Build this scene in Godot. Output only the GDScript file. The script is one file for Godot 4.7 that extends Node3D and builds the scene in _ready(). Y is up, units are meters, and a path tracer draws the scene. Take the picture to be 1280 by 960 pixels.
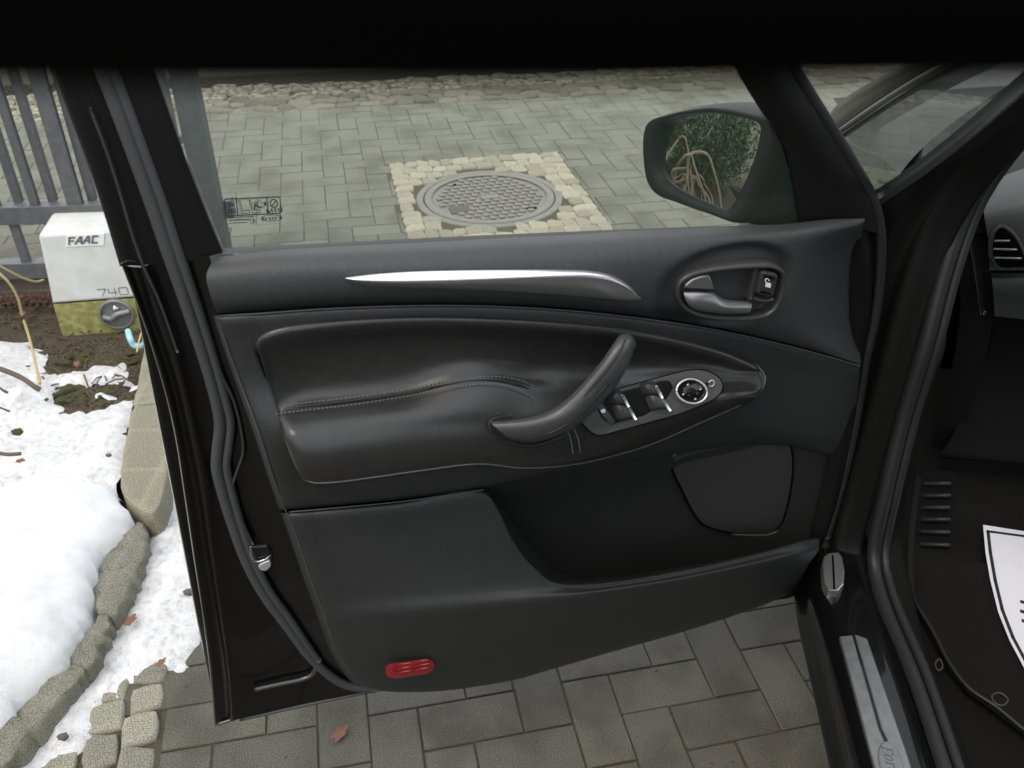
extends Node3D

var M := {}
var rng := RandomNumberGenerator.new()
var car: Node3D
var door: MeshInstance3D
const GROUND := Basis(Vector3(1, 0, 0), Vector3(0, 0, -1), Vector3(0, 1, 0))   # local x, forward, up
var flat_box := {}


# ---------------------------------------------------------------- curves and surfaces
func cr(a: Vector3, b: Vector3, c: Vector3, d: Vector3, t: float) -> Vector3:   # centripetal Catmull-Rom between b and c
	var m := sqrt(b.distance_to(c))
	if m < 1e-4:
		return b.lerp(c, t)
	var l := sqrt(a.distance_to(b))
	var r := sqrt(c.distance_to(d))
	if l < 1e-4:
		l = m
		a = b * 2.0 - c
	if r < 1e-4:
		r = m
		d = c * 2.0 - b
	var t1 := l
	var t2 := l + m
	var t3 := l + m + r
	var x := t1 + t * m
	var a1 := a * ((t1 - x) / t1) + b * (x / t1)
	var a2 := b * ((t2 - x) / m) + c * ((x - t1) / m)
	var a3 := c * ((t3 - x) / r) + d * ((x - t2) / r)
	var b1 := a1 * ((t2 - x) / t2) + a2 * (x / t2)
	var b2 := a2 * ((t3 - x) / (t3 - t1)) + a3 * ((x - t1) / (t3 - t1))
	return b1 * ((t2 - x) / m) + b2 * ((x - t1) / m)


func along(c, n: int) -> PackedVector3Array:   # n + 1 points, even in control-point index
	var o := PackedVector3Array()
	var m: int = c.size() - 1
	for k in n + 1:
		var f := float(k) / n * m
		var i := mini(int(f), m - 1)
		o.append(cr(c[maxi(i - 1, 0)], c[i], c[i + 1], c[mini(i + 2, m)], f - i))
	return o


func even(c, n: int) -> PackedVector3Array:   # n + 1 points, even in length
	var p := along(c, maxi(n * 3, c.size() * 6))
	var s := [0.0]
	for i in range(1, p.size()):
		s.append(s[-1] + p[i].distance_to(p[i - 1]))
	var o := PackedVector3Array()
	var j := 0
	for k in n + 1:
		var d: float = s[-1] * k / n
		while j < p.size() - 2 and s[j + 1] < d:
			j += 1
		o.append(p[j].lerp(p[j + 1], clampf((d - s[j]) / maxf(s[j + 1] - s[j], 1e-7), 0, 1)))
	return o


func ring(c, n: int) -> PackedVector3Array:   # n points round a closed smooth curve
	var m: int = c.size()
	var o := PackedVector3Array()
	for k in n:
		var f := float(k) / n * m
		var i := mini(int(f), m - 1)
		o.append(cr(c[(i + m - 1) % m], c[i], c[(i + 1) % m], c[(i + 2) % m], f - i))
	return o


func begin() -> SurfaceTool:
	var st := SurfaceTool.new()
	st.begin(Mesh.PRIMITIVE_TRIANGLES)
	st.set_smooth_group(0)
	return st


func quads(st: SurfaceTool, rows: Array, closed := false) -> void:   # rows run downwards, points run rightwards as seen from the front
	for r in rows.size() - 1:
		var a = rows[r]
		var b = rows[r + 1]
		var n: int = a.size()
		for k in (n if closed else n - 1):
			var l := (k + 1) % n
			for v in [a[k], a[l], b[l], a[k], b[l], b[k]]:
				st.add_vertex(v)


func loft(st: SurfaceTool, curves: Array, nu: int, nv: int, bend = null) -> void:
	var same := true
	for c in curves:
		same = same and c.size() == curves[0].size()
	var rs := []
	for c in curves:
		rs.append(along(c, nu) if same else even(c, nu))
	var cols := []
	for k in nu + 1:
		var c := []
		for r in rs:
			c.append(r[k])
		cols.append(along(c, nv * (curves.size() - 1)))
	var rows := []
	for j in cols[0].size():
		var row := PackedVector3Array()
		for k in nu + 1:
			row.append(bend.call(cols[k][j]) if bend != null else cols[k][j])
		rows.append(row)
	quads(st, rows)


func fan(st: SurfaceTool, p: PackedVector3Array, flip := false) -> void:   # fills a closed outline
	var q := PackedVector2Array()
	for v in p:
		q.append(Vector2(v.x, v.y))
	var t := Geometry2D.triangulate_polygon(q)
	for i in range(0, t.size(), 3):
		var a := q[t[i]]
		var b := q[t[i + 1]]
		var c := q[t[i + 2]]
		var cw := (b - a).cross(c - a) < 0
		for k in ([0, 1, 2] if cw != flip else [0, 2, 1]):
			st.add_vertex(p[t[i + k]])


func inset(p: PackedVector3Array, by: float, dz: float) -> PackedVector3Array:
	var n := p.size()
	var area := 0.0
	for i in n:
		area += p[i].x * p[(i + 1) % n].y - p[(i + 1) % n].x * p[i].y
	var o := PackedVector3Array()
	for i in n:
		var e := Vector2(p[(i + 1) % n].x - p[(i + n - 1) % n].x, p[(i + 1) % n].y - p[(i + n - 1) % n].y).normalized()
		var q := Vector2(-e.y, e.x) * signf(area) * by
		o.append(p[i] + Vector3(q.x, q.y, dz))
	return o


func clockwise(p: PackedVector3Array) -> PackedVector3Array:
	var area := 0.0
	for i in p.size():
		area += p[i].x * p[(i + 1) % p.size()].y - p[(i + 1) % p.size()].x * p[i].y
	if area > 0:
		p.reverse()
	return p


func slab(st: SurfaceTool, outline, thick: float, bevel := 0.001, soft := false) -> void:   # outline is the front face; a bevelled plate behind it
	var p := clockwise(PackedVector3Array(outline))
	st.set_smooth_group(0 if soft else -1)
	var back := inset(p, 0, -thick)
	var side := inset(p, 0, -bevel)
	var mid := inset(p, bevel * 0.3, -bevel * 0.3)
	var front := inset(p, bevel, 0)
	quads(st, [back, side, mid, front] if bevel > 0 else [back, p], true)
	st.set_smooth_group(-1)
	fan(st, front if bevel > 0 else p)
	st.set_smooth_group(0)


func bowl(st: SurfaceTool, rows: Array) -> void:   # closed clockwise rings, listed from the inside outwards
	rows.reverse()
	quads(st, rows, true)


func pillow(st: SurfaceTool, outline, rise: float, steps := 6, power := 2.0) -> void:   # a domed patch that closes on its centre
	var p := clockwise(PackedVector3Array(outline))
	var c := Vector3.ZERO
	for v in p:
		c += v / p.size()
	var rows := []
	for k in steps + 1:
		var s := 1.0 - float(k) / steps
		var row := PackedVector3Array()
		for v in p:
			row.append(c.lerp(v, s) + Vector3(0, 0, rise * (1.0 - pow(s, power))))
		rows.append(row)
	quads(st, rows, true)


func tube(st: SurfaceTool, path, r, seg := 8, squash := 1.0, up := Vector3(0, 0, 1)) -> void:
	var rows := []
	var n: int = path.size()
	for i in n:
		var t: Vector3 = (path[mini(i + 1, n - 1)] - path[maxi(i - 1, 0)]).normalized()
		var s := t.cross(up).normalized()
		if s.length() < 0.5:
			s = t.cross(Vector3(0, 1, 0.1)).normalized()
		var u := s.cross(t)
		var q: float = r[i] if r is Array or r is PackedFloat32Array else r
		var row := PackedVector3Array()
		for k in seg:
			var a := TAU * k / seg
			row.append(path[i] + s * cos(a) * q + u * sin(a) * q * squash)
		rows.append(row)
	quads(st, rows, true)
	for e in [0, n - 1]:
		for k in range(1, seg - 1):
			var f = rows[e]
			for v in ([f[0], f[k], f[k + 1]] if e == 0 else [f[0], f[k + 1], f[k]]):
				st.add_vertex(v)


func block(st: SurfaceTool, lo: Vector3, hi: Vector3, bevel := 0.002) -> void:   # a bevelled box
	slab_at(st, [Vector3(lo.x, lo.y, hi.z), Vector3(lo.x, hi.y, hi.z), Vector3(hi.x, hi.y, hi.z), Vector3(hi.x, lo.y, hi.z)], hi.z - lo.z, bevel)


func slab_at(st: SurfaceTool, p: Array, thick: float, bevel: float) -> void:
	slab(st, PackedVector3Array(p), thick, bevel)
	var q := clockwise(PackedVector3Array(p))
	st.set_smooth_group(-1)
	fan(st, inset(q, 0, -thick), true)
	st.set_smooth_group(0)


func numbered(parent: Node, called: String) -> String:
	if not parent.has_node(called):
		return called
	var key := "n_" + called
	var k: int = parent.get_meta(key, 0) + 1
	parent.set_meta(key, k)
	return "%s_%03d" % [called, k]


func build(called: String, st, m: Material, parent: Node = self) -> MeshInstance3D:
	var o := MeshInstance3D.new()
	o.name = numbered(parent, called)
	if st is SurfaceTool:
		st.generate_normals()
		o.mesh = st.commit()
		o.mesh.surface_set_material(0, m)
	else:
		o.mesh = st
		o.material_override = m
	parent.add_child(o, true)
	return o


func tag(o: Node, label := "", category := "", group := "", kind := "") -> Node:
	for p in [["label", label], ["category", category], ["group", group], ["kind", kind]]:
		if p[1]:
			o.set_meta(p[0], p[1])
	return o


func thing(called: String, label: String, category: String, at := Vector3.ZERO, basis_ := Basis(), group := "", kind := "") -> Node3D:
	var o := Node3D.new()
	o.name = numbered(self, called)
	o.transform = Transform3D(basis_, at)
	add_child(o, true)
	tag(o, label, category, group, kind)
	return o


# ---------------------------------------------------------------- materials
func lin(r: float, g: float, b: float, a := 1.0) -> Color:
	var c := Color(r, g, b).linear_to_srgb()
	c.a = a
	return c


func noise_tex(freq: float, kind := FastNoiseLite.TYPE_SIMPLEX_SMOOTH, oct := 3, lo := Color.BLACK, hi := Color.WHITE, size := 512, seed_ := 1, ramp = null) -> Texture2D:
	var n := FastNoiseLite.new()
	n.noise_type = kind
	n.frequency = freq
	n.seed = seed_
	n.fractal_octaves = oct
	n.cellular_return_type = FastNoiseLite.RETURN_DISTANCE
	if oct == 1:
		n.fractal_type = FastNoiseLite.FRACTAL_NONE
	var im := n.get_seamless_image(size, size, false, false, 0.2)
	var g := Gradient.new()
	if ramp:
		g.offsets = ramp[0]
		g.colors = ramp[1]
	else:
		g.offsets = PackedFloat32Array([0.0, 1.0])
		g.colors = PackedColorArray([lo, hi])
	var o := Image.create(size, size, false, Image.FORMAT_RGB8)
	for y in size:
		for x in size:
			o.set_pixel(x, y, g.sample(im.get_pixel(x, y).r))
	return ImageTexture.create_from_image(o)


func plain(color: Color, rough: float, metal := 0.0) -> StandardMaterial3D:
	var m := StandardMaterial3D.new()
	m.albedo_color = color
	m.roughness = rough
	m.metallic = metal
	return m


func grained(m: StandardMaterial3D, height: Texture2D, scale_: float, cm: float, color: Texture2D = null) -> StandardMaterial3D:
	m.uv1_triplanar = true
	m.uv1_scale = Vector3.ONE * scale_
	if height:
		m.heightmap_enabled = true
		m.heightmap_texture = height
		m.heightmap_scale = cm
	if color:
		m.albedo_texture = color
	return m


func stained(m: StandardMaterial3D, t: Texture2D, scale_: float) -> void:   # broad patches of damp and dirt over the fine grain
	m.detail_enabled = true
	m.detail_blend_mode = BaseMaterial3D.BLEND_MODE_MUL
	m.detail_uv_layer = BaseMaterial3D.DETAIL_UV_2
	m.detail_albedo = t
	m.uv2_triplanar = true
	m.uv2_world_triplanar = true
	m.uv2_scale = Vector3.ONE * scale_


func grey(v: float) -> Color:
	return Color(v, v, v).linear_to_srgb()


func make_materials() -> void:
	var cells := noise_tex(0.05, FastNoiseLite.TYPE_CELLULAR, 1, Color.BLACK, Color.WHITE, 512, 3)
	var fine := noise_tex(0.04, FastNoiseLite.TYPE_SIMPLEX_SMOOTH, 4, Color.BLACK, Color.WHITE, 512, 4)
	var dusty := noise_tex(0.008, FastNoiseLite.TYPE_SIMPLEX_SMOOTH, 4, Color(0.86, 0.86, 0.86), Color.WHITE, 512, 5)
	M.upper = grained(plain(lin(0.032, 0.033, 0.035), 0.55), cells, 24.0, 0.04, dusty)
	M.plastic = grained(plain(lin(0.021, 0.0225, 0.023), 0.5), cells, 24.0, 0.035, dusty)
	M.leather = grained(plain(lin(0.022, 0.022, 0.022), 0.34), cells, 16.0, 0.012, dusty)
	M.smooth = grained(plain(lin(0.036, 0.036, 0.037), 0.42), fine, 20.0, 0.006, dusty)
	M.panel = grained(plain(lin(0.062, 0.062, 0.062), 0.42), fine, 20.0, 0.004, dusty)
	M.handle = grained(plain(lin(0.070, 0.070, 0.072), 0.42), fine, 20.0, 0.004, dusty)
	M.cloth = grained(plain(lin(0.020, 0.0195, 0.019), 0.85), fine, 30.0, 0.05)
	M.thread = plain(lin(0.10, 0.10, 0.10), 0.7)
	M.rubber = grained(plain(lin(0.042, 0.043, 0.044), 0.6), fine, 14.0, 0.01)
	M.dark_rubber = grained(plain(lin(0.012, 0.012, 0.013), 0.55), fine, 14.0, 0.01)
	M.paint = plain(lin(0.003, 0.0031, 0.0033), 0.3)
	M.paint.metallic_specular = 0.3
	M.paint.clearcoat_enabled = true
	M.paint.clearcoat = 0.55
	M.paint.clearcoat_roughness = 0.04
	M.edge_glint_paint = plain(lin(0.02, 0.021, 0.022), 0.22)  # black body paint lightened, painting in the highlights of rounded edges
	M.edge_glint_paint.clearcoat_enabled = true
	M.edge_glint_paint.clearcoat = 1.0
	M.satin_black = grained(plain(lin(0.006, 0.006, 0.006), 0.5), fine, 14.0, 0.005)
	M.satin_black.metallic_specular = 0.28
	M.recess = grained(plain(lin(0.008, 0.008, 0.008), 0.75), fine, 14.0, 0.01)  # plastic darkened in colour for the shade inside the door pocket
	M.shaded_trim = grained(plain(lin(0.009, 0.009, 0.009), 0.7), fine, 14.0, 0.01)  # trim colour darkened to stand in for shade in the footwell
	M.shaded_trim.metallic_specular = 0.15
	M.black = plain(lin(0.003, 0.003, 0.003), 1.0)
	M.black.metallic_specular = 0.1
	M.gloss = plain(lin(0.008, 0.008, 0.008), 0.12)
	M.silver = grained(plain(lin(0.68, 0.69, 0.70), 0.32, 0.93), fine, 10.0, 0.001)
	M.chrome = plain(lin(0.85, 0.86, 0.87), 0.34, 0.85)
	M.lever = grained(plain(lin(0.26, 0.265, 0.27), 0.36, 0.75), fine, 10.0, 0.001)
	M.steel = grained(plain(lin(0.5, 0.5, 0.5), 0.32, 0.9), fine, 9.0, 0.004)
	M.scuff = grained(plain(lin(0.32, 0.32, 0.32), 0.42, 0.9), fine, 9.0, 0.004, dusty)
	M.white_ink = plain(lin(0.7, 0.7, 0.7), 0.6)
	M.ink = plain(lin(0.012, 0.014, 0.014), 0.7)
	M.grey_ink = plain(lin(0.10, 0.105, 0.11), 0.6)
	M.red = plain(lin(0.22, 0.003, 0.007), 0.3)
	M.red.clearcoat_enabled = true
	M.glass = plain(lin(0.17, 0.24, 0.18, 0.09), 0.02)
	M.glass.transparency = BaseMaterial3D.TRANSPARENCY_ALPHA
	M.dark_glass = plain(lin(0.08, 0.12, 0.11, 0.35), 0.02)
	M.dark_glass.transparency = BaseMaterial3D.TRANSPARENCY_ALPHA
	M.mirror = plain(lin(0.62, 0.64, 0.65), 0.02, 1.0)
	M.carpet = grained(plain(lin(0.013, 0.013, 0.012), 0.95), fine, 40.0, 0.1)
	M.carpet.metallic_specular = 0.2
	M.dash = grained(plain(lin(0.05, 0.055, 0.056), 0.55), cells, 12.0, 0.02)
	M.paper = plain(lin(0.72, 0.72, 0.78), 0.7)
	# ground
	var speck := noise_tex(0.075, FastNoiseLite.TYPE_SIMPLEX_SMOOTH, 3, Color.BLACK, Color.WHITE, 1024, 7,
		[PackedFloat32Array([0.2, 0.42, 0.54, 0.61, 0.66, 0.74]), PackedColorArray([Color(0.42, 0.42, 0.42), Color(0.64, 0.64, 0.63), Color(0.72, 0.72, 0.70), Color(0.80, 0.79, 0.75), Color(1.0, 0.98, 0.9), Color(1, 1, 0.94)])])
	var rough := noise_tex(0.12, FastNoiseLite.TYPE_SIMPLEX_SMOOTH, 4, Color.BLACK, Color.WHITE, 1024, 8)
	var stains := noise_tex(0.012, FastNoiseLite.TYPE_SIMPLEX_SMOOTH, 5, Color.BLACK, Color.WHITE, 512, 17,
		[PackedFloat32Array([0.2, 0.42, 0.55, 0.75]), PackedColorArray([Color(0.84, 0.83, 0.81), Color(0.93, 0.93, 0.92), Color(0.98, 0.98, 0.97), Color(1, 1, 1)])])
	for k in 5:
		var v: float = [0.145, 0.162, 0.153, 0.172, 0.136][k]
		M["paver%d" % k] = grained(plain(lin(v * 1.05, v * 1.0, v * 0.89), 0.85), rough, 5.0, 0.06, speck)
		M["street%d" % k] = grained(plain(lin(v * 1.52, v * 1.58, v * 1.33), 0.85), rough, 5.0, 0.06, speck)  # lighter street concrete; the green haze of the door glass is in this colour
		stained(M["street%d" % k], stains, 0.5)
	for k in 5:
		stained(M["paver%d" % k], stains, 0.9)
	M.sand = grained(plain(lin(0.20, 0.175, 0.115), 0.95), rough, 6.0, 0.4, speck)
	var granite := noise_tex(0.045, FastNoiseLite.TYPE_SIMPLEX_SMOOTH, 4, Color.BLACK, Color.WHITE, 1024, 9,
		[PackedFloat32Array([0.0, 0.35, 0.5, 0.62, 0.8]), PackedColorArray([Color(0.36, 0.35, 0.32), Color(0.66, 0.65, 0.60), Color(0.84, 0.83, 0.77), Color(0.97, 0.96, 0.90), Color(1, 1, 0.96)])])
	for k in 4:
		var v: float = [0.44, 0.52, 0.38, 0.48][k]
		M["cobble%d" % k] = grained(plain(lin(v, v * 0.98, v * 0.89), 0.85), rough, 0.45, 0.3, granite)
		v *= 1.12
		M["pale%d" % k] = grained(plain(lin(v, v * 0.97, v * 0.82), 0.85), rough, 0.45, 0.3, granite)
	for k in 4:
		var v: float = [0.22, 0.29, 0.18, 0.25][k]
		M["old_cobble%d" % k] = grained(plain(lin(v, v * 0.96, v * 0.82), 0.9), rough, 0.45, 0.3, granite)
	M.kerb = grained(plain(lin(0.50, 0.48, 0.41), 0.9), rough, 6.0, 0.4, granite)
	M.rock = grained(plain(lin(0.47, 0.465, 0.43), 0.9), rough, 6.0, 0.6, granite)
	var earth := noise_tex(0.02, FastNoiseLite.TYPE_SIMPLEX_SMOOTH, 5, Color.BLACK, Color.WHITE, 1024, 10,
		[PackedFloat32Array([0.2, 0.42, 0.52, 0.6, 0.75]), PackedColorArray([Color(0.15, 0.12, 0.10), Color(0.27, 0.22, 0.18), Color(0.37, 0.31, 0.26), Color(0.42, 0.38, 0.31), Color(0.38, 0.37, 0.20)])])
	M.soil = grained(plain(Color(1, 1, 1), 0.95), rough, 4.0, 0.7, earth)
	M.verge = grained(plain(lin(0.20, 0.19, 0.15), 0.95), rough, 1.0, 1.0, speck)
	M.snow = grained(plain(lin(0.86, 0.87, 0.88), 0.75), rough, 4.0, 0.35, dusty)
	M.snow.subsurf_scatter_enabled = true
	M.snow.subsurf_scatter_strength = 0.15
	M.old_snow = grained(plain(Color(1, 1, 1), 0.8), rough, 3.0, 0.8, noise_tex(0.03, FastNoiseLite.TYPE_SIMPLEX_SMOOTH, 5, Color.BLACK, Color.WHITE, 512, 12,
		[PackedFloat32Array([0.2, 0.4, 0.6, 0.75]), PackedColorArray([Color(0.84, 0.83, 0.82), Color(0.92, 0.92, 0.92), Color(0.95, 0.95, 0.96), Color(0.97, 0.97, 0.98)])]))
	M.iron = grained(plain(lin(0.25, 0.247, 0.243), 0.55, 0.25), rough, 5.0, 0.08, granite)
	M.fence = grained(plain(lin(0.105, 0.108, 0.115), 0.5, 0.1), fine, 6.0, 0.02, dusty)
	var rusty := noise_tex(0.03, FastNoiseLite.TYPE_SIMPLEX_SMOOTH, 5, Color.BLACK, Color.WHITE, 512, 13,
		[PackedFloat32Array([0.3, 0.5, 0.65]), PackedColorArray([Color(0.22, 0.13, 0.10), Color(0.36, 0.22, 0.16), Color(0.42, 0.38, 0.34)])])
	M.rust = grained(plain(Color(1, 1, 1), 0.9), rough, 5.0, 0.3, rusty)
	M.cover = grained(plain(lin(0.60, 0.61, 0.60), 0.5), fine, 5.0, 0.01)
	stained(M.cover, noise_tex(0.006, FastNoiseLite.TYPE_SIMPLEX_SMOOTH, 5, Color(0.9, 0.9, 0.88), Color.WHITE, 512, 18), 3.0)
	var algae := noise_tex(0.014, FastNoiseLite.TYPE_SIMPLEX_SMOOTH, 5, Color.BLACK, Color.WHITE, 512, 14,
		[PackedFloat32Array([0.25, 0.45, 0.6, 0.75]), PackedColorArray([Color(0.49, 0.48, 0.25), Color(0.53, 0.52, 0.30), Color(0.56, 0.55, 0.34), Color(0.60, 0.60, 0.42)])])
	M.algae = grained(plain(Color(1, 1, 1), 0.7), fine, 4.0, 0.05, algae)
	M.plate = plain(lin(0.70, 0.71, 0.70), 0.5)
	M.lock = grained(plain(lin(0.20, 0.205, 0.20), 0.45, 0.3), fine, 8.0, 0.02)
	M.hose = plain(lin(0.30, 0.52, 0.60), 0.4)
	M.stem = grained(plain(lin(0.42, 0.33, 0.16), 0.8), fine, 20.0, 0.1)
	M.vine = grained(plain(lin(0.36, 0.28, 0.18), 0.9), rough, 6.0, 0.6)
	M.twig = plain(lin(0.09, 0.07, 0.055), 0.9)
	M.leaf = plain(lin(0.15, 0.065, 0.035), 0.75)
	M.leaf.backlight_enabled = true
	M.leaf.backlight = Color(0.15, 0.05, 0.02)
	M.green = plain(lin(0.03, 0.066, 0.012), 0.6)
	M.green.vertex_color_use_as_albedo = true
	M.green.backlight_enabled = true
	M.green.backlight = Color(0.06, 0.10, 0.02)
	M.post = grained(plain(lin(0.055, 0.065, 0.066), 0.6), fine, 6.0, 0.02, dusty)
	M.litter = plain(lin(0.10, 0.065, 0.045), 0.9)
	M.grit = grained(plain(lin(0.42, 0.40, 0.36), 0.95), rough, 4.0, 1.0, speck)
	M.moss = grained(plain(lin(0.10, 0.11, 0.03), 1.0), rough, 8.0, 1.0)


# ---------------------------------------------------------------- light and lens
func _ready() -> void:
	rng.seed = 20130218
	var cam := Camera3D.new()
	cam.name = "camera"
	cam.position = Vector3(0, 1.545, 0)
	cam.rotation_degrees = Vector3(-34.2, 0, 0)
	cam.near = 0.02
	cam.far = 400.0
	var lens := CameraAttributesPhysical.new()
	lens.frustum_focal_length = 27.5
	lens.frustum_focus_distance = 1.5
	lens.exposure_aperture = 7.5
	lens.frustum_far = 400.0
	lens.frustum_near = 0.02
	cam.attributes = lens
	cam.fov = 47.153
	add_child(cam)
	cam.make_current()

	var env := Environment.new()
	env.background_mode = Environment.BG_SKY
	env.tonemap_mode = Environment.TONE_MAPPER_LINEAR
	env.tonemap_exposure = 2.3
	env.sdfgi_enabled = true
	env.ssao_enabled = true
	env.ssil_enabled = true
	var sky := ProceduralSkyMaterial.new()
	sky.sky_top_color = lin(0.86, 0.90, 0.95)
	sky.sky_horizon_color = lin(0.62, 0.64, 0.66)
	sky.sky_curve = 0.25
	sky.ground_bottom_color = lin(0.12, 0.12, 0.11)
	sky.ground_horizon_color = lin(0.3, 0.3, 0.3)
	env.sky = Sky.new()
	env.sky.sky_material = sky
	var we := WorldEnvironment.new()
	we.name = "world_environment"
	we.environment = env
	add_child(we)
	var sun := DirectionalLight3D.new()
	sun.name = "sun"
	sun.light_energy = 0.3
	sun.light_angular_distance = 25.0
	sun.light_color = Color(1.0, 0.97, 0.93)
	sun.shadow_enabled = true
	sun.rotation_degrees = Vector3(-58, -40, 0)
	add_child(sun)

	make_materials()
	make_ground()
	make_left_bank()
	make_gate()
	make_operator()
	make_hedge()
	make_car()
	make_door()
	make_mirror()
	make_interior()
	make_small_things()


# ---------------------------------------------------------------- ground
func chamfer_box(size: Vector3, bevel: float) -> ArrayMesh:
	var st := begin()
	var h := size / 2.0
	var top := PackedVector3Array([Vector3(-h.x, -h.y, 0), Vector3(-h.x, h.y, 0), Vector3(h.x, h.y, 0), Vector3(h.x, -h.y, 0)])
	st.set_smooth_group(-1)
	bowl(st, [inset(top, bevel, 0), inset(top, 0, -bevel), inset(top, 0, -size.z)])
	fan(st, inset(top, bevel, 0))
	st.generate_normals()
	return st.commit()


func cobble_mesh(k: int) -> ArrayMesh:   # a unit stone, top at about 0
	var r := RandomNumberGenerator.new()
	r.seed = 100 + k
	var st := begin()
	var rim := PackedVector3Array()
	for i in 12:
		var a := -TAU * (i + 0.5) / 12
		var q := Vector2(cos(a), sin(a))
		q = q / pow(pow(absf(q.x), 5.0) + pow(absf(q.y), 5.0), 0.2) * r.randf_range(0.43, 0.5)
		rim.append(Vector3(q.x, q.y, 0))
	var rows := []
	var tip := Vector2(r.randf_range(-0.12, 0.12), r.randf_range(-0.12, 0.12))
	for q in [[1.0, -0.5, 0.0], [1.0, -0.14, 0.05], [0.9, -0.03, 0.05], [0.6, 0.0, 0.03], [0.3, 0.01, 0.012]]:
		var row := PackedVector3Array()
		for v in rim:
			row.append(Vector3(v.x * q[0], v.y * q[0], q[1] + r.randf_range(-q[2], q[2]) + (v.x * tip.x + v.y * tip.y) * q[0]))
		rows.append(row)
	quads(st, rows, true)
	rows.reverse()
	for i in 12:
		for v in [Vector3(0, 0, 0.012), rows[0][i], rows[0][(i + 1) % 12]]:
			st.add_vertex(v)
	st.generate_normals()
	return st.commit()


func cut(a: Rect2, hole: Rect2) -> Rect2:   # the larger piece of a that lies outside the hole
	if not a.intersects(hole):
		return a
	var best := Rect2()
	for p in [Rect2(a.position, Vector2(hole.position.x - a.position.x, a.size.y)), Rect2(Vector2(hole.end.x, a.position.y), Vector2(a.end.x - hole.end.x, a.size.y)),
			Rect2(a.position, Vector2(a.size.x, hole.position.y - a.position.y)), Rect2(Vector2(a.position.x, hole.end.y), Vector2(a.size.x, a.end.y - hole.end.y))]:
		if p.size.x > 0 and p.size.y > 0 and p.get_area() > best.get_area():
			best = p
	return best


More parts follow.
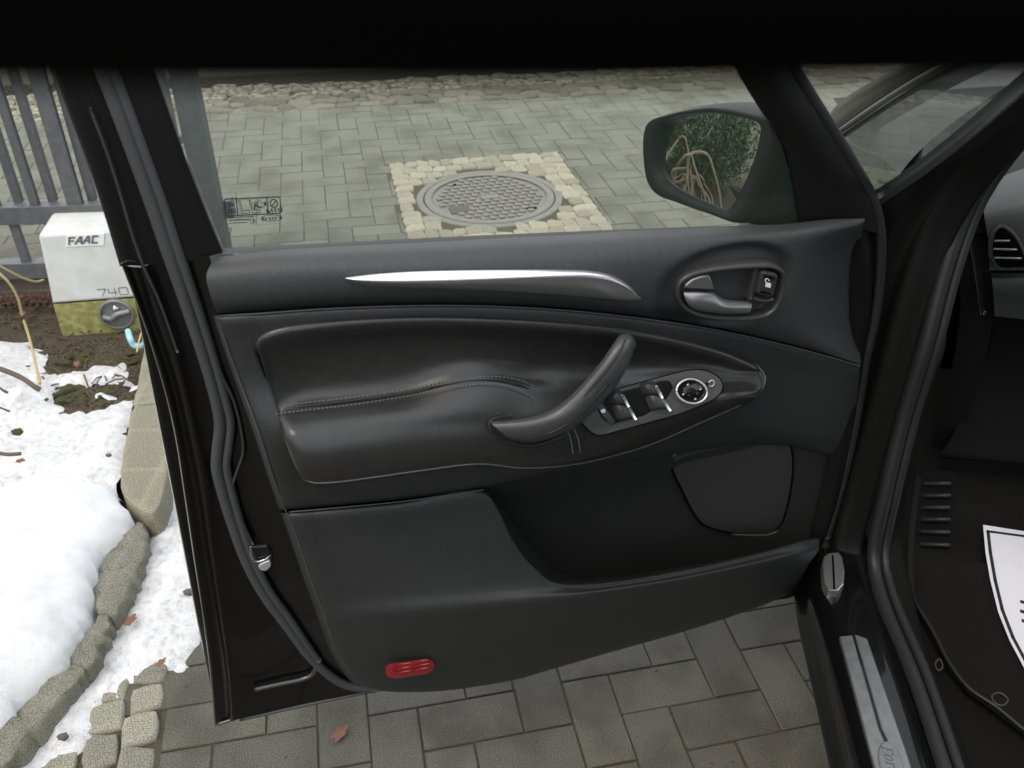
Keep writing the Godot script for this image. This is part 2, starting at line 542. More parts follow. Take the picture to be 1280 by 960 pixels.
func make_ground() -> void:
	var g := begin()
	block(g, Vector3(-120, -60, -1.0), Vector3(120, 160, -0.055), 0.0)
	var land := tag(build("ground", g, M.verge), "", "", "", "structure") as MeshInstance3D
	land.basis = GROUND
	# paving grid: 0.1 m cells, i to the right, j away
	var yaw := deg_to_rad(-11.702)
	var grid := Transform3D(Basis(Vector3(cos(yaw), sin(yaw), 0), Vector3(sin(yaw) * 1.0, cos(yaw), 0), Vector3(0, 0, 1)), Vector3(0.0047, 1.1475, 0))
	grid.basis = Basis(Vector3(cos(yaw), -sin(yaw), 0), Vector3(sin(yaw), cos(yaw), 0), Vector3(0, 0, 1))
	var pave := thing("pavement", "", "", Vector3.ZERO, GROUND, "", "structure")
	pave.transform = Transform3D(GROUND, Vector3.ZERO) * grid
	var bed := begin()
	block(bed, Vector3(-6, -3, -0.05), Vector3(8, 4.25, -0.0045), 0.0)
	block(bed, Vector3(-6, 1.95, -0.03), Vector3(8, 4.24, -0.0022), 0.0)
	build("sand_joints", bed, M.sand, pave)
	var hole := Rect2(0.2, 21.4, 8.55, 9.75)
	var list := []
	for n in range(-60, 60):
		for m in range(-30, 30):
			for r in [Rect2(2 + n + 4 * m, -1 - n, 2, 1), Rect2(n + 4 * m, -1 - n, 1, 2)]:
				var q: Rect2 = cut(r, hole)
				var c := q.get_center()
				if q.get_area() < 0.25 or c.x < -46 or c.x > 34 or c.y < -6 or c.y > 41.9 - c.x * 0.041:
					continue
				var w: Vector3 = grid * Vector3(c.x * 0.1, c.y * 0.1, 0)
				if c.x < -7.05 and w.y < 2.98 - 0.08 * (w.x + 1.5) or c.x > 16 and c.y < 14:
					continue
				list.append([q, w.y])
	list.sort_custom(func(a, b): return a[1] < b[1])
	var rest := begin()
	var singles := 0
	var meshes := {}
	for e in list:
		var q: Rect2 = e[0]
		var near: bool = q.get_center().y < 5.0 and q.get_center().x < 9.5
		var single: bool = near or e[1] > 2.9 and singles < 296
		var size := Vector3(q.size.x * 0.1 - 0.0034, q.size.y * 0.1 - 0.0034, 0.05)
		var key := "%.2f %.2f" % [size.x, size.y]
		if not meshes.has(key):
			meshes[key] = chamfer_box(size, 0.0022)
		var c := q.get_center() * 0.1
		var t := Transform3D(Basis.from_euler(Vector3(rng.randf_range(-0.006, 0.006), rng.randf_range(-0.006, 0.006), rng.randf_range(-0.004, 0.004))), Vector3(c.x + rng.randf_range(-0.0007, 0.0007), c.y + rng.randf_range(-0.0007, 0.0007), rng.randf_range(-0.0015, 0.001)))
		if single:
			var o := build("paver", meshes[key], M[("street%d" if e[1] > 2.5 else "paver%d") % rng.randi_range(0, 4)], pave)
			o.transform = t
			singles += 1
		else:
			rest.append_from(meshes[key], 0, t)
	var far := MeshInstance3D.new()
	far.name = "farther_pavers"
	far.mesh = rest.commit()
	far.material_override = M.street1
	pave.add_child(far, true)
	tag(far, "", "", "", "stuff")
	# small granite cobbles round the manhole, along the drive and along the far kerb
	var stones := []
	for k in 8:
		stones.append(cobble_mesh(k))
	var square := thing("cobble_surround", "", "", Vector3.ZERO, GROUND, "", "structure")
	square.transform = pave.transform
	var sb := begin()
	block(sb, Vector3(0.02, 2.14, -0.05), Vector3(0.875, 3.115, -0.009), 0.0)
	build("sand_joints", sb, M.sand, square)
	var centre := Vector2(0.429, 2.598)
	var ny := 13
	for iy in ny:
		var x := 0.02
		while x < 0.86:
			var dx := rng.randf_range(0.055, 0.085)
			if x + dx > 0.84:
				dx = 0.875 - x
			var s := Vector2(dx, 0.975 / ny)
			var c := Vector2(x + dx / 2, 2.14 + (iy + 0.5) * s.y)
			x += dx
			if c.distance_to(centre) < 0.335 + 0.012:
				continue
			var o := build("cobble", stones[rng.randi_range(0, 7)], M["pale%d" % rng.randi_range(0, 3)], square)
			o.transform = Transform3D(Basis(Vector3(s.x * 1.15, 0, 0), Vector3(0, s.y * 1.15, 0), Vector3(0, 0, 0.06)), Vector3(c.x, c.y, rng.randf_range(0.005, 0.010)))
			o.rotate_z(0.0)
	var strip := thing("cobble_strip", "", "", Vector3.ZERO, GROUND, "", "structure")
	strip.transform = pave.transform
	var cb := begin()
	block(cb, Vector3(-1.05, -0.6, -0.05), Vector3(-0.705, 1.9, -0.016), 0.0)
	build("sand_joints", cb, M.sand, strip)
	for col in 5:
		var y := -0.5 + col * 0.025
		while y < 0.62:
			var dy := rng.randf_range(0.064, 0.082)
			var o := build("cobble", stones[rng.randi_range(0, 7)], M["cobble%d" % rng.randi_range(0, 3)], strip)
			o.transform = Transform3D(Basis.from_euler(Vector3(0, 0, rng.randf_range(-0.12, 0.12))) * Basis.from_scale(Vector3(0.076 * rng.randf_range(0.92, 1.06), dy * 1.05, 0.07)), Vector3(-0.742 - 0.074 * col + rng.randf_range(-0.005, 0.005), y + dy / 2, 0.007 + rng.randf_range(-0.004, 0.005)))
			y += dy
	var band := thing("cobble_gutter", "", "", Vector3(0, 0, 0), GROUND, "", "structure")
	band.transform = Transform3D(GROUND, Vector3.ZERO) * Transform3D(Basis.from_euler(Vector3(0, 0, deg_to_rad(9.4))), Vector3(0.0, 5.30, 0))
	var gb := begin()
	block(gb, Vector3(-8, -0.04, -0.05), Vector3(9, 0.62, -0.014), 0.0)
	build("sand_joints", gb, M.sand, band)
	var more := begin()
	var kept := 0
	for row in 6:
		var x := -4.2 + rng.randf() * 0.1
		while x < 5.2:
			var dx := rng.randf_range(0.085, 0.15)
			var t := Transform3D(Basis.from_euler(Vector3(rng.randf_range(-0.1, 0.1), rng.randf_range(-0.1, 0.1), rng.randf_range(-0.2, 0.2))) * Basis.from_scale(Vector3(dx * 1.12, rng.randf_range(0.098, 0.118), 0.09)), Vector3(x + dx / 2, 0.04 + row * 0.092 + rng.randf_range(-0.012, 0.012), rng.randf_range(0.002, 0.016)))
			if kept < 170 and row < 3 and x > -2.6 and x < 3.0:
				build("cobble", stones[rng.randi_range(0, 7)], M["old_cobble%d" % rng.randi_range(0, 3)], band).transform = t
				kept += 1
			else:
				more.append_from(stones[rng.randi_range(0, 7)], 0, t)
			x += dx
	var mo := MeshInstance3D.new()
	mo.name = "farther_cobbles"
	mo.mesh = more.commit()
	mo.material_override = M.old_cobble1
	band.add_child(mo, true)
	tag(mo, "", "", "", "stuff")
	# sidewalk beyond
	var sw := begin()
	block(sw, Vector3(-9, 0.63, -0.05), Vector3(11, 9.0, 0.05), 0.01)
	var side := tag(build("sidewalk", sw, M.verge), "", "", "", "structure") as Node3D
	side.transform = band.transform
	make_manhole(grid * Vector3(centre.x, centre.y, 0), yaw)


func disc(r: float, z: float, n := 64) -> PackedVector3Array:
	var p := PackedVector3Array()
	for k in n:
		p.append(Vector3(cos(-TAU * k / n) * r, sin(-TAU * k / n) * r, z))
	return p


func make_manhole(at: Vector3, yaw: float) -> void:
	var hole := thing("manhole_cover", "round grey cast iron manhole cover set in a square of pale cobbles", "manhole cover", Vector3(at.x, 0, -at.y), GROUND)
	hole.transform = Transform3D(GROUND * Basis.from_euler(Vector3(0, 0, -yaw + 0.06)), hole.position)
	var f := begin()
	bowl(f, [disc(0.299, -0.03), disc(0.300, 0.002), disc(0.3025, 0.004), disc(0.328, 0.004), disc(0.332, 0.0), disc(0.333, -0.05)].slice(0))
	build("frame", f, M.iron, hole)
	var lid := begin()
	bowl(lid, [disc(0.262, 0.0035), disc(0.264, 0.006), disc(0.291, 0.006), disc(0.294, 0.003), disc(0.295, -0.03)])
	fan(lid, disc(0.263, -0.001))
	var l := build("lid", lid, M.iron, hole)
	var st := begin()
	var p := 0.0405
	for i in range(-7, 8):
		for j in range(-7, 8):
			var x := (i + (0.5 if j % 2 else 0.0)) * p
			var y := j * p * 0.94
			if Vector2(x, y).length() > 0.243 or absf(x) < 0.055 and absf(y) < 0.03 or absf(x + 0.16) < 0.05 and absf(y + 0.10) < 0.045:
				continue
			slab(st, PackedVector3Array([Vector3(x - 0.0135, y - 0.0125, 0.006), Vector3(x - 0.0135, y + 0.0125, 0.006), Vector3(x + 0.0135, y + 0.0125, 0.006), Vector3(x + 0.0135, y - 0.0125, 0.006)]), 0.008, 0.003)
	tag(build("raised_studs", st, M.iron, l), "", "", "", "stuff")
	var pl := begin()
	block(pl, Vector3(-0.042, -0.02, -0.002), Vector3(0.042, 0.02, 0.006), 0.002)
	build("plate", pl, M.iron, l)
	var pl2 := begin()
	block(pl2, Vector3(-0.205, -0.14, -0.002), Vector3(-0.115, -0.065, 0.003), 0.002)
	build("plate", pl2, M.paver0, l)
	for s in [Vector2(-0.12, 0.19), Vector2(0.15, -0.17)]:
		var k := begin()
		block(k, Vector3(s.x - 0.022, s.y - 0.007, -0.002), Vector3(s.x + 0.022, s.y + 0.007, 0.0045), 0.001)
		build("lifting_slot", k, M.black, l)


# ---------------------------------------------------------------- the bank on the left
func outline(p, step: float, amp: float, freq: float, seed_: int) -> PackedVector2Array:   # a closed outline with a ragged edge, in x and forward
	var n := FastNoiseLite.new()
	n.seed = seed_
	n.frequency = freq
	n.fractal_octaves = 4
	var v := PackedVector3Array()
	for q in p:
		v.append(Vector3(q.x, q.y, 0))
	var total := 0.0
	for i in v.size():
		total += v[i].distance_to(v[(i + 1) % v.size()])
	var o := PackedVector2Array()
	for q in ring(v, int(total / step)):
		o.append(Vector2(q.x + n.get_noise_2d(q.x, q.y) * amp, q.y + n.get_noise_2d(q.x + 50, q.y + 50) * amp))
	return o


func sheet(poly: PackedVector2Array, step: float, height: Callable) -> SurfaceTool:   # height(point, distance to the edge)
	var pts := PackedVector2Array(poly)
	var lo := poly[0]
	var hi := poly[0]
	for q in poly:
		lo = lo.min(q)
		hi = hi.max(q)
	var edge := poly.duplicate()
	edge.append(poly[0])
	var dist := []
	for q in poly:
		dist.append(0.0)
	var y := lo.y
	var odd := 0
	while y < hi.y:
		var x := lo.x + (step * 0.5 if odd % 2 else 0.0)
		while x < hi.x:
			var q := Vector2(x, y)
			if Geometry2D.is_point_in_polygon(q, poly):
				var d := 1e9
				for i in poly.size():
					var a := edge[i]
					if absf(a.x - q.x) < d + 0.1 and absf(a.y - q.y) < d + 0.1:
						d = minf(d, Geometry2D.get_closest_point_to_segment(q, a, edge[i + 1]).distance_to(q))
				if d > step * 0.4:
					pts.append(q)
					dist.append(d)
			x += step
		y += step * 0.87
		odd += 1
	var st := begin()
	var t := Geometry2D.triangulate_delaunay(pts)
	for i in range(0, t.size(), 3):
		var c := (pts[t[i]] + pts[t[i + 1]] + pts[t[i + 2]]) / 3.0
		if not Geometry2D.is_point_in_polygon(c, poly):
			continue
		var k := [t[i], t[i + 1], t[i + 2]]
		if (pts[k[1]] - pts[k[0]]).cross(pts[k[2]] - pts[k[0]]) > 0:
			k.reverse()
		for j in k:
			st.add_vertex(Vector3(pts[j].x, pts[j].y, height.call(pts[j], dist[j])))
	return st


func ground_mesh(called: String, st, m: Material, label := "", category := "", kind := "structure", group := "") -> MeshInstance3D:
	var o := build(called, st, m)
	o.basis = GROUND
	tag(o, label, category, group, kind)
	return o


func make_left_bank() -> void:
	var nz := FastNoiseLite.new()
	nz.seed = 5
	nz.frequency = 6.0
	nz.fractal_octaves = 4
	var broad := FastNoiseLite.new()
	broad.seed = 9
	broad.frequency = 1.6
	# soil behind the kerb, up to the gate
	var soil := outline([Vector3(-1.06, 2.62, 0), Vector3(-1.10, 2.1, 0), Vector3(-1.06, 1.8, 0), Vector3(-1.14, 1.5, 0), Vector3(-1.3, 1.2, 0), Vector3(-2.2, 1.0, 0), Vector3(-4.4, 1.0, 0), Vector3(-4.4, 3.0, 0), Vector3(-2.6, 2.95, 0), Vector3(-1.2, 2.98, 0)], 0.05, 0.0, 1.0, 1)
	ground_mesh("soil", sheet(soil, 0.035, func(p, _d): return 0.045 * clampf((2.5 - p.y) / 0.3, -0.2, 1.0) + (nz.get_noise_2d(p.x * 1.5, p.y * 1.5) * 0.03 + broad.get_noise_2d(p.x, p.y) * 0.03) * clampf((2.6 - p.y) / 0.2, 0.2, 1.0)), M.soil, "", "", "structure")
	# the thick snow bank
	var bank := outline([Vector3(-1.372, 1.6179, 0.09), Vector3(-1.2801, 1.6713, 0.09), Vector3(-1.1843, 1.7268, 0.09), Vector3(-1.0747, 1.7081, 0.09), Vector3(-0.98, 1.6713, 0.09), Vector3(-0.921, 1.6064, 0.09), Vector3(-0.8905, 1.5473, 0.09), Vector3(-0.9043, 1.4961, 0.09), Vector3(-0.9254, 1.4243, 0.09), Vector3(-0.9096, 1.3287, 0.09), Vector3(-0.885, 1.2404, 0.09), Vector3(-0.8881, 1.1665, 0.09), Vector3(-0.8974, 1.1199, 0.09), Vector3(-0.9324, 1.0643, 0.09), Vector3(-0.9575, 0.9947, 0.09), Vector3(-1.0258, 0.9328, 0.09), Vector3(-1.1658, 0.857, 0.09), Vector3(-1.4615, 1.0151, 0.09), Vector3(-1.7091, 1.4293, 0.09)], 0.03, 0.02, 5.0, 11)
	ground_mesh("snow", sheet(bank, 0.02, func(p, d): return lerpf(-0.05, 0.07, smoothstep(0.0, 0.012, d)) + 0.12 * (1.0 - exp(-d / 0.075)) + (nz.get_noise_2d(p.x, p.y) * 0.022 + broad.get_noise_2d(p.x, p.y) * 0.03) * clampf(d / 0.1, 0, 1)), M.snow, "", "", "stuff")
	# thin old snow on the soil above it
	var k := 0
	for c in [[Vector3(-1.917, 2.542, 0.075), Vector3(-1.7121, 2.5314, 0.075), Vector3(-1.5917, 2.5, 0.075), Vector3(-1.5041, 2.38, 0.075), Vector3(-1.3673, 2.2952, 0.075), Vector3(-1.3094, 2.3371, 0.075), Vector3(-1.2479, 2.3608, 0.075), Vector3(-1.2047, 2.3184, 0.075), Vector3(-1.202, 2.2634, 0.075), Vector3(-1.2505, 2.2366, 0.075), Vector3(-1.3084, 2.2234, 0.075), Vector3(-1.3615, 2.2059, 0.075), Vector3(-1.3705, 2.1546, 0.075), Vector3(-1.328, 2.0887, 0.075), Vector3(-1.2455, 2.0687, 0.075), Vector3(-1.1871, 2.0968, 0.075), Vector3(-1.1511, 2.1254, 0.075), Vector3(-1.1208, 2.1131, 0.075), Vector3(-1.0852, 2.0332, 0.075), Vector3(-1.0478, 1.8923, 0.075), Vector3(-1.0114, 1.7574, 0.075), Vector3(-0.9901, 1.6885, 0.075), Vector3(-1.0783, 1.707, 0.075), Vector3(-1.1882, 1.7257, 0.075), Vector3(-1.2816, 1.6643, 0.075), Vector3(-1.41, 1.6056, 0.075)],
			[Vector3(-1.1808, 2.2059, 0.075), Vector3(-1.1504, 2.1886, 0.075), Vector3(-1.1388, 2.2234, 0.075), Vector3(-1.1447, 2.2679, 0.075), Vector3(-1.1758, 2.2589, 0.075)], [Vector3(-1.2553, 2.163, 0.075), Vector3(-1.2238, 2.18, 0.075), Vector3(-1.1888, 2.163, 0.075), Vector3(-1.2029, 2.1379, 0.075), Vector3(-1.239, 2.1337, 0.075)]]:
		var pl := outline(c, 0.014, 0.045, 11.0, 30 + k)
		ground_mesh("snow", sheet(pl, 0.02, func(p, d): return 0.046 * clampf((2.5 - p.y) / 0.3, -0.2, 1.0) + 0.022 * (1.0 - exp(-d / 0.02)) + (nz.get_noise_2d(p.x * 1.5, p.y * 1.5) * 0.03 + broad.get_noise_2d(p.x, p.y) * 0.03) * clampf((2.6 - p.y) / 0.2, 0.2, 1.0)), M.old_snow, "", "", "stuff")
		k += 1
	# old snow lying on the drive
	var drive := outline([Vector3(-0.9356, 1.8845, 0.02), Vector3(-0.8476, 1.7265, 0.02), Vector3(-0.7589, 1.5516, 0.02), Vector3(-0.7027, 1.3975, 0.02), Vector3(-0.6895, 1.3271, 0.02), Vector3(-0.6857, 1.2607, 0.02), Vector3(-0.6837, 1.2143, 0.02), Vector3(-0.6917, 1.1858, 0.02), Vector3(-0.717, 1.202, 0.02), Vector3(-0.7368, 1.2061, 0.02), Vector3(-0.7405, 1.1817, 0.02), Vector3(-0.7657, 1.1678, 0.02), Vector3(-0.7919, 1.1579, 0.02), Vector3(-0.7956, 1.1231, 0.02), Vector3(-0.8151, 1.1231, 0.02), Vector3(-0.8393, 1.1269, 0.02), Vector3(-0.8308, 1.0968, 0.02), Vector3(-0.8261, 1.0604, 0.02), Vector3(-0.8336, 1.0321, 0.02), Vector3(-0.8367, 0.9944, 0.02), Vector3(-0.8597, 0.9695, 0.02), Vector3(-0.898, 0.9214, 0.02), Vector3(-0.9601, 0.8982, 0.02), Vector3(-0.9546, 1.0113, 0.02), Vector3(-0.9319, 1.1005, 0.02), Vector3(-0.9156, 1.1979, 0.02), Vector3(-0.9066, 1.2824, 0.02), Vector3(-0.9242, 1.3975, 0.02), Vector3(-0.9147, 1.4981, 0.02), Vector3(-0.9074, 1.6217, 0.02), Vector3(-0.9224, 1.7265, 0.02)], 0.018, 0.025, 14.0, 21)
	ground_mesh("snow", sheet(drive, 0.014, func(p, d): return -0.004 + 0.03 * (1.0 - exp(-d / 0.02)) + nz.get_noise_2d(p.x * 2, p.y * 2) * 0.014 * clampf(d / 0.02, 0, 1)), M.old_snow, "", "", "stuff")
	# kerb: cut stones, then rough granite
	var kerb := thing("kerb", "", "", Vector3.ZERO, GROUND, "", "structure")
	var i := 0
	var n2 := FastNoiseLite.new()
	n2.seed = 41
	n2.frequency = 9.0
	n2.fractal_octaves = 4
	for c in [[Vector3(-1.1646, 2.4074, 0.1), Vector3(-1.1281, 2.4123, 0.1), Vector3(-1.1067, 2.4173, 0.1), Vector3(-1.0668, 2.3253, 0.1), Vector3(-1.023, 2.2117, 0.1), Vector3(-0.9956, 2.1263, 0.1), Vector3(-0.9719, 2.0453, 0.1), Vector3(-0.9989, 2.0374, 0.1), Vector3(-1.0326, 2.0296, 0.1), Vector3(-1.066, 2.0218, 0.1), Vector3(-1.0917, 2.1138, 0.1), Vector3(-1.1219, 2.2338, 0.1), Vector3(-1.1439, 2.3253, 0.1)], [Vector3(-1.0633, 2.014, 0.1), Vector3(-1.0299, 2.0218, 0.1), Vector3(-0.995, 2.0257, 0.1), Vector3(-0.9669, 2.0296, 0.1), Vector3(-0.9295, 1.9132, 0.1), Vector3(-0.9036, 1.8258, 0.1), Vector3(-0.8801, 1.7276, 0.1), Vector3(-0.866, 1.6598, 0.1), Vector3(-0.8585, 1.5953, 0.1), Vector3(-0.8692, 1.5755, 0.1), Vector3(-0.9069, 1.5953, 0.1), Vector3(-0.9396, 1.6213, 0.1), Vector3(-0.9693, 1.6598, 0.1), Vector3(-0.9913, 1.7087, 0.1), Vector3(-1.0199, 1.8089, 0.1), Vector3(-1.0449, 1.9132, 0.1)]]:
		rough_stone(kerb, c, M.kerb, n2, 0.16, 0.103)
	for c in [[Vector3(-0.9018, 1.5826, 0.07), Vector3(-0.8693, 1.522, 0.07), Vector3(-0.8545, 1.4364, 0.07), Vector3(-0.8538, 1.3634, 0.07), Vector3(-0.8611, 1.288, 0.07), Vector3(-0.8903, 1.2924, 0.07), Vector3(-0.9343, 1.3872, 0.07), Vector3(-0.9449, 1.4617, 0.07), Vector3(-0.9301, 1.522, 0.07)], [Vector3(-0.8886, 1.288, 0.07), Vector3(-0.8663, 1.2836, 0.07), Vector3(-0.8586, 1.2194, 0.07), Vector3(-0.8629, 1.1547, 0.07), Vector3(-0.892, 1.1547, 0.07), Vector3(-0.9167, 1.1825, 0.07), Vector3(-0.8988, 1.2277, 0.07)],
			[Vector3(-0.892, 1.1547, 0.07), Vector3(-0.8678, 1.1508, 0.07), Vector3(-0.8778, 1.0974, 0.07), Vector3(-0.8981, 1.0291, 0.07), Vector3(-0.9195, 0.9699, 0.07), Vector3(-0.9473, 0.9064, 0.07), Vector3(-1.0087, 0.9142, 0.07), Vector3(-0.9797, 1.0084, 0.07), Vector3(-0.9463, 1.0609, 0.07), Vector3(-0.9225, 1.1276, 0.07)]]:
		rough_stone(kerb, c, M.rock, n2, 1.0, 0.078)


func rough_stone(parent: Node, c: Array, m: Material, n2: FastNoiseLite, amp: float, high: float) -> void:
	var st := begin()
	var p := clockwise(ring(c, 70))
	var rows := []
	for s in [[0.004, 0.0], [0.0, -0.005], [-0.001, -0.03], [-0.004, -0.14]]:
		var row := PackedVector3Array()
		for q in inset(p, s[0], s[1]):
			row.append(q + Vector3(n2.get_noise_3dv(q * 3.0) * 0.012, n2.get_noise_3dv(q * 3.0 + Vector3(9, 0, 0)) * 0.012, n2.get_noise_3dv(q * 2.0 + Vector3(0, 9, 0)) * 0.005) * amp)
		rows.append(row)
	bowl(st, rows.duplicate())
	var poly := PackedVector2Array()
	for q in rows[0]:
		poly.append(Vector2(q.x, q.y))
	var top: PackedVector3Array = rows[0]
	var cap := sheet(poly, 0.012, func(q, d):
		var best := 1e9
		var z := 0.0
		for v in top:
			var dd := Vector2(v.x, v.y).distance_to(q)
			if dd < best:
				best = dd
				z = v.z
		return lerpf(z, high + (n2.get_noise_2d(q.x * 1.6, q.y * 1.6) * 0.02 + absf(n2.get_noise_2d(q.x * 5.0, q.y * 5.0)) * 0.012) * amp, clampf(d / 0.012, 0, 1)))
	st.append_from(cap.commit(), 0, Transform3D.IDENTITY)
	build("kerb_stone", st, m, parent)


func bar(st: SurfaceTool, a: Vector3, b: Vector3, w: float, d: float) -> void:   # an upright or level bar of the gate, w wide and d deep
	var along_ := (b - a).normalized()
	var s := along_.cross(Vector3(0, 0, 1)).normalized() * w / 2
	var e := Vector3(0, 0, d / 2)
	slab_at(st, [a - s + e, a + s + e, b + s + e, b - s + e], d, 0.002)


func make_gate() -> void:
	# gate plane: heading 85.5 degrees through (-1.824, 2.74); local x along it, y up, z towards the drive
	var gb := Basis(Vector3(0.99692, 0, -0.07846), Vector3(0, 1, 0), Vector3(0.07846, 0, 0.99692))
	var gate := thing("sliding_gate", "grey metal sliding gate of upright bars with a rusty toothed rack", "gate", Vector3(-1.824, 0, -2.74), gb)
	var r := begin()
	var top := [Vector3(0.1127, 0.3559, 0), Vector3(0.4282, 0.3682, 0)]
	var y0: float = (top[0].y + top[1].y) / 2.0
	bar(r, Vector3(-2.2, y0, 0), Vector3(0.88, y0, 0), 0.062, 0.045)
	build("rail", r, M.fence, gate)
	var r2 := begin()
	var low := [Vector3(0.0506, 0.1593, 0), Vector3(0.2126, 0.1622, 0)]
	var y1: float = (low[0].y + low[1].y) / 2.0
	bar(r2, Vector3(-2.2, y1, 0), Vector3(0.88, y1, 0), 0.058, 0.05)
	build("rail", r2, M.fence, gate)
	var r3 := begin()
	bar(r3, Vector3(-2.2, y1 - 0.055, -0.02), Vector3(0.88, y1 - 0.055, -0.02), 0.05, 0.05)
	build("guide_beam", r3, M.twig, gate)
	var rk := begin()
	var yk := y1 - 0.10
	bar(rk, Vector3(-2.2, yk, 0.03), Vector3(0.8, yk, 0.03), 0.03, 0.03)
	var x := -2.2
	while x < 0.8:
		block(rk, Vector3(x, yk - 0.03, 0.015), Vector3(x + 0.012, yk - 0.014, 0.045), 0.002)
		x += 0.024
	build("rack", rk, M.rust, gate)
	for q in [[[Vector3(0.2378, 0.6111, 0)], 0.028, 0.0], [[Vector3(0.2857, 0.6228, 0)], 0.028, -0.03], [[Vector3(0.3677, 0.6155, 0)], 0.05, 0.0], [[Vector3(0.1742, 0.6205, 0)], 0.028, -0.03], [[Vector3(0.4149, 0.5134, 0)], 0.028, -0.03], [[Vector3(0.1006, 0.6276, 0)], 0.05, 0.0],
			[[Vector3(0.7271, 0.6112, 0)], 0.028, -0.03], [[Vector3(0.5671, 0.6154, 0)], 0.028, -0.03], [[Vector3(0.6294, 0.6138, 0)], 0.028, 0.0], [[Vector3(0.5174, 0.6167, 0)], 0.05, 0.0]]:
		var b := begin()
		var bx: float = q[0][0].x
		bar(b, Vector3(bx, y0 + 0.031, q[2]), Vector3(bx, 1.5, q[2]), q[1], 0.02)
		build("bar", b, M.fence, gate)
	for bx in [[Vector3(0.1479, 0.2674, 0)][0].x, [Vector3(0.2629, 0.2632, 0)][0].x, [Vector3(0.0077, 0.2725, 0)][0].x]:
		var b := begin()
		bar(b, Vector3(bx, y1 + 0.029, 0), Vector3(bx, y0 - 0.031, 0), 0.028, 0.02)
		build("bar", b, M.fence, gate)
	var px: Vector3 = [Vector3(0.8201, 0.5288, 0)][0]
	var gp := thing("gate_post", "square grey metal gate post seen through the edge of the door window", "gate post", gate.position, gb)
	var pst := begin()
	bar(pst, Vector3(px.x, -0.04, 0.05), Vector3(px.x, 1.6, 0.05), 0.07, 0.07)
	build("post", pst, M.post, gp)
	for yy in [0.62, 0.42]:
		var h := begin()
		block(h, Vector3(px.x - 0.13, yy - 0.012, 0.05), Vector3(px.x - 0.036, yy + 0.012, 0.07), 0.002)
		build("guide_bracket", h, M.post, gp)
	# snow and gravel along the far foot of the gate
	var nz := FastNoiseLite.new()
	nz.seed = 77
	nz.frequency = 9.0
	var ridge := outline([Vector3(-4.5, 2.83, 0), Vector3(-1.55, 2.90, 0), Vector3(-1.5, 3.0, 0), Vector3(-1.6, 3.18, 0), Vector3(-2.2, 3.24, 0), Vector3(-4.5, 3.25, 0)], 0.03, 0.03, 6.0, 3)
	ground_mesh("gravel", sheet(ridge, 0.03, func(p, d): return 0.07 * (1.0 - exp(-d / 0.05)) + nz.get_noise_2d(p.x, p.y) * 0.02), M.grit, "", "", "stuff")


func text_mesh(s: String, size: float, depth: float, font := "Droid Sans", bold := false) -> TextMesh:
	var t := TextMesh.new()
	t.text = s
	var f := SystemFont.new()
	f.font_names = PackedStringArray([font])
	f.font_weight = 700 if bold else 400
	t.font = f
	t.font_size = 64
	t.pixel_size = size / 64.0
	t.depth = depth
	t.horizontal_alignment = HORIZONTAL_ALIGNMENT_CENTER
	t.vertical_alignment = VERTICAL_ALIGNMENT_CENTER
	return t


func stroke(st: SurfaceTool, p: Array, w: float, z: float, thick := 0.0006) -> void:   # a flat printed or raised line
	for i in p.size() - 1:
		var a: Vector2 = p[i]
		var b: Vector2 = p[i + 1]
		var s := (b - a).normalized().orthogonal() * w / 2
		var e := (b - a).normalized() * w * 0.3
		slab_at(st, [Vector3(a.x - e.x - s.x, a.y - e.y - s.y, z), Vector3(a.x - e.x + s.x, a.y - e.y + s.y, z), Vector3(b.x + e.x + s.x, b.y + e.y + s.y, z), Vector3(b.x + e.x - s.x, b.y + e.y - s.y, z)], thick, 0.0)


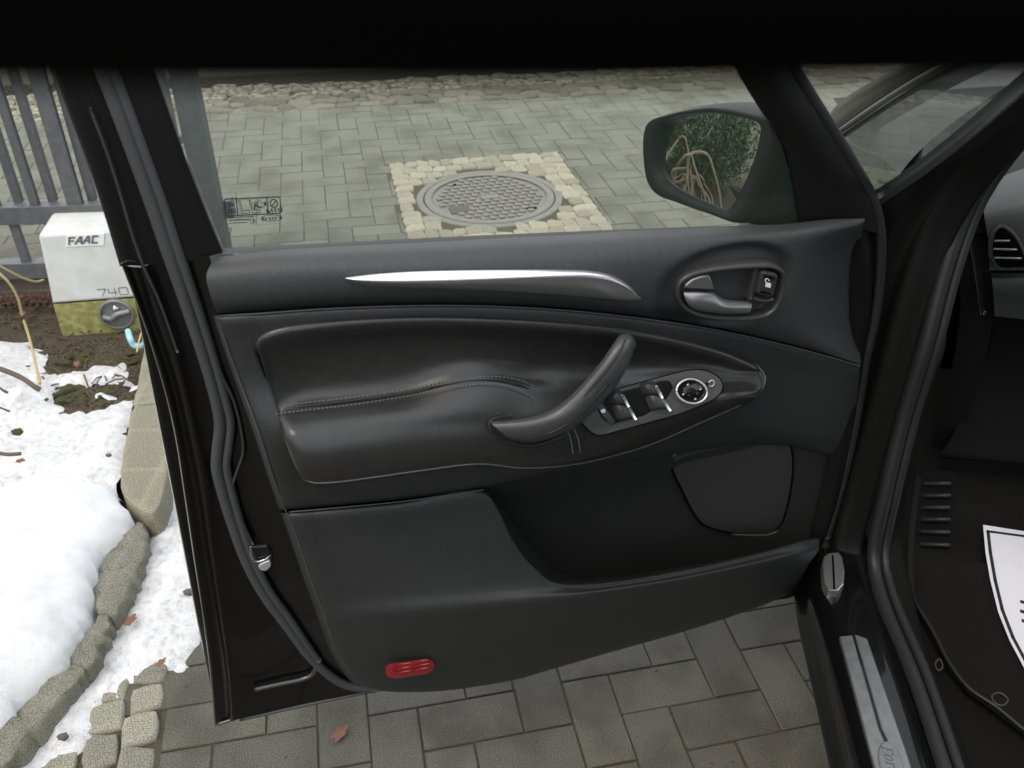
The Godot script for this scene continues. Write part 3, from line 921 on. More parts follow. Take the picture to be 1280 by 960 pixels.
func make_operator() -> void:
	# a gate motor: white cover over a base stained green, front heading 80.2 degrees
	var h := deg_to_rad(80.2)
	var u := Vector3(sin(h), 0, -cos(h))
	var o := thing("gate_motor", "white gate motor with a green stained base and round key lock", "gate motor", Vector3(-1.5264, 0, -2.5687), Basis(u, Vector3(0, 1, 0), Vector3(-u.z, 0, u.x)))
	var wide := 0.288
	var y0 := 0.0
	var f: Array = [Vector3(0, 0, 0), Vector3(0.0205, 0.1219, 0), Vector3(0.0148, 0.1194, 0), Vector3(0.0361, 0.355, 0), Vector3(0.0869, 0.4086, 0), Vector3(0.1458, 0.4231, 0)]
	y0 = f[1].y
	var y1: float = f[3].y
	var deep := 0.2
	var b := begin()
	var rows := []
	for q in [[0.004, y0 - 0.002, 0.0], [0.0, y0 - 0.006, 0.0], [-0.002, -0.02, 0.0]]:
		rows.append(PackedVector3Array([Vector3(q[0], q[1], 0), Vector3(wide - q[0], q[1], 0), Vector3(wide - q[0], q[1], -deep), Vector3(q[0], q[1], -deep)]))
	b.set_smooth_group(-1)
	for r in rows.size():
		rows[r] = PackedVector3Array([rows[r][0], rows[r][1], rows[r][2], rows[r][3]])
	quads(b, rows, true)
	build("base", b, M.algae, o)
	var c := begin()
	var t := 0.02   # the cover tapers upwards and its top corners are cut
	var yt: float = y1 + 0.014
	slab(c, [Vector3(0.0, y0, 0.004), Vector3(t * 0.5, (y0 + y1) * 0.5, 0.0), Vector3(t, y1, -0.004), Vector3(t + 0.004, yt - 0.006, -0.004), Vector3(t + 0.014, yt, -0.004), Vector3(wide - t - 0.014, yt, -0.004), Vector3(wide - t - 0.004, yt - 0.006, -0.004), Vector3(wide - t, y1, -0.004), Vector3(wide - t * 0.5, (y0 + y1) * 0.5, 0.0), Vector3(wide, y0, 0.004)], deep, 0.012, true)
	build("cover", c, M.cover, o)
	var pc: Array = [Vector3(0.094, 0.3197, 0), Vector3(0.105, 0.3606, 0), Vector3(0.2207, 0.3572, 0), Vector3(0.2104, 0.316, 0)]
	var pl := begin()
	for k in 4:
		pc[k].z = -0.001
	slab(pl, pc, 0.004, 0.001)
	var plate := build("name_plate", pl, M.plate, o)
	plate.position = Vector3(0, 0, 0.0005)
	# slanted block letters on the plate
	var le := begin()
	var base: Vector3 = [Vector3(0.1072, 0.3327, 0)][0]
	var end: Vector3 = [Vector3(0.2011, 0.328, 0)][0]
	var s := (end.x - base.x) / 4.0
	var ht := 0.022
	for k in 4:
		var x0 := base.x + s * k
		var put := func(list): return list.map(func(v): return Vector2(x0 + (v.x + v.y * 0.35) * s * 0.72, base.y - 0.004 + v.y * ht))
		match k:
			0:
				stroke(le, put.call([Vector2(0, 0), Vector2(0, 1), Vector2(1, 1)]), 0.0055, 0.001)
				stroke(le, put.call([Vector2(0, 0.5), Vector2(0.8, 0.5)]), 0.005, 0.0012)
			3:
				stroke(le, put.call([Vector2(1, 1), Vector2(0.1, 1), Vector2(0, 0), Vector2(0.9, 0)]), 0.0055, 0.001)
			_:
				stroke(le, put.call([Vector2(-0.3, 0), Vector2(0.55, 1), Vector2(0.8, 1), Vector2(0.85, 0)]), 0.0055, 0.001)
				stroke(le, put.call([Vector2(0.2, 0.38), Vector2(0.8, 0.38)]), 0.005, 0.0012)
	build("lettering", le, M.grey_ink, plate)
	var nu := begin()
	var nb: Vector3 = [Vector3(0.1508, 0.137, 0)][0]
	var ne: Vector3 = [Vector3(0.2503, 0.1369, 0)][0]
	var ns := (ne.x - nb.x) / 3.1
	for k in 3:
		var x0 := nb.x + ns * 1.05 * k
		var put := func(list): return list.map(func(v): return Vector2(x0 + v.x * ns * 0.85, nb.y + v.y * 0.026))
		if k == 0:
			stroke(nu, put.call([Vector2(0, 1), Vector2(1, 1), Vector2(0.4, 0)]), 0.0026, 0.004)
		elif k == 1:
			stroke(nu, put.call([Vector2(0.05, 1), Vector2(0, 0.4), Vector2(1, 0.4)]), 0.0026, 0.004)
			stroke(nu, put.call([Vector2(0.75, 1), Vector2(0.75, 0)]), 0.0026, 0.0042)
		else:
			stroke(nu, put.call([Vector2(0.1, 0), Vector2(0, 0.15), Vector2(0, 0.85), Vector2(0.1, 1), Vector2(0.9, 1), Vector2(1, 0.85), Vector2(1, 0.15), Vector2(0.9, 0), Vector2(0.1, 0)]), 0.0026, 0.004)
	build("number", nu, M.grey_ink, o)
	var lc: Vector3 = [Vector3(0.1897, 0.0659, 0)][0]
	var lk := begin()
	var kn := []
	for q in [[0.048, 0.010], [0.053, 0.012], [0.056, 0.009], [0.057, -0.005]]:
		var row := disc(q[0], q[1], 32)
		for j in row.size():
			row[j] += Vector3(lc.x, lc.y, 0)
		kn.append(row)
	bowl(lk, kn)
	var face := disc(0.049, 0.002, 32)
	for j in face.size():
		face[j] += Vector3(lc.x, lc.y, 0)
	fan(lk, face)
	var lock := build("key_lock", lk, M.lock, o)
	var sl := begin()
	tube(sl, even([Vector3(lc.x - 0.045, lc.y - 0.004, 0.006), Vector3(lc.x - 0.02, lc.y - 0.012, 0.010), Vector3(lc.x + 0.005, lc.y + 0.004, 0.012), Vector3(lc.x + 0.045, lc.y + 0.008, 0.006)], 12), 0.011, 8)
	build("turning_grip", sl, M.lock, lock)
	var kc := begin()
	pillow(kc, ring([Vector3(lc.x + 0.001, lc.y + 0.036, 0.003), Vector3(lc.x + 0.016, lc.y + 0.021, 0.003), Vector3(lc.x + 0.001, lc.y + 0.01, 0.003), Vector3(lc.x - 0.014, lc.y + 0.021, 0.003)], 20), 0.012)
	build("key_cap", kc, M.steel, lock)


func leaf_at(st: SurfaceTool, p: Vector3, size: float, r: RandomNumberGenerator) -> void:
	var b := Basis.from_euler(Vector3(r.randf_range(-1.2, 1.2), r.randf() * TAU, r.randf_range(-1.2, 1.2))) * size
	var g := r.randf_range(0.5, 1.3)
	st.set_color(Color(g * r.randf_range(0.8, 1.2), g, g * 0.8))
	var v := [Vector3(0, 0, 0), Vector3(0.28, 0.08, 0.45), Vector3(0, 0, 1), Vector3(-0.28, 0.08, 0.45)]
	for k in [0, 1, 2, 0, 2, 3]:
		st.add_vertex(p + b * v[k])


func make_hedge() -> void:
	var r := RandomNumberGenerator.new()
	r.seed = 66
	var at := Vector3(-3.3, 0, -2.15)
	var hd := thing("evergreen_shrub", "dense dark green shrub reflected in the upper part of the door mirror", "shrub", at)
	var st := begin()
	st.set_smooth_group(-1)
	for k in 24000:
		var q := Vector3(r.randf_range(-1, 1), r.randf_range(-1, 1), r.randf_range(-1, 1))
		if q.length() > 1.0 or q.length() < 0.55:
			continue
		var lump := 1.0 + 0.25 * sin(q.x * 7.0 + 1.0) * cos(q.z * 6.0)
		leaf_at(st, Vector3(q.x * 0.75 * lump, 0.66 + q.y * 0.58 * lump, q.z * 0.85 * lump), r.randf_range(0.035, 0.07), r)
	build("foliage", st, M.green, hd)
	for k in 5:
		var s := begin()
		var a := TAU * k / 5.0
		tube(s, even([Vector3(cos(a) * 0.06, -0.05, sin(a) * 0.06), Vector3(cos(a) * 0.15, 0.35, sin(a) * 0.15), Vector3(cos(a) * 0.4, 0.85, sin(a) * 0.4)], 8), [0.022, 0.02, 0.018, 0.017, 0.015, 0.013, 0.011, 0.009, 0.006], 6)
		build("stem", s, M.twig, hd)
	var vn := thing("dried_vine", "looping dried beige vine stems reflected in the door mirror", "vine", Vector3(-2.3, 0, -1.72))
	for k in 9:
		var s := begin()
		var z := r.randf_range(-0.42, 0.02)
		var w := r.randf_range(0.10, 0.30)
		var hgt := r.randf_range(0.3, 0.72)
		var pts := []
		for j in 8:
			var t := j / 7.0
			pts.append(Vector3(r.randf_range(-0.16, 0.16), 0.02 + hgt * sin(PI * minf(t * 1.15, 1.0)) + r.randf_range(-0.06, 0.06) * sin(PI * t), z - w * cos(PI * t) + r.randf_range(-0.07, 0.07)))
		var thick := r.randf_range(0.009, 0.021)
		var taper := []
		for j in 41:
			taper.append(thick * (1.0 - 0.55 * j / 40.0) * r.randf_range(0.82, 1.18))
		tube(s, even(pts, 40), taper, 7)
		build("stem", s, M.vine, vn)


# ---------------------------------------------------------------- the car
func make_car() -> void:
	car = thing("car", "black car with its front door wide open and black interior", "car", Vector3(0.5029, 0, -0.9421), Basis(Vector3(0.9956, 0, 0.0941), Vector3(0, 1, 0), Vector3(-0.0941, 0, 0.9956)))
	# local: x inwards from the sill, y up, z backwards
	var body := begin()
	# sill: a profile swept along the opening
	var prof := [[0.10, 0.27], [0.03, 0.278], [0.004, 0.288], [0.0, 0.298], [0.006, 0.318], [0.012, 0.345], [0.006, 0.372], [0.008, 0.39], [0.014, 0.402], [0.022, 0.410], [0.05, 0.413], [0.095, 0.413], [0.104, 0.42]]
	var curves := []
	for q in prof:
		curves.append([Vector3(q[0], q[1], 1.3), Vector3(q[0], q[1], 0.4), Vector3(q[0], q[1], 0.0), Vector3(q[0], q[1], -0.13), Vector3(q[0] + 0.004, q[1] + 0.004, -0.2)])
	curves.reverse()
	loft(body, curves, 30, 3)
	build("sill", body, M.paint, car)
	# hinge pillar of the opening, running up into the windscreen pillar
	var jamb := begin()
	var js := []
	for q in [[-0.02, 0.30], [0.0, 0.27], [0.016, 0.262], [0.02, 0.245], [0.05, 0.238], [0.056, 0.215], [0.085, 0.208], [0.10, 0.205], [0.104, 0.22]]:
		js.append([Vector3(q[0] + 0.002, 0.40, -q[1] + 0.03), Vector3(q[0], 0.43, -q[1] + 0.008), Vector3(q[0], 0.55, -q[1]), Vector3(q[0], 0.75, -q[1]), Vector3(q[0], 0.92, -q[1] - 0.01), Vector3(q[0] + 0.012, 1.03, -minf(q[1], 0.222) - 0.02), Vector3(q[0] + 0.04, 1.13, -minf(q[1], 0.218)), Vector3(q[0] + 0.08, 1.26, -minf(q[1], 0.215) + 0.12), Vector3(q[0] + 0.12, 1.38, -minf(q[1], 0.215) + 0.3)])
	loft(jamb, js, 48, 3)
	build("hinge_pillar", jamb, M.satin_black, car)
	# rubber seal round the opening
	var seal := begin()
	var sp := [Vector3(0.118, 0.416, 1.2), Vector3(0.117, 0.416, 0.6)]
	sp += [Vector3(0.1179, 0.418, 0.2216), Vector3(0.1181, 0.418, 0.0756)]
	sp += [Vector3(0.108, 0.4208, -0.0898), Vector3(0.108, 0.4384, -0.1558)]
	sp += [Vector3(0.1, 0.5706, -0.1712), Vector3(0.1, 0.7202, -0.1917), Vector3(0.1, 0.8524, -0.1942)]
	sp += [Vector3(0.108, 0.9701, -0.2253)]
	sp += [Vector3(0.125, 1.0559, -0.2521)]
	sp += [Vector3(0.15, 1.1432, -0.2436), Vector3(0.15, 1.2128, -0.1741)]
	sp += [Vector3(0.24, 1.38, 0.02)]
	tube(seal, even(sp, 90), 0.0125, 10, 0.9, Vector3(1, 0, 0))
	build("door_opening_seal", seal, M.dark_rubber, car)
	var lip := begin()
	var lp := []
	for v in sp:
		lp.append(v + Vector3(0.019, 0.004, -0.004))
	tube(lip, even(lp, 90), 0.008, 8, 1.0, Vector3(1, 0, 0))
	build("seal_lip", lip, M.dark_rubber, car)
	# scuff plate with the oval badge
	var sc := begin()
	slab(sc, PackedVector3Array([Vector3(0.0225, 0.0, 0), Vector3(0.0225, -0.55, 0), Vector3(0.0475, -0.55, 0), Vector3(0.0475, -0.185, 0), Vector3(0.0445, -0.165, 0), Vector3(0.0445, 0.004, 0)]), 0.008, 0.002)
	var scuff := build("scuff_plate", sc, M.scuff, car)
	scuff.transform = Transform3D(Basis(Vector3(1, 0, 0), Vector3(0, 0, -1), Vector3(0, 1, 0)), Vector3(0, 0.4165, 0))
	var s2 := begin()
	slab(s2, PackedVector3Array([Vector3(0.0475, 0.006, 0), Vector3(0.0475, -0.16, 0), Vector3(0.0515, -0.185, 0), Vector3(0.0515, -0.55, 0), Vector3(0.0745, -0.55, 0), Vector3(0.074, -0.2, 0), Vector3(0.0665, 0.0, 0)]), 0.008, 0.002)
	build("inner_strip", s2, M.scuff, scuff)
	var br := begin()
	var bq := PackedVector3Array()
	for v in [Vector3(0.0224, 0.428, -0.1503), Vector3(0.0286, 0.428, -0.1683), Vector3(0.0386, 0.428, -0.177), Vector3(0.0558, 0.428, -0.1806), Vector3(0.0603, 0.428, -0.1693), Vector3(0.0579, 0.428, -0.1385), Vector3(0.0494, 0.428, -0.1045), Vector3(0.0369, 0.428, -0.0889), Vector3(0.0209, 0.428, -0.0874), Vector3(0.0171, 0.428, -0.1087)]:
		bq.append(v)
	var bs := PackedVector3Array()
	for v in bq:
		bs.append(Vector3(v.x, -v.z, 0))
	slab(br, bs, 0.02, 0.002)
	var glint_plate := build("sill_bracket", br, M.silver, car)  # bright plate added for the white sky reflection on black sill paint
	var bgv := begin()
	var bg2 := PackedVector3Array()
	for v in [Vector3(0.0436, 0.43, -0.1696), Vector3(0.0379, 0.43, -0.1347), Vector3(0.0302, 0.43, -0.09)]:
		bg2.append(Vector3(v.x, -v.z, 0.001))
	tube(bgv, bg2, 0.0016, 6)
	build("bracket_groove", bgv, M.black, glint_plate)  # dark line dividing that painted reflection
	glint_plate.transform = Transform3D(Basis(Vector3(1, 0, 0), Vector3(0, 0, -1), Vector3(0, 1, 0)), Vector3(0, 0.428, 0))
	var bd := begin()
	var oval := [Vector3(0.0311, 0.42, 0.2128), Vector3(0.0391, 0.42, 0.1932), Vector3(0.0498, 0.42, 0.1859), Vector3(0.0588, 0.42, 0.1939), Vector3(0.0629, 0.42, 0.2159), Vector3(0.0592, 0.42, 0.238), Vector3(0.0483, 0.42, 0.2473), Vector3(0.0361, 0.42, 0.2449), Vector3(0.0309, 0.42, 0.2311)]
	var oc := Vector3.ZERO
	for v in oval:
		oc += v / oval.size()
	var ovp := PackedVector3Array()
	for v in ring(oval, 40):
		ovp.append(Vector3(v.x, -v.z, 0.0015))
	slab(bd, ovp, 0.004, 0.0012, true)
	var badge := build("badge", bd, M.lever, scuff)
	var inner := begin()
	slab(inner, inset(clockwise(ovp), 0.0022, 0.0006), 0.001, 0.0002)
	build("badge_face", inner, M.scuff, scuff)
	var tx := text_mesh("Ford", 0.020, 0.0012, "Droid Serif")
	var word := build("badge_lettering", tx, M.grey_ink, scuff)
	word.transform = Transform3D(Basis.from_euler(Vector3(0, 0, -PI / 2)) * Basis(Vector3(1, 0, 0), Vector3(0.3, 1, 0), Vector3(0, 0, 1)), Vector3(oc.x, -oc.z, 0.0022))
	# front pillar, quarter light and what holds it
	var qp := begin()
	var strip := []
	for e in [[-3, 0.008], [0, 0.012], [7, 0.012], [11, 0.004]]:
		pass
	var q0 := [Vector3(0, 1.0534, -0.2641), Vector3(0, 1.1445, -0.1294), Vector3(0, 1.2329, -0.0114), Vector3(0, 1.3137, 0.0877), Vector3(0, 1.3555, 0.1414)]
	var q1 := [Vector3(0, 1.0555, -0.2296), Vector3(0, 1.146, -0.1032), Vector3(0, 1.2327, 0.0092), Vector3(0, 1.3122, 0.1042), Vector3(0, 1.3543, 0.1584)]
	for pr in [[q0, -0.012], [q0, 0.0], [q1, 0.0], [q1, -0.012]]:
		var c := []
		for v in pr[0]:
			c.append(v + Vector3(-0.004 - pr[1] * -1.0, 0, 0))
		strip.append(c)
	loft(qp, strip, 24, 2)
	build("pillar_edge", qp, M.lever, car)  # grey metal stands in for sky reflected in black gloss paint
	var fp := begin()
	var f0 := [Vector3(0.05, 0.9757, -0.8305), Vector3(0.05, 1.0703, -0.7025), Vector3(0.05, 1.1653, -0.5051), Vector3(0.05, 1.238, -0.3354), Vector3(0.05, 1.3071, -0.1872), Vector3(0.05, 1.3646, -0.0665)]
	var f1 := [Vector3(0.03, 1.005, -0.6812), Vector3(0.03, 1.1061, -0.4964), Vector3(0.03, 1.1907, -0.3383), Vector3(0.03, 1.2584, -0.2007), Vector3(0.03, 1.3217, -0.077), Vector3(0.03, 1.3752, 0.0342)]
	var rows := []
	for pr in [[f0, 0.10], [f0, 0.0], [f1, -0.01], [f1, 0.06]]:
		var c := []
		for v in pr[0]:
			c.append(v + Vector3(pr[1], 0, 0))
		rows.append(c)
	loft(fp, rows, 24, 3)
	build("windscreen_pillar", fp, M.paint, car)
	var fs := begin()
	tube(fs, even([Vector3(0.016, 1.0267, -0.619), Vector3(0.016, 1.1266, -0.4401), Vector3(0.016, 1.2097, -0.2838), Vector3(0.016, 1.2736, -0.1534), Vector3(0.016, 1.3344, -0.0322)], 24), 0.0055, 8, 0.6)
	build("pillar_trim", fs, M.lever, car)
	var qg := begin()
	slab(qg, PackedVector3Array(), 0, 0) if false else null
	var gl := [Vector3(0.025, 1.016, -0.6388), Vector3(0.025, 1.0246, -0.3311), Vector3(0.025, 1.1416, -0.1625), Vector3(0.025, 1.2425, -0.0311), Vector3(0.025, 1.3183, 0.0572), Vector3(0.025, 1.3332, -0.0382), Vector3(0.025, 1.2648, -0.1746), Vector3(0.025, 1.193, -0.3217)]
	for k in range(1, gl.size() - 1):
		for v in [gl[0], gl[k], gl[k + 1]]:
			qg.add_vertex(v)
	build("quarter_window", qg, M.dark_glass, car)
	# black bar added close before the lens, an unidentified dark shape, no roof part
	var rr := begin()
	var rail := [Vector3(0.40, 1.47, -0.42), Vector3(0.16, 1.50, -0.78)]
	var sect := [Vector2(0.0, 0.0)]
	var rc := []
	# lower edge seen against the street, in world space, then bodily upwards and backwards
	var edge := []
	for q in [[-0.32, 1.5196], [-0.14, 1.5222], [-0.055, 1.5239], [0.0, 1.5239], [0.055, 1.5246], [0.14, 1.5259], [0.32, 1.5284]]:
		edge.append(car.transform.affine_inverse() * Vector3(q[0], q[1], -0.08))
	for q in [[0.50, 1.530, -0.22], [0.64, 1.532, -0.50], [0.74, 1.534, -0.82], [0.79, 1.535, -1.05]]:
		edge.append(car.transform.affine_inverse() * Vector3(q[0], q[1], q[2]))
	var back := car.transform.basis.inverse() * Vector3(0, 0, 1)
	for d in [[0.02, 0.010], [0.008, 0.001], [0.0, 0.003], [-0.003, 0.010], [0.0, 0.03], [0.015, 0.05], [0.035, 0.06]]:
		var c := []
		for v in edge:
			c.append(v + back * d[0] + Vector3(0, d[1], 0))
		rc.append(c)
	rc.reverse()
	loft(rr, rc, 60, 3)
	build("roof_edge", rr, M.black, car)
	# the closed rest of the cabin
	var shell := begin()
	block(shell, Vector3(0.13, 0.26, -0.9), Vector3(1.75, 0.30, 1.9), 0.0)
	block(shell, Vector3(1.70, 0.30, -0.9), Vector3(1.75, 1.0, 1.9), 0.0)
	block(shell, Vector3(0.10, 0.30, -0.95), Vector3(1.75, 0.97, -0.9), 0.0)
	block(shell, Vector3(0.10, 0.30, 1.85), Vector3(1.75, 1.55, 1.9), 0.0)
	block(shell, Vector3(0.26, 1.5, -0.1), Vector3(1.62, 1.55, 1.9), 0.0)
	build("cabin_shell", shell, M.black, car)
	var hood := begin()
	loft(hood, [[Vector3(0.45, 0.70, -1.9), Vector3(0.85, 0.83, -1.95), Vector3(1.5, 0.78, -1.9)], [Vector3(0.42, 0.80, -1.4), Vector3(0.85, 0.93, -1.4), Vector3(1.52, 0.86, -1.4)], [Vector3(0.36, 0.90, -0.85), Vector3(0.85, 0.98, -0.95), Vector3(1.55, 0.92, -0.85)]], 12, 4)
	build("bonnet", hood, M.paint, car)
	var wing := begin()
	loft(wing, [[Vector3(0.36, 0.90, -0.85), Vector3(0.42, 0.80, -1.4), Vector3(0.45, 0.70, -1.9)], [Vector3(0.10, 0.70, -0.75), Vector3(0.0, 0.72, -1.3), Vector3(0.1, 0.66, -1.9)], [Vector3(-0.01, 0.30, -0.45), Vector3(-0.02, 0.58, -1.2), Vector3(0.1, 0.4, -1.9)]], 12, 6)
	build("wing", wing, M.paint, car)
	var ws := begin()
	quads(ws, [PackedVector3Array([Vector3(0.28, 1.48, 0.02), Vector3(1.48, 1.48, 0.02)]), PackedVector3Array([Vector3(0.12, 1.02, -0.88), Vector3(1.62, 1.02, -0.88)])])
	build("windscreen", ws, M.dark_glass, car)


func make_interior() -> void:
	var d := begin()   # end of the dashboard
	var a := [Vector3(0.1802, 1.0214, -0.42), Vector3(0.2079, 0.9981, -0.42), Vector3(0.2317, 0.959, -0.42), Vector3(0.2536, 0.91, -0.42), Vector3(0.2743, 0.8621, -0.42)]
	var top := []
	var face := []
	for v in a:
		face.append(v)
	var rows := []
	for s in [[0.0, 0.0], [0.02, 0.012], [0.06, 0.01], [0.12, 0.0]]:
		pass
	loft(d, [
		[Vector3(0.3827, 0.8632, -1), Vector3(0.4475, 0.8763, -1), Vector3(0.5482, 0.8797, -1), Vector3(0.6314, 0.8824, -1)],
		[Vector3(0.2567, 0.9496, -0.62), Vector3(0.307, 0.9696, -0.62), Vector3(0.3845, 0.9872, -0.62), Vector3(0.4635, 0.9957, -0.62)],
		[Vector3(0.2355, 0.9745, -0.46), Vector3(0.2583, 0.9922, -0.46), Vector3(0.3155, 1.0108, -0.46), Vector3(0.3883, 1.0162, -0.46)],
		[Vector3(0.2218, 0.9727, -0.41), Vector3(0.2501, 0.9821, -0.41), Vector3(0.3083, 0.9926, -0.41), Vector3(0.3726, 1.0005, -0.41)],
		[Vector3(0.2443, 0.9215, -0.41), Vector3(0.2764, 0.9244, -0.41), Vector3(0.335, 0.9298, -0.41), Vector3(0.3955, 0.9353, -0.41)],
		[Vector3(0.2644, 0.8692, -0.42), Vector3(0.2964, 0.8707, -0.42), Vector3(0.3574, 0.8736, -0.42), Vector3(0.4199, 0.878, -0.42)]], 20, 4)
	var dash := build("dashboard", d, M.dash, car)
	var dt := begin()
	loft(dt, [[Vector3(0.10, 0.985, -1.0), Vector3(0.7, 1.02, -1.05), Vector3(1.6, 0.985, -1.0)], [Vector3(0.10, 0.985, -0.7), Vector3(0.7, 1.0, -0.7), Vector3(1.6, 0.985, -0.7)], [Vector3(0.14, 0.975, -0.47), Vector3(0.7, 0.98, -0.47), Vector3(1.6, 0.975, -0.47)], [Vector3(0.16, 0.93, -0.43), Vector3(0.7, 0.94, -0.43), Vector3(1.6, 0.93, -0.43)]], 12, 4)
	build("dashboard_top", dt, M.satin_black, car)
	var l := begin()
	loft(l, [
		[Vector3(0.2694, 0.8624, -0.425), Vector3(0.3002, 0.8638, -0.425), Vector3(0.3616, 0.8668, -0.425), Vector3(0.4746, 0.8737, -0.425)],
		[Vector3(0.2686, 0.8564, -0.41), Vector3(0.2993, 0.8579, -0.41), Vector3(0.3577, 0.8608, -0.41), Vector3(0.4705, 0.8663, -0.41)],
		[Vector3(0.2785, 0.826, -0.405), Vector3(0.3103, 0.8246, -0.405), Vector3(0.3676, 0.8245, -0.405), Vector3(0.4827, 0.8274, -0.405)],
		[Vector3(0.2979, 0.7826, -0.42), Vector3(0.3348, 0.7798, -0.42), Vector3(0.3893, 0.7764, -0.42), Vector3(0.5071, 0.7796, -0.42)]], 16, 4)
	build("lower_dashboard", l, M.plastic, car)
	var l2 := begin()
	loft(l2, [
		[Vector3(0.2925, 0.7871, -0.42), Vector3(0.3339, 0.783, -0.42), Vector3(0.3883, 0.7795, -0.42), Vector3(0.506, 0.7827, -0.42)],
		[Vector3(0.3363, 0.7082, -0.48), Vector3(0.3876, 0.7026, -0.48), Vector3(0.4388, 0.6969, -0.48), Vector3(0.5622, 0.7041, -0.48)],
		[Vector3(0.3507, 0.6075, -0.5), Vector3(0.4188, 0.6025, -0.5), Vector3(0.4782, 0.6007, -0.5), Vector3(0.6078, 0.6053, -0.5)],
		[Vector3(0.3182, 0.4906, -0.46), Vector3(0.3951, 0.4863, -0.46), Vector3(0.5008, 0.4841, -0.46), Vector3(0.6346, 0.4842, -0.46)],
		[Vector3(0.2989, 0.4549, -0.44), Vector3(0.3754, 0.4527, -0.44), Vector3(0.5054, 0.4466, -0.44), Vector3(0.64, 0.445, -0.44)],
		[Vector3(0.3456, 0.3985, -0.52), Vector3(0.4173, 0.3997, -0.52), Vector3(0.5528, 0.3973, -0.52), Vector3(0.693, 0.3997, -0.52)]], 16, 4)
	build("knee_panel", l2, M.shaded_trim, car)
	var e := begin()   # dark side of the dashboard and glossy trim strip
	loft(e, [[Vector3(0.2473, 0.9357, -0.6), Vector3(0.2592, 0.9484, -0.6), Vector3(0.2807, 0.9217, -0.6)], [Vector3(0.2051, 0.9131, -0.44), Vector3(0.2256, 0.914, -0.44), Vector3(0.2538, 0.9152, -0.44)], [Vector3(0.2524, 0.7606, -0.44), Vector3(0.2798, 0.7702, -0.44), Vector3(0.3066, 0.7717, -0.44)], [Vector3(0.2983, 0.4434, -0.48), Vector3(0.3212, 0.4451, -0.48), Vector3(0.3516, 0.4474, -0.48)]], 8, 4)
	build("dashboard_side", e, M.shaded_trim, car)
	var es := begin()
	tube(es, even([Vector3(0.2086, 0.9374, -0.4), Vector3(0.2225, 0.9065, -0.4), Vector3(0.2421, 0.8603, -0.4), Vector3(0.2682, 0.7971, -0.4)], 14), 0.0045, 8)
	build("side_strip", es, M.gloss, car)
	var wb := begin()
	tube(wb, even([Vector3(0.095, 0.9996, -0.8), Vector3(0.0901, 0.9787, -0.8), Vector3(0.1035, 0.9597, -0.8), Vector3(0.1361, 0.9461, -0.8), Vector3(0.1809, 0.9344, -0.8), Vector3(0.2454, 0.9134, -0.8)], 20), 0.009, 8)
	build("windscreen_base_trim", wb, M.stem, car)  # beige tube added for a curved reflection in the quarter window
	# air vent
	var vent := ring([Vector3(0.2541, 0.8998, -0.405), Vector3(0.2457, 0.9239, -0.405), Vector3(0.244, 0.9466, -0.405), Vector3(0.2502, 0.9552, -0.405), Vector3(0.2642, 0.9502, -0.405), Vector3(0.2812, 0.9355, -0.405), Vector3(0.2986, 0.9119, -0.405), Vector3(0.3113, 0.8878, -0.405), Vector3(0.2946, 0.8841, -0.405), Vector3(0.2689, 0.8843, -0.405)], 40)
	var hole := begin()
	pillow(hole, vent, -0.02, 3)
	var vt := begin()
	var loop := Array(vent)
	loop.append(vent[0])
	tube(vt, PackedVector3Array(loop), 0.0045, 8)
	var v := build("air_vent", vt, M.smooth, car)
	var hb := begin()
	var rows2 := PackedVector3Array()
	for q in vent:
		rows2.append(q + Vector3(0, 0, 0.004))
	slab(hb, rows2, 0.003, 0.0)
	build("vent_opening", hb, M.black, v)
	for c in [[Vector3(0.2443, 0.9342, -0.395), Vector3(0.2677, 0.9352, -0.395)], [Vector3(0.2472, 0.9201, -0.395), Vector3(0.2835, 0.9203, -0.395)], [Vector3(0.2531, 0.9046, -0.395), Vector3(0.2958, 0.9051, -0.395)]]:
		var b := begin()
		tube(b, even(c, 4), 0.0018, 6)
		build("vent_slat", b, M.lever, v)
	# kick panel beside the footwell, footrest with ribs
	var k := begin()
	loft(k, [
		[Vector3(0.13, 0.41, 0.9), Vector3(0.13, 0.41, 0.2), Vector3(0.132, 0.41, -0.05), Vector3(0.13, 0.47, -0.18), Vector3(0.125, 0.65, -0.21), Vector3(0.13, 0.78, -0.22)],
		[Vector3(0.165, 0.40, 0.9), Vector3(0.165, 0.40, 0.2), Vector3(0.165, 0.40, -0.06), Vector3(0.165, 0.47, -0.20), Vector3(0.165, 0.65, -0.26), Vector3(0.17, 0.78, -0.28)],
		[Vector3(0.185, 0.31, 0.9), Vector3(0.185, 0.31, 0.2), Vector3(0.19, 0.31, -0.08), Vector3(0.20, 0.40, -0.3), Vector3(0.2, 0.65, -0.42), Vector3(0.22, 0.78, -0.42)]], 30, 5)
	build("kick_panel", k, M.shaded_trim, car)
	var bk := begin()
	tube(bk, even([Vector3(0.17, 0.5759, -0.2335), Vector3(0.17, 0.5113, -0.2038), Vector3(0.17, 0.4409, -0.1592), Vector3(0.17, 0.3866, -0.0999)], 20), 0.006, 8)
	build("carpet_edge", bk, M.carpet, car)
	var fr := begin()
	loft(fr, [[Vector3(0.2802, 0.4002, -0.46), Vector3(0.3185, 0.4032, -0.46), Vector3(0.3517, 0.4016, -0.46)], [Vector3(0.2675, 0.3378, -0.38), Vector3(0.3047, 0.3368, -0.38), Vector3(0.3364, 0.3331, -0.38)], [Vector3(0.2584, 0.2739, -0.3), Vector3(0.2955, 0.2709, -0.3), Vector3(0.3302, 0.2654, -0.3)]], 6, 6)
	var rest := build("footrest", fr, M.shaded_trim, car)
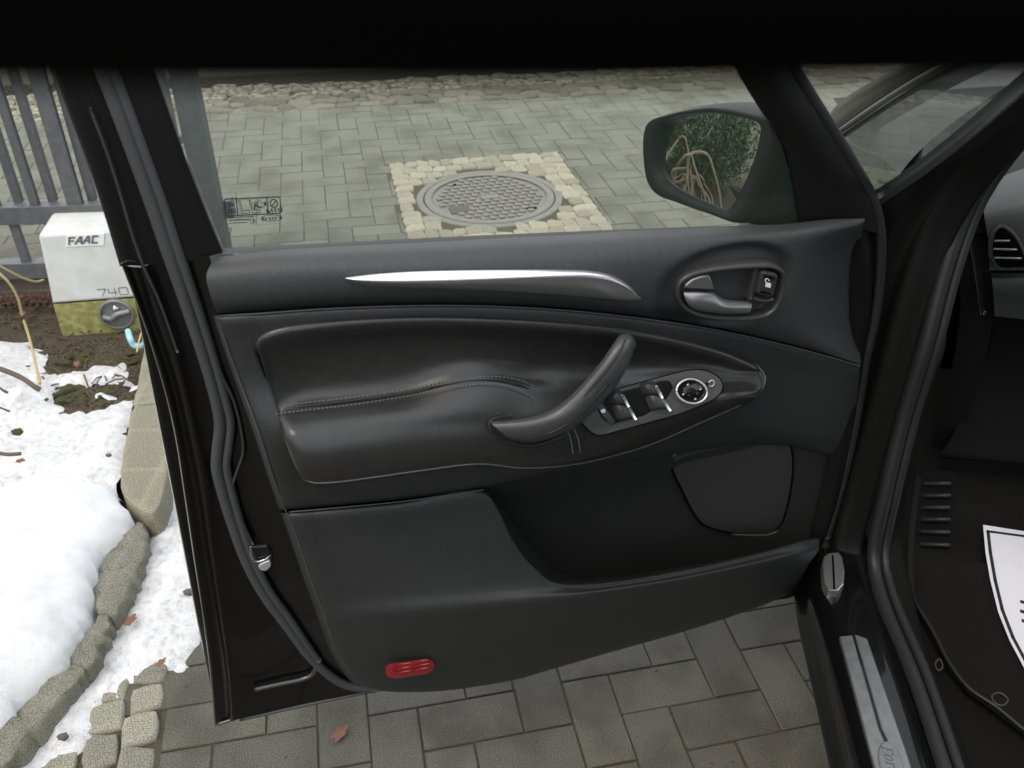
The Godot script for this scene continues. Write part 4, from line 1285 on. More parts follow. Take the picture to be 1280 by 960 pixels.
	for i in 8:
		var y := 604.0 + i * 15.0
		var t := i / 7.0
		var p: Array = [[[Vector3(0.2821, 0.3886, -0.434), Vector3(0.3342, 0.3908, -0.434)]], [[Vector3(0.2786, 0.3741, -0.414), Vector3(0.332, 0.3764, -0.414)]], [[Vector3(0.2751, 0.3598, -0.394), Vector3(0.3282, 0.3622, -0.394)]], [[Vector3(0.2715, 0.3458, -0.374), Vector3(0.3258, 0.3485, -0.374)]], [[Vector3(0.2678, 0.3322, -0.354), Vector3(0.3239, 0.3329, -0.354)]], [[Vector3(0.2646, 0.3167, -0.334), Vector3(0.322, 0.3177, -0.334)]], [[Vector3(0.2614, 0.3015, -0.314), Vector3(0.3205, 0.3006, -0.314)]], [[Vector3(0.2595, 0.2868, -0.294), Vector3(0.3189, 0.2839, -0.294)]]][i][0]
		var rb := begin()
		tube(rb, PackedVector3Array(p), 0.005, 6)
		build("rib", rb, M.dark_rubber, rest)
	# carpet, loose mat with its piped edge, paper sheet
	var fl := begin()
	loft(fl, [[Vector3(0.13, 0.52, -0.66), Vector3(0.9, 0.52, -0.66)], [Vector3(0.15, 0.33, -0.46), Vector3(0.9, 0.33, -0.46)], [Vector3(0.17, 0.31, -0.36), Vector3(0.9, 0.31, -0.36)], [Vector3(0.17, 0.31, 1.0), Vector3(0.9, 0.31, 1.0)]], 10, 6)
	build("floor_carpet", fl, M.carpet, car)


func make_mat() -> void:
	pass


# ---------------------------------------------------------------- the open door; local: x along it towards the hinge, y up, z towards the cabin
func part(called: String, st, m: Material) -> MeshInstance3D:
	return build(called, st, m, door)


func stitches(paths: Array, r := 0.0008) -> SurfaceTool:
	var st := begin()
	for p in paths:
		var e := even(p, int(PackedVector3Array(p).size() * 14))
		for i in range(0, e.size() - 1, 2):
			tube(st, PackedVector3Array([e[i] + Vector3(0, 0, 0.0006), e[i].lerp(e[i + 1], 0.5) + Vector3(0, 0, 0.0014), e[i + 1] + Vector3(0, 0, 0.0006)]), r, 5)
	return st


func shifted(c: Array, d: Vector3) -> Array:
	return c.map(func(v): return v + d)


func make_door() -> void:
	var sh := begin()
	var s0 := [Vector3(0.049, 0.818, -0.012), Vector3(0.0552, 0.7464, -0.012), Vector3(0.0578, 0.6669, -0.012), Vector3(0.056, 0.5811, -0.012), Vector3(0.0474, 0.4747, -0.012), Vector3(0.0369, 0.357, -0.012), Vector3(0.0272, 0.2429, -0.012), Vector3(0.0142, 0.1177, -0.012), Vector3(-0.0029, -0.0157, -0.012)]
	loft(sh, [
		shifted(s0, Vector3(0, 0, -0.03)), s0,
		[Vector3(0.0535, 0.8227, -0.001), Vector3(0.0597, 0.7518, -0.001), Vector3(0.0625, 0.6731, -0.001), Vector3(0.0608, 0.5882, -0.001), Vector3(0.0525, 0.4829, -0.001), Vector3(0.0422, 0.3664, -0.001), Vector3(0.0328, 0.2534, -0.001), Vector3(0.0201, 0.1294, -0.001), Vector3(0.004, 0.0013, -0.001)],
		[Vector3(0.0589, 0.8185, -0.006), Vector3(0.0643, 0.7537, -0.006), Vector3(0.0698, 0.6826, -0.006), Vector3(0.07, 0.6055, -0.006), Vector3(0.0634, 0.4874, -0.006), Vector3(0.0538, 0.3709, -0.006), Vector3(0.0445, 0.2496, -0.006), Vector3(0.0326, 0.1189, -0.006), Vector3(0.0153, -0.0057, -0.006)],
		[Vector3(0.0667, 0.818, -0.003), Vector3(0.0689, 0.7579, -0.003), Vector3(0.0737, 0.6873, -0.003), Vector3(0.0737, 0.6094, -0.003), Vector3(0.0684, 0.4915, -0.003), Vector3(0.059, 0.3756, -0.003), Vector3(0.05, 0.2547, -0.003), Vector3(0.0389, 0.1205, -0.003), Vector3(0.0227, 0, -0.003)],
		[Vector3(0.0725, 0.822, 0.007), Vector3(0.0783, 0.7745, 0.007), Vector3(0.0836, 0.7066, 0.007), Vector3(0.0842, 0.6365, 0.007), Vector3(0.0807, 0.5232, 0.007), Vector3(0.0694, 0.3963, 0.007), Vector3(0.0599, 0.2781, 0.007), Vector3(0.0467, 0.138, 0.007), Vector3(0.0311, 0.0128, 0.007)],
		[Vector3(0.0767, 0.8225, 0.005), Vector3(0.0829, 0.7759, 0.005), Vector3(0.0883, 0.708, 0.005), Vector3(0.0892, 0.6378, 0.005), Vector3(0.0857, 0.5232, 0.005), Vector3(0.0747, 0.3961, 0.005), Vector3(0.0655, 0.2777, 0.005), Vector3(0.0526, 0.1374, 0.005), Vector3(0.0396, 0.0111, 0.005)],
		[Vector3(0.0919, 0.823, 0.002), Vector3(0.0933, 0.7718, 0.002), Vector3(0.0992, 0.7032, 0.002), Vector3(0.1004, 0.6325, 0.002), Vector3(0.0913, 0.5044, 0.002), Vector3(0.0867, 0.3731, 0.002), Vector3(0.086, 0.258, 0.002), Vector3(0.0951, 0.1076, 0.002), Vector3(0.118, 0.0053, 0.002)],
		[Vector3(0.1142, 0.827, 0.004), Vector3(0.1165, 0.7726, 0.004), Vector3(0.1191, 0.7011, 0.004), Vector3(0.1259, 0.6352, 0.004), Vector3(0.1245, 0.5125, 0.004), Vector3(0.1238, 0.3652, 0.004), Vector3(0.1398, 0.2616, 0.004), Vector3(0.1773, 0.1176, 0.004), Vector3(0.2232, 0.008, 0.004)],
		[Vector3(0.1473, 0.8322, 0.02), Vector3(0.1494, 0.7815, 0.02), Vector3(0.1514, 0.7055, 0.02), Vector3(0.1564, 0.6343, 0.02), Vector3(0.1658, 0.5025, 0.02), Vector3(0.1786, 0.3662, 0.02), Vector3(0.1954, 0.2274, 0.02), Vector3(0.2434, 0.0994, 0.02), Vector3(0.3297, 0.0249, 0.02)]], 64, 3)
	sh.set_smooth_group(-1)
	# outer skin and the hidden middle of the door
	var o0 := [Vector3(0.0476, 0.7636, -0.012), Vector3(-0.0029, -0.0157, -0.012), Vector3(0.2497, -0.0181, -0.012), Vector3(1.0725, 0.0043, -0.012), Vector3(1.0614, 0.4751, -0.012), Vector3(1.0352, 0.6379, -0.012)]
	slab(sh, shifted(o0, Vector3(0, 0, -0.02)), 0.10, 0.01)
	sh.generate_normals()
	door = MeshInstance3D.new()
	door.name = "door"
	door.mesh = sh.commit()
	door.material_override = M.paint
	door.transform = Transform3D(Basis(Vector3(0.9354, 0, -0.3535), Vector3(0, 1, 0), Vector3(0.3535, 0, 0.9354)), Vector3(-0.9758, 0.28, 0.164))
	car.add_child(door)
	tag(door, "wide open black front door with leather armrest, silver trim and mirror")

	# bottom hem, pressed panel edge, latch
	var hm := begin()
	tube(hm, even([Vector3(0.0412, 0.0049, 0.001), Vector3(0.0986, 0.0048, 0.001), Vector3(0.1701, 0.0041, 0.001), Vector3(0.2525, 0.0022, 0.001), Vector3(0.3317, 0.0021, 0.001)], 20), 0.0035, 8)
	part("bottom_seal", hm, M.rubber)
	var cn := begin()
	tube(cn, even([Vector3(0.0053, 0.0016, -0.002), Vector3(0.022, 0.0038, -0.002), Vector3(0.0377, 0.0064, -0.002)], 8), 0.003, 8)
	part("hem", cn, M.edge_glint_paint)
	var em := begin()
	tube(em, even([Vector3(0.0759, 0.0808, 0.01), Vector3(0.1156, 0.0808, 0.01), Vector3(0.1507, 0.0806, 0.01), Vector3(0.1638, 0.0841, 0.01), Vector3(0.1727, 0.095, 0.01), Vector3(0.1779, 0.1169, 0.01)], 24), 0.0042, 10, 0.8)
	part("pressed_edge", em, M.edge_glint_paint)
	var lt := begin()
	slab(lt, [Vector3(0.1167, 0.3842, 0.012), Vector3(0.1413, 0.3808, 0.012), Vector3(0.147, 0.3668, 0.012), Vector3(0.1433, 0.3423, 0.012), Vector3(0.1291, 0.33, 0.012), Vector3(0.1151, 0.3404, 0.012)], 0.01, 0.0025)
	var latch := part("latch", lt, M.gloss)
	var lt2 := begin()
	slab(lt2, ring([Vector3(0.124, 0.3483, 0.016), Vector3(0.1327, 0.354, 0.016), Vector3(0.1406, 0.355, 0.016), Vector3(0.1413, 0.3452, 0.016), Vector3(0.1322, 0.3365, 0.016), Vector3(0.126, 0.3398, 0.016)], 24), 0.004, 0.0015)
	build("striker_plate", lt2, M.chrome, latch)
	var lt3 := begin()
	tube(lt3, even([Vector3(0.1192, 0.3864, 0.015), Vector3(0.1184, 0.3679, 0.015), Vector3(0.1222, 0.3574, 0.015), Vector3(0.1356, 0.3586, 0.015), Vector3(0.1431, 0.3645, 0.015)], 16), 0.0016, 6)
	build("latch_rim", lt3, M.steel, latch)

	# door seal with its groove
	var path := [Vector3(0.0791, 1.0783, 0.01), Vector3(0.0812, 1.0526, 0.01), Vector3(0.0875, 1.0062, 0.01), Vector3(0.0939, 0.9483, 0.01), Vector3(0.0998, 0.8885, 0.01), Vector3(0.1037, 0.8409, 0.01), Vector3(0.1102, 0.7715, 0.01), Vector3(0.116, 0.6939, 0.01), Vector3(0.1181, 0.6346, 0.01), Vector3(0.1163, 0.5978, 0.01), Vector3(0.1068, 0.5612, 0.01), Vector3(0.1, 0.5295, 0.01), Vector3(0.0997, 0.4883, 0.01), Vector3(0.1028, 0.4224, 0.01), Vector3(0.1092, 0.3512, 0.01), Vector3(0.1234, 0.278, 0.01), Vector3(0.1439, 0.2105, 0.01), Vector3(0.1731, 0.1185, 0.01), Vector3(0.2156, 0.0437, 0.01), Vector3(0.2631, 0.0144, 0.01)]
	var se := begin()
	tube(se, even(path, 140), 0.0074, 10, 0.8)
	var seal := part("door_seal", se, M.rubber)
	var s2 := begin()
	tube(s2, even([Vector3(0.0875, 1.0779, 0.01), Vector3(0.0912, 1.052, 0.01), Vector3(0.0979, 1.0054, 0.01), Vector3(0.1047, 0.9473, 0.01), Vector3(0.111, 0.8873, 0.01), Vector3(0.1144, 0.8396, 0.01), Vector3(0.1214, 0.7698, 0.01), Vector3(0.1268, 0.6921, 0.01), Vector3(0.129, 0.6363, 0.01), Vector3(0.1292, 0.5991, 0.01), Vector3(0.1213, 0.5647, 0.01), Vector3(0.1123, 0.5308, 0.01), Vector3(0.1113, 0.4898, 0.01), Vector3(0.1132, 0.4272, 0.01), Vector3(0.1189, 0.3566, 0.01), Vector3(0.1318, 0.2874, 0.01), Vector3(0.1522, 0.2187, 0.01), Vector3(0.1683, 0.1584, 0.01), Vector3(0.1803, 0.1161, 0.01)], 120), 0.0058, 8, 0.9)
	build("seal_lip", s2, M.rubber, seal)
	var s3 := begin()
	tube(s3, even([Vector3(0.091, 1.0562, 0.012), Vector3(0.0943, 1.0086, 0.012), Vector3(0.1024, 0.9507, 0.012), Vector3(0.1096, 0.8882, 0.012), Vector3(0.1145, 0.8229, 0.012), Vector3(0.1229, 0.7494, 0.012), Vector3(0.132, 0.6693, 0.012), Vector3(0.1388, 0.6321, 0.012), Vector3(0.1402, 0.5882, 0.012), Vector3(0.1367, 0.5499, 0.012), Vector3(0.1235, 0.5191, 0.012), Vector3(0.1125, 0.4912, 0.012), Vector3(0.1148, 0.4434, 0.012), Vector3(0.1229, 0.3887, 0.012)], 90), 0.0022, 8, 1.0)
	part("body_crease", s3, M.edge_glint_paint)
	var s4 := begin()
	tube(s4, even([Vector3(0.064, 0.9996, 0.008), Vector3(0.0687, 0.9542, 0.008), Vector3(0.0709, 0.9107, 0.008), Vector3(0.0718, 0.8696, 0.008), Vector3(0.0733, 0.8438, 0.008), Vector3(0.0755, 0.8201, 0.008), Vector3(0.0823, 0.7766, 0.008), Vector3(0.0877, 0.7088, 0.008)], 60), 0.0018, 8)
	part("frame_crease", s4, M.edge_glint_paint)
	var jn := begin()
	tube(jn, even([Vector3(0.0499, 0.8246, 0), Vector3(0.0591, 0.8283, 0), Vector3(0.0685, 0.8251, 0), Vector3(0.0733, 0.8165, 0)], 10), 0.001, 6)
	part("moulding_joint", jn, M.paint)

	# window frame at the latch side
	var fr := begin()
	loft(fr, [
		[Vector3(0.0287, 1.0784, -0.04), Vector3(0.0311, 1.0087, -0.04), Vector3(0.0376, 0.9319, -0.04), Vector3(0.0404, 0.8671, -0.04), Vector3(0.0416, 0.8044, -0.04)], [Vector3(0.0356, 1.0839, -0.01), Vector3(0.0379, 1.0163, -0.01), Vector3(0.0443, 0.9418, -0.01), Vector3(0.0471, 0.8788, -0.01), Vector3(0.0483, 0.818, -0.01)],
		[Vector3(0.0424, 1.0855, 0), Vector3(0.045, 1.0184, 0), Vector3(0.0509, 0.9446, 0), Vector3(0.0537, 0.8822, 0), Vector3(0.0553, 0.8229, 0)], [Vector3(0.0607, 1.0841, -0.002), Vector3(0.0627, 1.0166, -0.002), Vector3(0.068, 0.9423, -0.002), Vector3(0.0708, 0.8795, -0.002), Vector3(0.0706, 0.8199, -0.002)],
		[Vector3(0.066, 1.085, 0.004), Vector3(0.0682, 1.0178, 0.004), Vector3(0.0729, 0.9439, 0.004), Vector3(0.0758, 0.8814, 0.004), Vector3(0.0759, 0.8231, 0.004)], [Vector3(0.0826, 1.0839, 0.003), Vector3(0.0848, 1.0163, 0.003), Vector3(0.0888, 0.942, 0.003), Vector3(0.0948, 0.8788, 0.003), Vector3(0.0989, 0.8196, 0.003)],
		[Vector3(0.0942, 1.0847, 0.01), Vector3(0.0984, 1.0172, 0.01), Vector3(0.1045, 0.943, 0.01), Vector3(0.1111, 0.8799, 0.01), Vector3(0.1155, 0.8238, 0.01)], [Vector3(0.1086, 1.0843, 0.012), Vector3(0.1149, 1.0165, 0.012), Vector3(0.1242, 0.9418, 0.012), Vector3(0.1332, 0.8782, 0.012), Vector3(0.1403, 0.8274, 0.012)],
		[Vector3(0.1234, 1.0835, 0.012), Vector3(0.1328, 1.0152, 0.012), Vector3(0.1422, 0.9401, 0.012), Vector3(0.152, 0.876, 0.012), Vector3(0.16, 0.8308, 0.012)], [Vector3(0.1244, 1.0826, 0.008), Vector3(0.1338, 1.014, 0.008), Vector3(0.1434, 0.9386, 0.008), Vector3(0.1533, 0.8742, 0.008), Vector3(0.1613, 0.8288, 0.008)], [Vector3(0.1223, 1.0792, -0.01), Vector3(0.1319, 1.0093, -0.01), Vector3(0.1417, 0.9324, -0.01), Vector3(0.1517, 0.8669, -0.01), Vector3(0.1599, 0.8206, -0.01)]], 40, 3)
	part("window_frame", fr, M.satin_black)
	var ft := begin()   # the top of the frame, above the picture
	loft(ft, [
		[Vector3(0.031, 1.0787, -0.03), Vector3(0.0284, 1.1567, -0.03), Vector3(0.0469, 1.2195, -0.03), Vector3(0.1108, 1.2618, -0.03), Vector3(0.2217, 1.2794, -0.03), Vector3(0.3425, 1.2847, -0.03), Vector3(0.4627, 1.2804, -0.03), Vector3(0.5761, 1.2534, -0.03), Vector3(0.6984, 1.1666, -0.03), Vector3(0.7767, 1.0921, -0.03), Vector3(0.8313, 1.0282, -0.03)],
		[Vector3(0.038, 1.0851, 0.004), Vector3(0.0355, 1.1604, 0.004), Vector3(0.0534, 1.2211, 0.004), Vector3(0.1151, 1.2619, 0.004), Vector3(0.2222, 1.2789, 0.004), Vector3(0.3389, 1.284, 0.004), Vector3(0.455, 1.2798, 0.004), Vector3(0.5645, 1.2538, 0.004), Vector3(0.6827, 1.1699, 0.004), Vector3(0.7583, 1.0979, 0.004), Vector3(0.811, 1.0362, 0.004)],
		[Vector3(0.0837, 1.0842, 0.012), Vector3(0.0837, 1.1534, 0.012), Vector3(0.1033, 1.2029, 0.012), Vector3(0.1478, 1.2356, 0.012), Vector3(0.2364, 1.2467, 0.012), Vector3(0.3343, 1.2498, 0.012), Vector3(0.4369, 1.2456, 0.012), Vector3(0.5273, 1.2218, 0.012), Vector3(0.6274, 1.1501, 0.012), Vector3(0.6983, 1.0856, 0.012), Vector3(0.7681, 1.042, 0.012)],
		[Vector3(0.1229, 1.0817, 0.01), Vector3(0.1202, 1.1427, 0.01), Vector3(0.1345, 1.1798, 0.01), Vector3(0.1743, 1.2064, 0.01), Vector3(0.2447, 1.2151, 0.01), Vector3(0.3309, 1.2177, 0.01), Vector3(0.4205, 1.2126, 0.01), Vector3(0.4909, 1.1942, 0.01), Vector3(0.5765, 1.1322, 0.01), Vector3(0.6532, 1.0744, 0.01), Vector3(0.7368, 1.0442, 0.01)],
		[Vector3(0.1203, 1.0775, -0.012), Vector3(0.1175, 1.1399, -0.012), Vector3(0.1321, 1.1778, -0.012), Vector3(0.1728, 1.205, -0.012), Vector3(0.2449, 1.214, -0.012), Vector3(0.333, 1.2166, -0.012), Vector3(0.4247, 1.2114, -0.012), Vector3(0.4968, 1.1926, -0.012), Vector3(0.5843, 1.1291, -0.012), Vector3(0.6627, 1.07, -0.012), Vector3(0.7483, 1.0391, -0.012)]], 60, 3)
	part("top_frame", ft, M.satin_black)
	# frame and corner panel at the mirror side
	var fa := begin()
	loft(fa, [
		[Vector3(0.748, 1.0409, -0.012), Vector3(0.7844, 0.9844, -0.012), Vector3(0.8282, 0.9299, -0.012), Vector3(0.8656, 0.8859, -0.012), Vector3(0.894, 0.8247, -0.012), Vector3(0.9164, 0.7622, -0.012)], [Vector3(0.7397, 1.0445, 0.004), Vector3(0.7755, 0.989, 0.004), Vector3(0.8185, 0.9354, 0.004), Vector3(0.8553, 0.8921, 0.004), Vector3(0.8833, 0.8319, 0.004), Vector3(0.9053, 0.7705, 0.004)],
		[Vector3(0.7475, 1.0457, 0.012), Vector3(0.7836, 0.9904, 0.012), Vector3(0.8291, 0.9369, 0.012), Vector3(0.8639, 0.8939, 0.012), Vector3(0.897, 0.8335, 0.012), Vector3(0.9221, 0.7719, 0.012)],
		[Vector3(0.7643, 1.046, 0.018), Vector3(0.8054, 0.9904, 0.018), Vector3(0.856, 0.9326, 0.018), Vector3(0.8972, 0.8805, 0.018), Vector3(0.9372, 0.8272, 0.018), Vector3(0.9654, 0.7694, 0.018)], [Vector3(0.7911, 1.0433, 0.012), Vector3(0.8347, 0.9869, 0.012), Vector3(0.8913, 0.924, 0.012), Vector3(0.9413, 0.8658, 0.012), Vector3(0.9898, 0.8058, 0.012), Vector3(1.0158, 0.7537, 0.012)],
		[Vector3(0.8105, 1.0398, 0), Vector3(0.8553, 0.9825, 0), Vector3(0.9139, 0.9165, 0), Vector3(0.9684, 0.8547, 0), Vector3(1.0185, 0.7933, 0), Vector3(1.0429, 0.7403, 0)], [Vector3(0.8364, 1.0304, -0.04), Vector3(0.8831, 0.9707, -0.04), Vector3(0.9443, 0.9018, -0.04), Vector3(1.0012, 0.8375, -0.04), Vector3(1.0535, 0.7735, -0.04), Vector3(1.079, 0.7183, -0.04)]], 40, 4)
	part("corner_panel", fa, M.satin_black)
	var fe := begin()
	tube(fe, even([Vector3(0.8107, 1.038, 0.004), Vector3(0.8551, 0.9826, 0.004), Vector3(0.9125, 0.9168, 0.004), Vector3(0.9656, 0.8553, 0.004), Vector3(1.0121, 0.7979, 0.004), Vector3(1.0369, 0.7477, 0.004), Vector3(1.0543, 0.6829, 0.004), Vector3(1.0668, 0.6009, 0.004), Vector3(1.0703, 0.529, 0.004), Vector3(1.0835, 0.4026, 0.004), Vector3(1.09, 0.2636, 0.004), Vector3(1.0886, 0.1466, 0.004)], 80), 0.0072, 10, 0.8)
	part("front_edge_seal", fe, M.dark_rubber)
	var sf := begin()
	loft(sf, [[Vector3(0.9674, 0.7779, 0), Vector3(1.005, 0.6747, 0), Vector3(1.0399, 0.5316, 0), Vector3(1.0525, 0.3561, 0), Vector3(1.0501, 0.1566, 0), Vector3(1.0157, 0.0007, 0)], [Vector3(0.9878, 0.7798, 0.01), Vector3(1.0214, 0.6775, 0.01), Vector3(1.049, 0.5363, 0.01), Vector3(1.0691, 0.3602, 0.01), Vector3(1.0755, 0.1594, 0.01), Vector3(1.0332, 0.0107, 0.01)], [Vector3(1.0138, 0.7726, 0), Vector3(1.0489, 0.6687, 0), Vector3(1.0742, 0.5405, 0), Vector3(1.0914, 0.3816, 0), Vector3(1.0941, 0.2035, 0), Vector3(1.0656, 0.0037, 0)], [Vector3(1.0568, 0.7552, -0.03), Vector3(1.0912, 0.6478, -0.03), Vector3(1.1113, 0.5312, -0.03), Vector3(1.1264, 0.3696, -0.03), Vector3(1.1332, 0.187, -0.03), Vector3(1.1079, -0.0312, -0.03)]], 30, 3)
	part("door_end", sf, M.satin_black)

	# window glass and the lip it drops into
	var gl := begin()
	slab(gl, [Vector3(0.3322, 1.2204, 0), Vector3(0.2453, 1.2177, 0), Vector3(0.1743, 1.2089, 0), Vector3(0.1307, 1.179, 0), Vector3(0.1176, 1.1414, 0), Vector3(0.1255, 1.0774, 0), Vector3(0.1352, 1.0118, 0), Vector3(0.145, 0.9356, 0), Vector3(0.1543, 0.8708, 0), Vector3(0.1619, 0.827, 0), Vector3(0.2689, 0.8186, 0), Vector3(0.4212, 0.8081, 0), Vector3(0.5643, 0.7981, 0), Vector3(0.7292, 0.785, 0), Vector3(0.9206, 0.7669, 0), Vector3(0.8914, 0.8206, 0), Vector3(0.8538, 0.894, 0), Vector3(0.8184, 0.9362, 0), Vector3(0.7756, 0.9879, 0), Vector3(0.7387, 1.0438, 0), Vector3(0.6572, 1.0757, 0), Vector3(0.5799, 1.1338, 0), Vector3(0.4936, 1.1962, 0), Vector3(0.4226, 1.2154, 0)], 0.004, 0.0)
	part("window_glass", gl, M.glass)
	var wl := begin()
	loft(wl, [[Vector3(0.1612, 0.8329, 0.004), Vector3(0.2693, 0.8255, 0.004), Vector3(0.4206, 0.8152, 0.004), Vector3(0.5628, 0.8044, 0.004), Vector3(0.7266, 0.7915, 0.004), Vector3(0.9043, 0.7752, 0.004)], [Vector3(0.161, 0.8318, 0.008), Vector3(0.2688, 0.8243, 0.008), Vector3(0.4197, 0.8139, 0.008), Vector3(0.5616, 0.8031, 0.008), Vector3(0.725, 0.7901, 0.008), Vector3(0.9023, 0.7737, 0.008)], [Vector3(0.1605, 0.8288, 0.012), Vector3(0.2681, 0.8211, 0.012), Vector3(0.4188, 0.8106, 0.012), Vector3(0.5604, 0.8007, 0.012), Vector3(0.7235, 0.7876, 0.012), Vector3(0.9005, 0.771, 0.012)]], 30, 3)
	part("window_wiper_seal", wl, M.rubber)
	make_sticker()

	# upper trim
	var hc: Vector3 = [Vector3(0.7655, 0.7288, 0.07)][0]
	var hx: Vector3 = [Vector3(0.8601, 0.7155, 0.07)][0]
	var hy: Vector3 = [Vector3(0.757, 0.7863, 0.07)][0]
	var up := begin()
	loft(up, [
		[Vector3(0.1564, 0.8254, 0.01), Vector3(0.2147, 0.826, 0.01), Vector3(0.2685, 0.8232, 0.01), Vector3(0.3425, 0.8181, 0.01), Vector3(0.4193, 0.8128, 0.01), Vector3(0.4889, 0.8085, 0.01), Vector3(0.5609, 0.803, 0.01), Vector3(0.6681, 0.7966, 0.01), Vector3(0.7799, 0.7887, 0.012), Vector3(0.873, 0.7832, 0.014), Vector3(0.9395, 0.7857, 0.022), Vector3(0.9751, 0.7903, 0.04)],
		[Vector3(0.1546, 0.834, 0.034), Vector3(0.215, 0.8355, 0.035), Vector3(0.2675, 0.8328, 0.035), Vector3(0.3396, 0.8278, 0.035), Vector3(0.4144, 0.8226, 0.035), Vector3(0.4823, 0.8183, 0.035), Vector3(0.5525, 0.8129, 0.035), Vector3(0.6572, 0.8056, 0.035), Vector3(0.7674, 0.7968, 0.035), Vector3(0.8596, 0.7903, 0.035), Vector3(0.9281, 0.7915, 0.038), Vector3(0.973, 0.7904, 0.045)],
		[Vector3(0.1485, 0.8366, 0.056), Vector3(0.2058, 0.8387, 0.06), Vector3(0.2656, 0.8368, 0.062), Vector3(0.3359, 0.8317, 0.062), Vector3(0.4089, 0.8264, 0.062), Vector3(0.4752, 0.8211, 0.062), Vector3(0.5437, 0.8157, 0.062), Vector3(0.6459, 0.8083, 0.062), Vector3(0.7536, 0.7994, 0.062), Vector3(0.8453, 0.7907, 0.06), Vector3(0.9114, 0.7897, 0.058), Vector3(0.9723, 0.7837, 0.045)],
		[Vector3(0.144, 0.8297, 0.066), Vector3(0.2039, 0.8294, 0.072), Vector3(0.2632, 0.8273, 0.076), Vector3(0.3327, 0.8219, 0.078), Vector3(0.4049, 0.8159, 0.079), Vector3(0.4706, 0.8093, 0.079), Vector3(0.5387, 0.8025, 0.079), Vector3(0.6408, 0.7919, 0.078), Vector3(0.7502, 0.7785, 0.075), Vector3(0.8475, 0.7617, 0.066), Vector3(0.905, 0.7556, 0.054), Vector3(1.0213, 0.7246, -0.008)],
		[Vector3(0.1441, 0.8124, 0.07), Vector3(0.201, 0.8114, 0.076), Vector3(0.2606, 0.809, 0.08), Vector3(0.3305, 0.8038, 0.083), Vector3(0.4028, 0.7958, 0.085), Vector3(0.4686, 0.7872, 0.086), Vector3(0.5372, 0.7766, 0.086), Vector3(0.6414, 0.7579, 0.084), Vector3(0.7545, 0.735, 0.079), Vector3(0.8564, 0.7102, 0.068), Vector3(0.9051, 0.6965, 0.055), Vector3(1.0422, 0.6526, -0.018)],
		[Vector3(0.1453, 0.7964, 0.068), Vector3(0.1986, 0.7952, 0.073), Vector3(0.259, 0.7937, 0.077), Vector3(0.3297, 0.7882, 0.08), Vector3(0.403, 0.7792, 0.081), Vector3(0.4698, 0.7686, 0.081), Vector3(0.5395, 0.7554, 0.081), Vector3(0.6456, 0.7283, 0.08), Vector3(0.7619, 0.6948, 0.076), Vector3(0.8673, 0.6597, 0.066), Vector3(0.9198, 0.6369, 0.056), Vector3(1.0553, 0.5797, -0.012)],
		[Vector3(0.1456, 0.784, 0.06), Vector3(0.1972, 0.7836, 0.064), Vector3(0.2584, 0.7813, 0.067), Vector3(0.3302, 0.775, 0.069), Vector3(0.4049, 0.7653, 0.069), Vector3(0.473, 0.7532, 0.069), Vector3(0.5439, 0.7396, 0.069), Vector3(0.6521, 0.7105, 0.068), Vector3(0.7698, 0.6747, 0.066), Vector3(0.8772, 0.6318, 0.058), Vector3(0.9422, 0.6033, 0.052), Vector3(1.0512, 0.5492, 0.008)],
		[Vector3(0.1462, 0.7733, 0.05), Vector3(0.1957, 0.771, 0.05), Vector3(0.2581, 0.7676, 0.051), Vector3(0.3315, 0.7605, 0.052), Vector3(0.4079, 0.7504, 0.052), Vector3(0.4774, 0.7391, 0.052), Vector3(0.5499, 0.7239, 0.052), Vector3(0.66, 0.6946, 0.052), Vector3(0.7803, 0.6566, 0.05), Vector3(0.8875, 0.614, 0.046), Vector3(0.9578, 0.5838, 0.042), Vector3(1.0465, 0.5369, 0.022)],
		[Vector3(0.1442, 0.7626, 0.03), Vector3(0.1948, 0.7603, 0.03), Vector3(0.2586, 0.7562, 0.03), Vector3(0.3338, 0.7484, 0.03), Vector3(0.412, 0.738, 0.03), Vector3(0.4832, 0.7265, 0.03), Vector3(0.5574, 0.7109, 0.03), Vector3(0.6701, 0.6809, 0.03), Vector3(0.7922, 0.6433, 0.03), Vector3(0.8988, 0.6027, 0.03), Vector3(0.9711, 0.5713, 0.025), Vector3(1.0568, 0.5276, 0.01)]], 150, 6,
		func(p: Vector3) -> Vector3:
			var q := Vector2((p.x - hc.x) / (hx.x - hc.x), (p.y - hc.y) / (hy.y - hc.y))
			var r := pow(pow(absf(q.x), 2.4) + pow(absf(q.y), 2.4), 1 / 2.4)
			return p - Vector3(0, 0, 0.013 * smoothstep(1.12, 0.9, r)))
	part("upper_trim", up, M.upper)
	var st := begin()
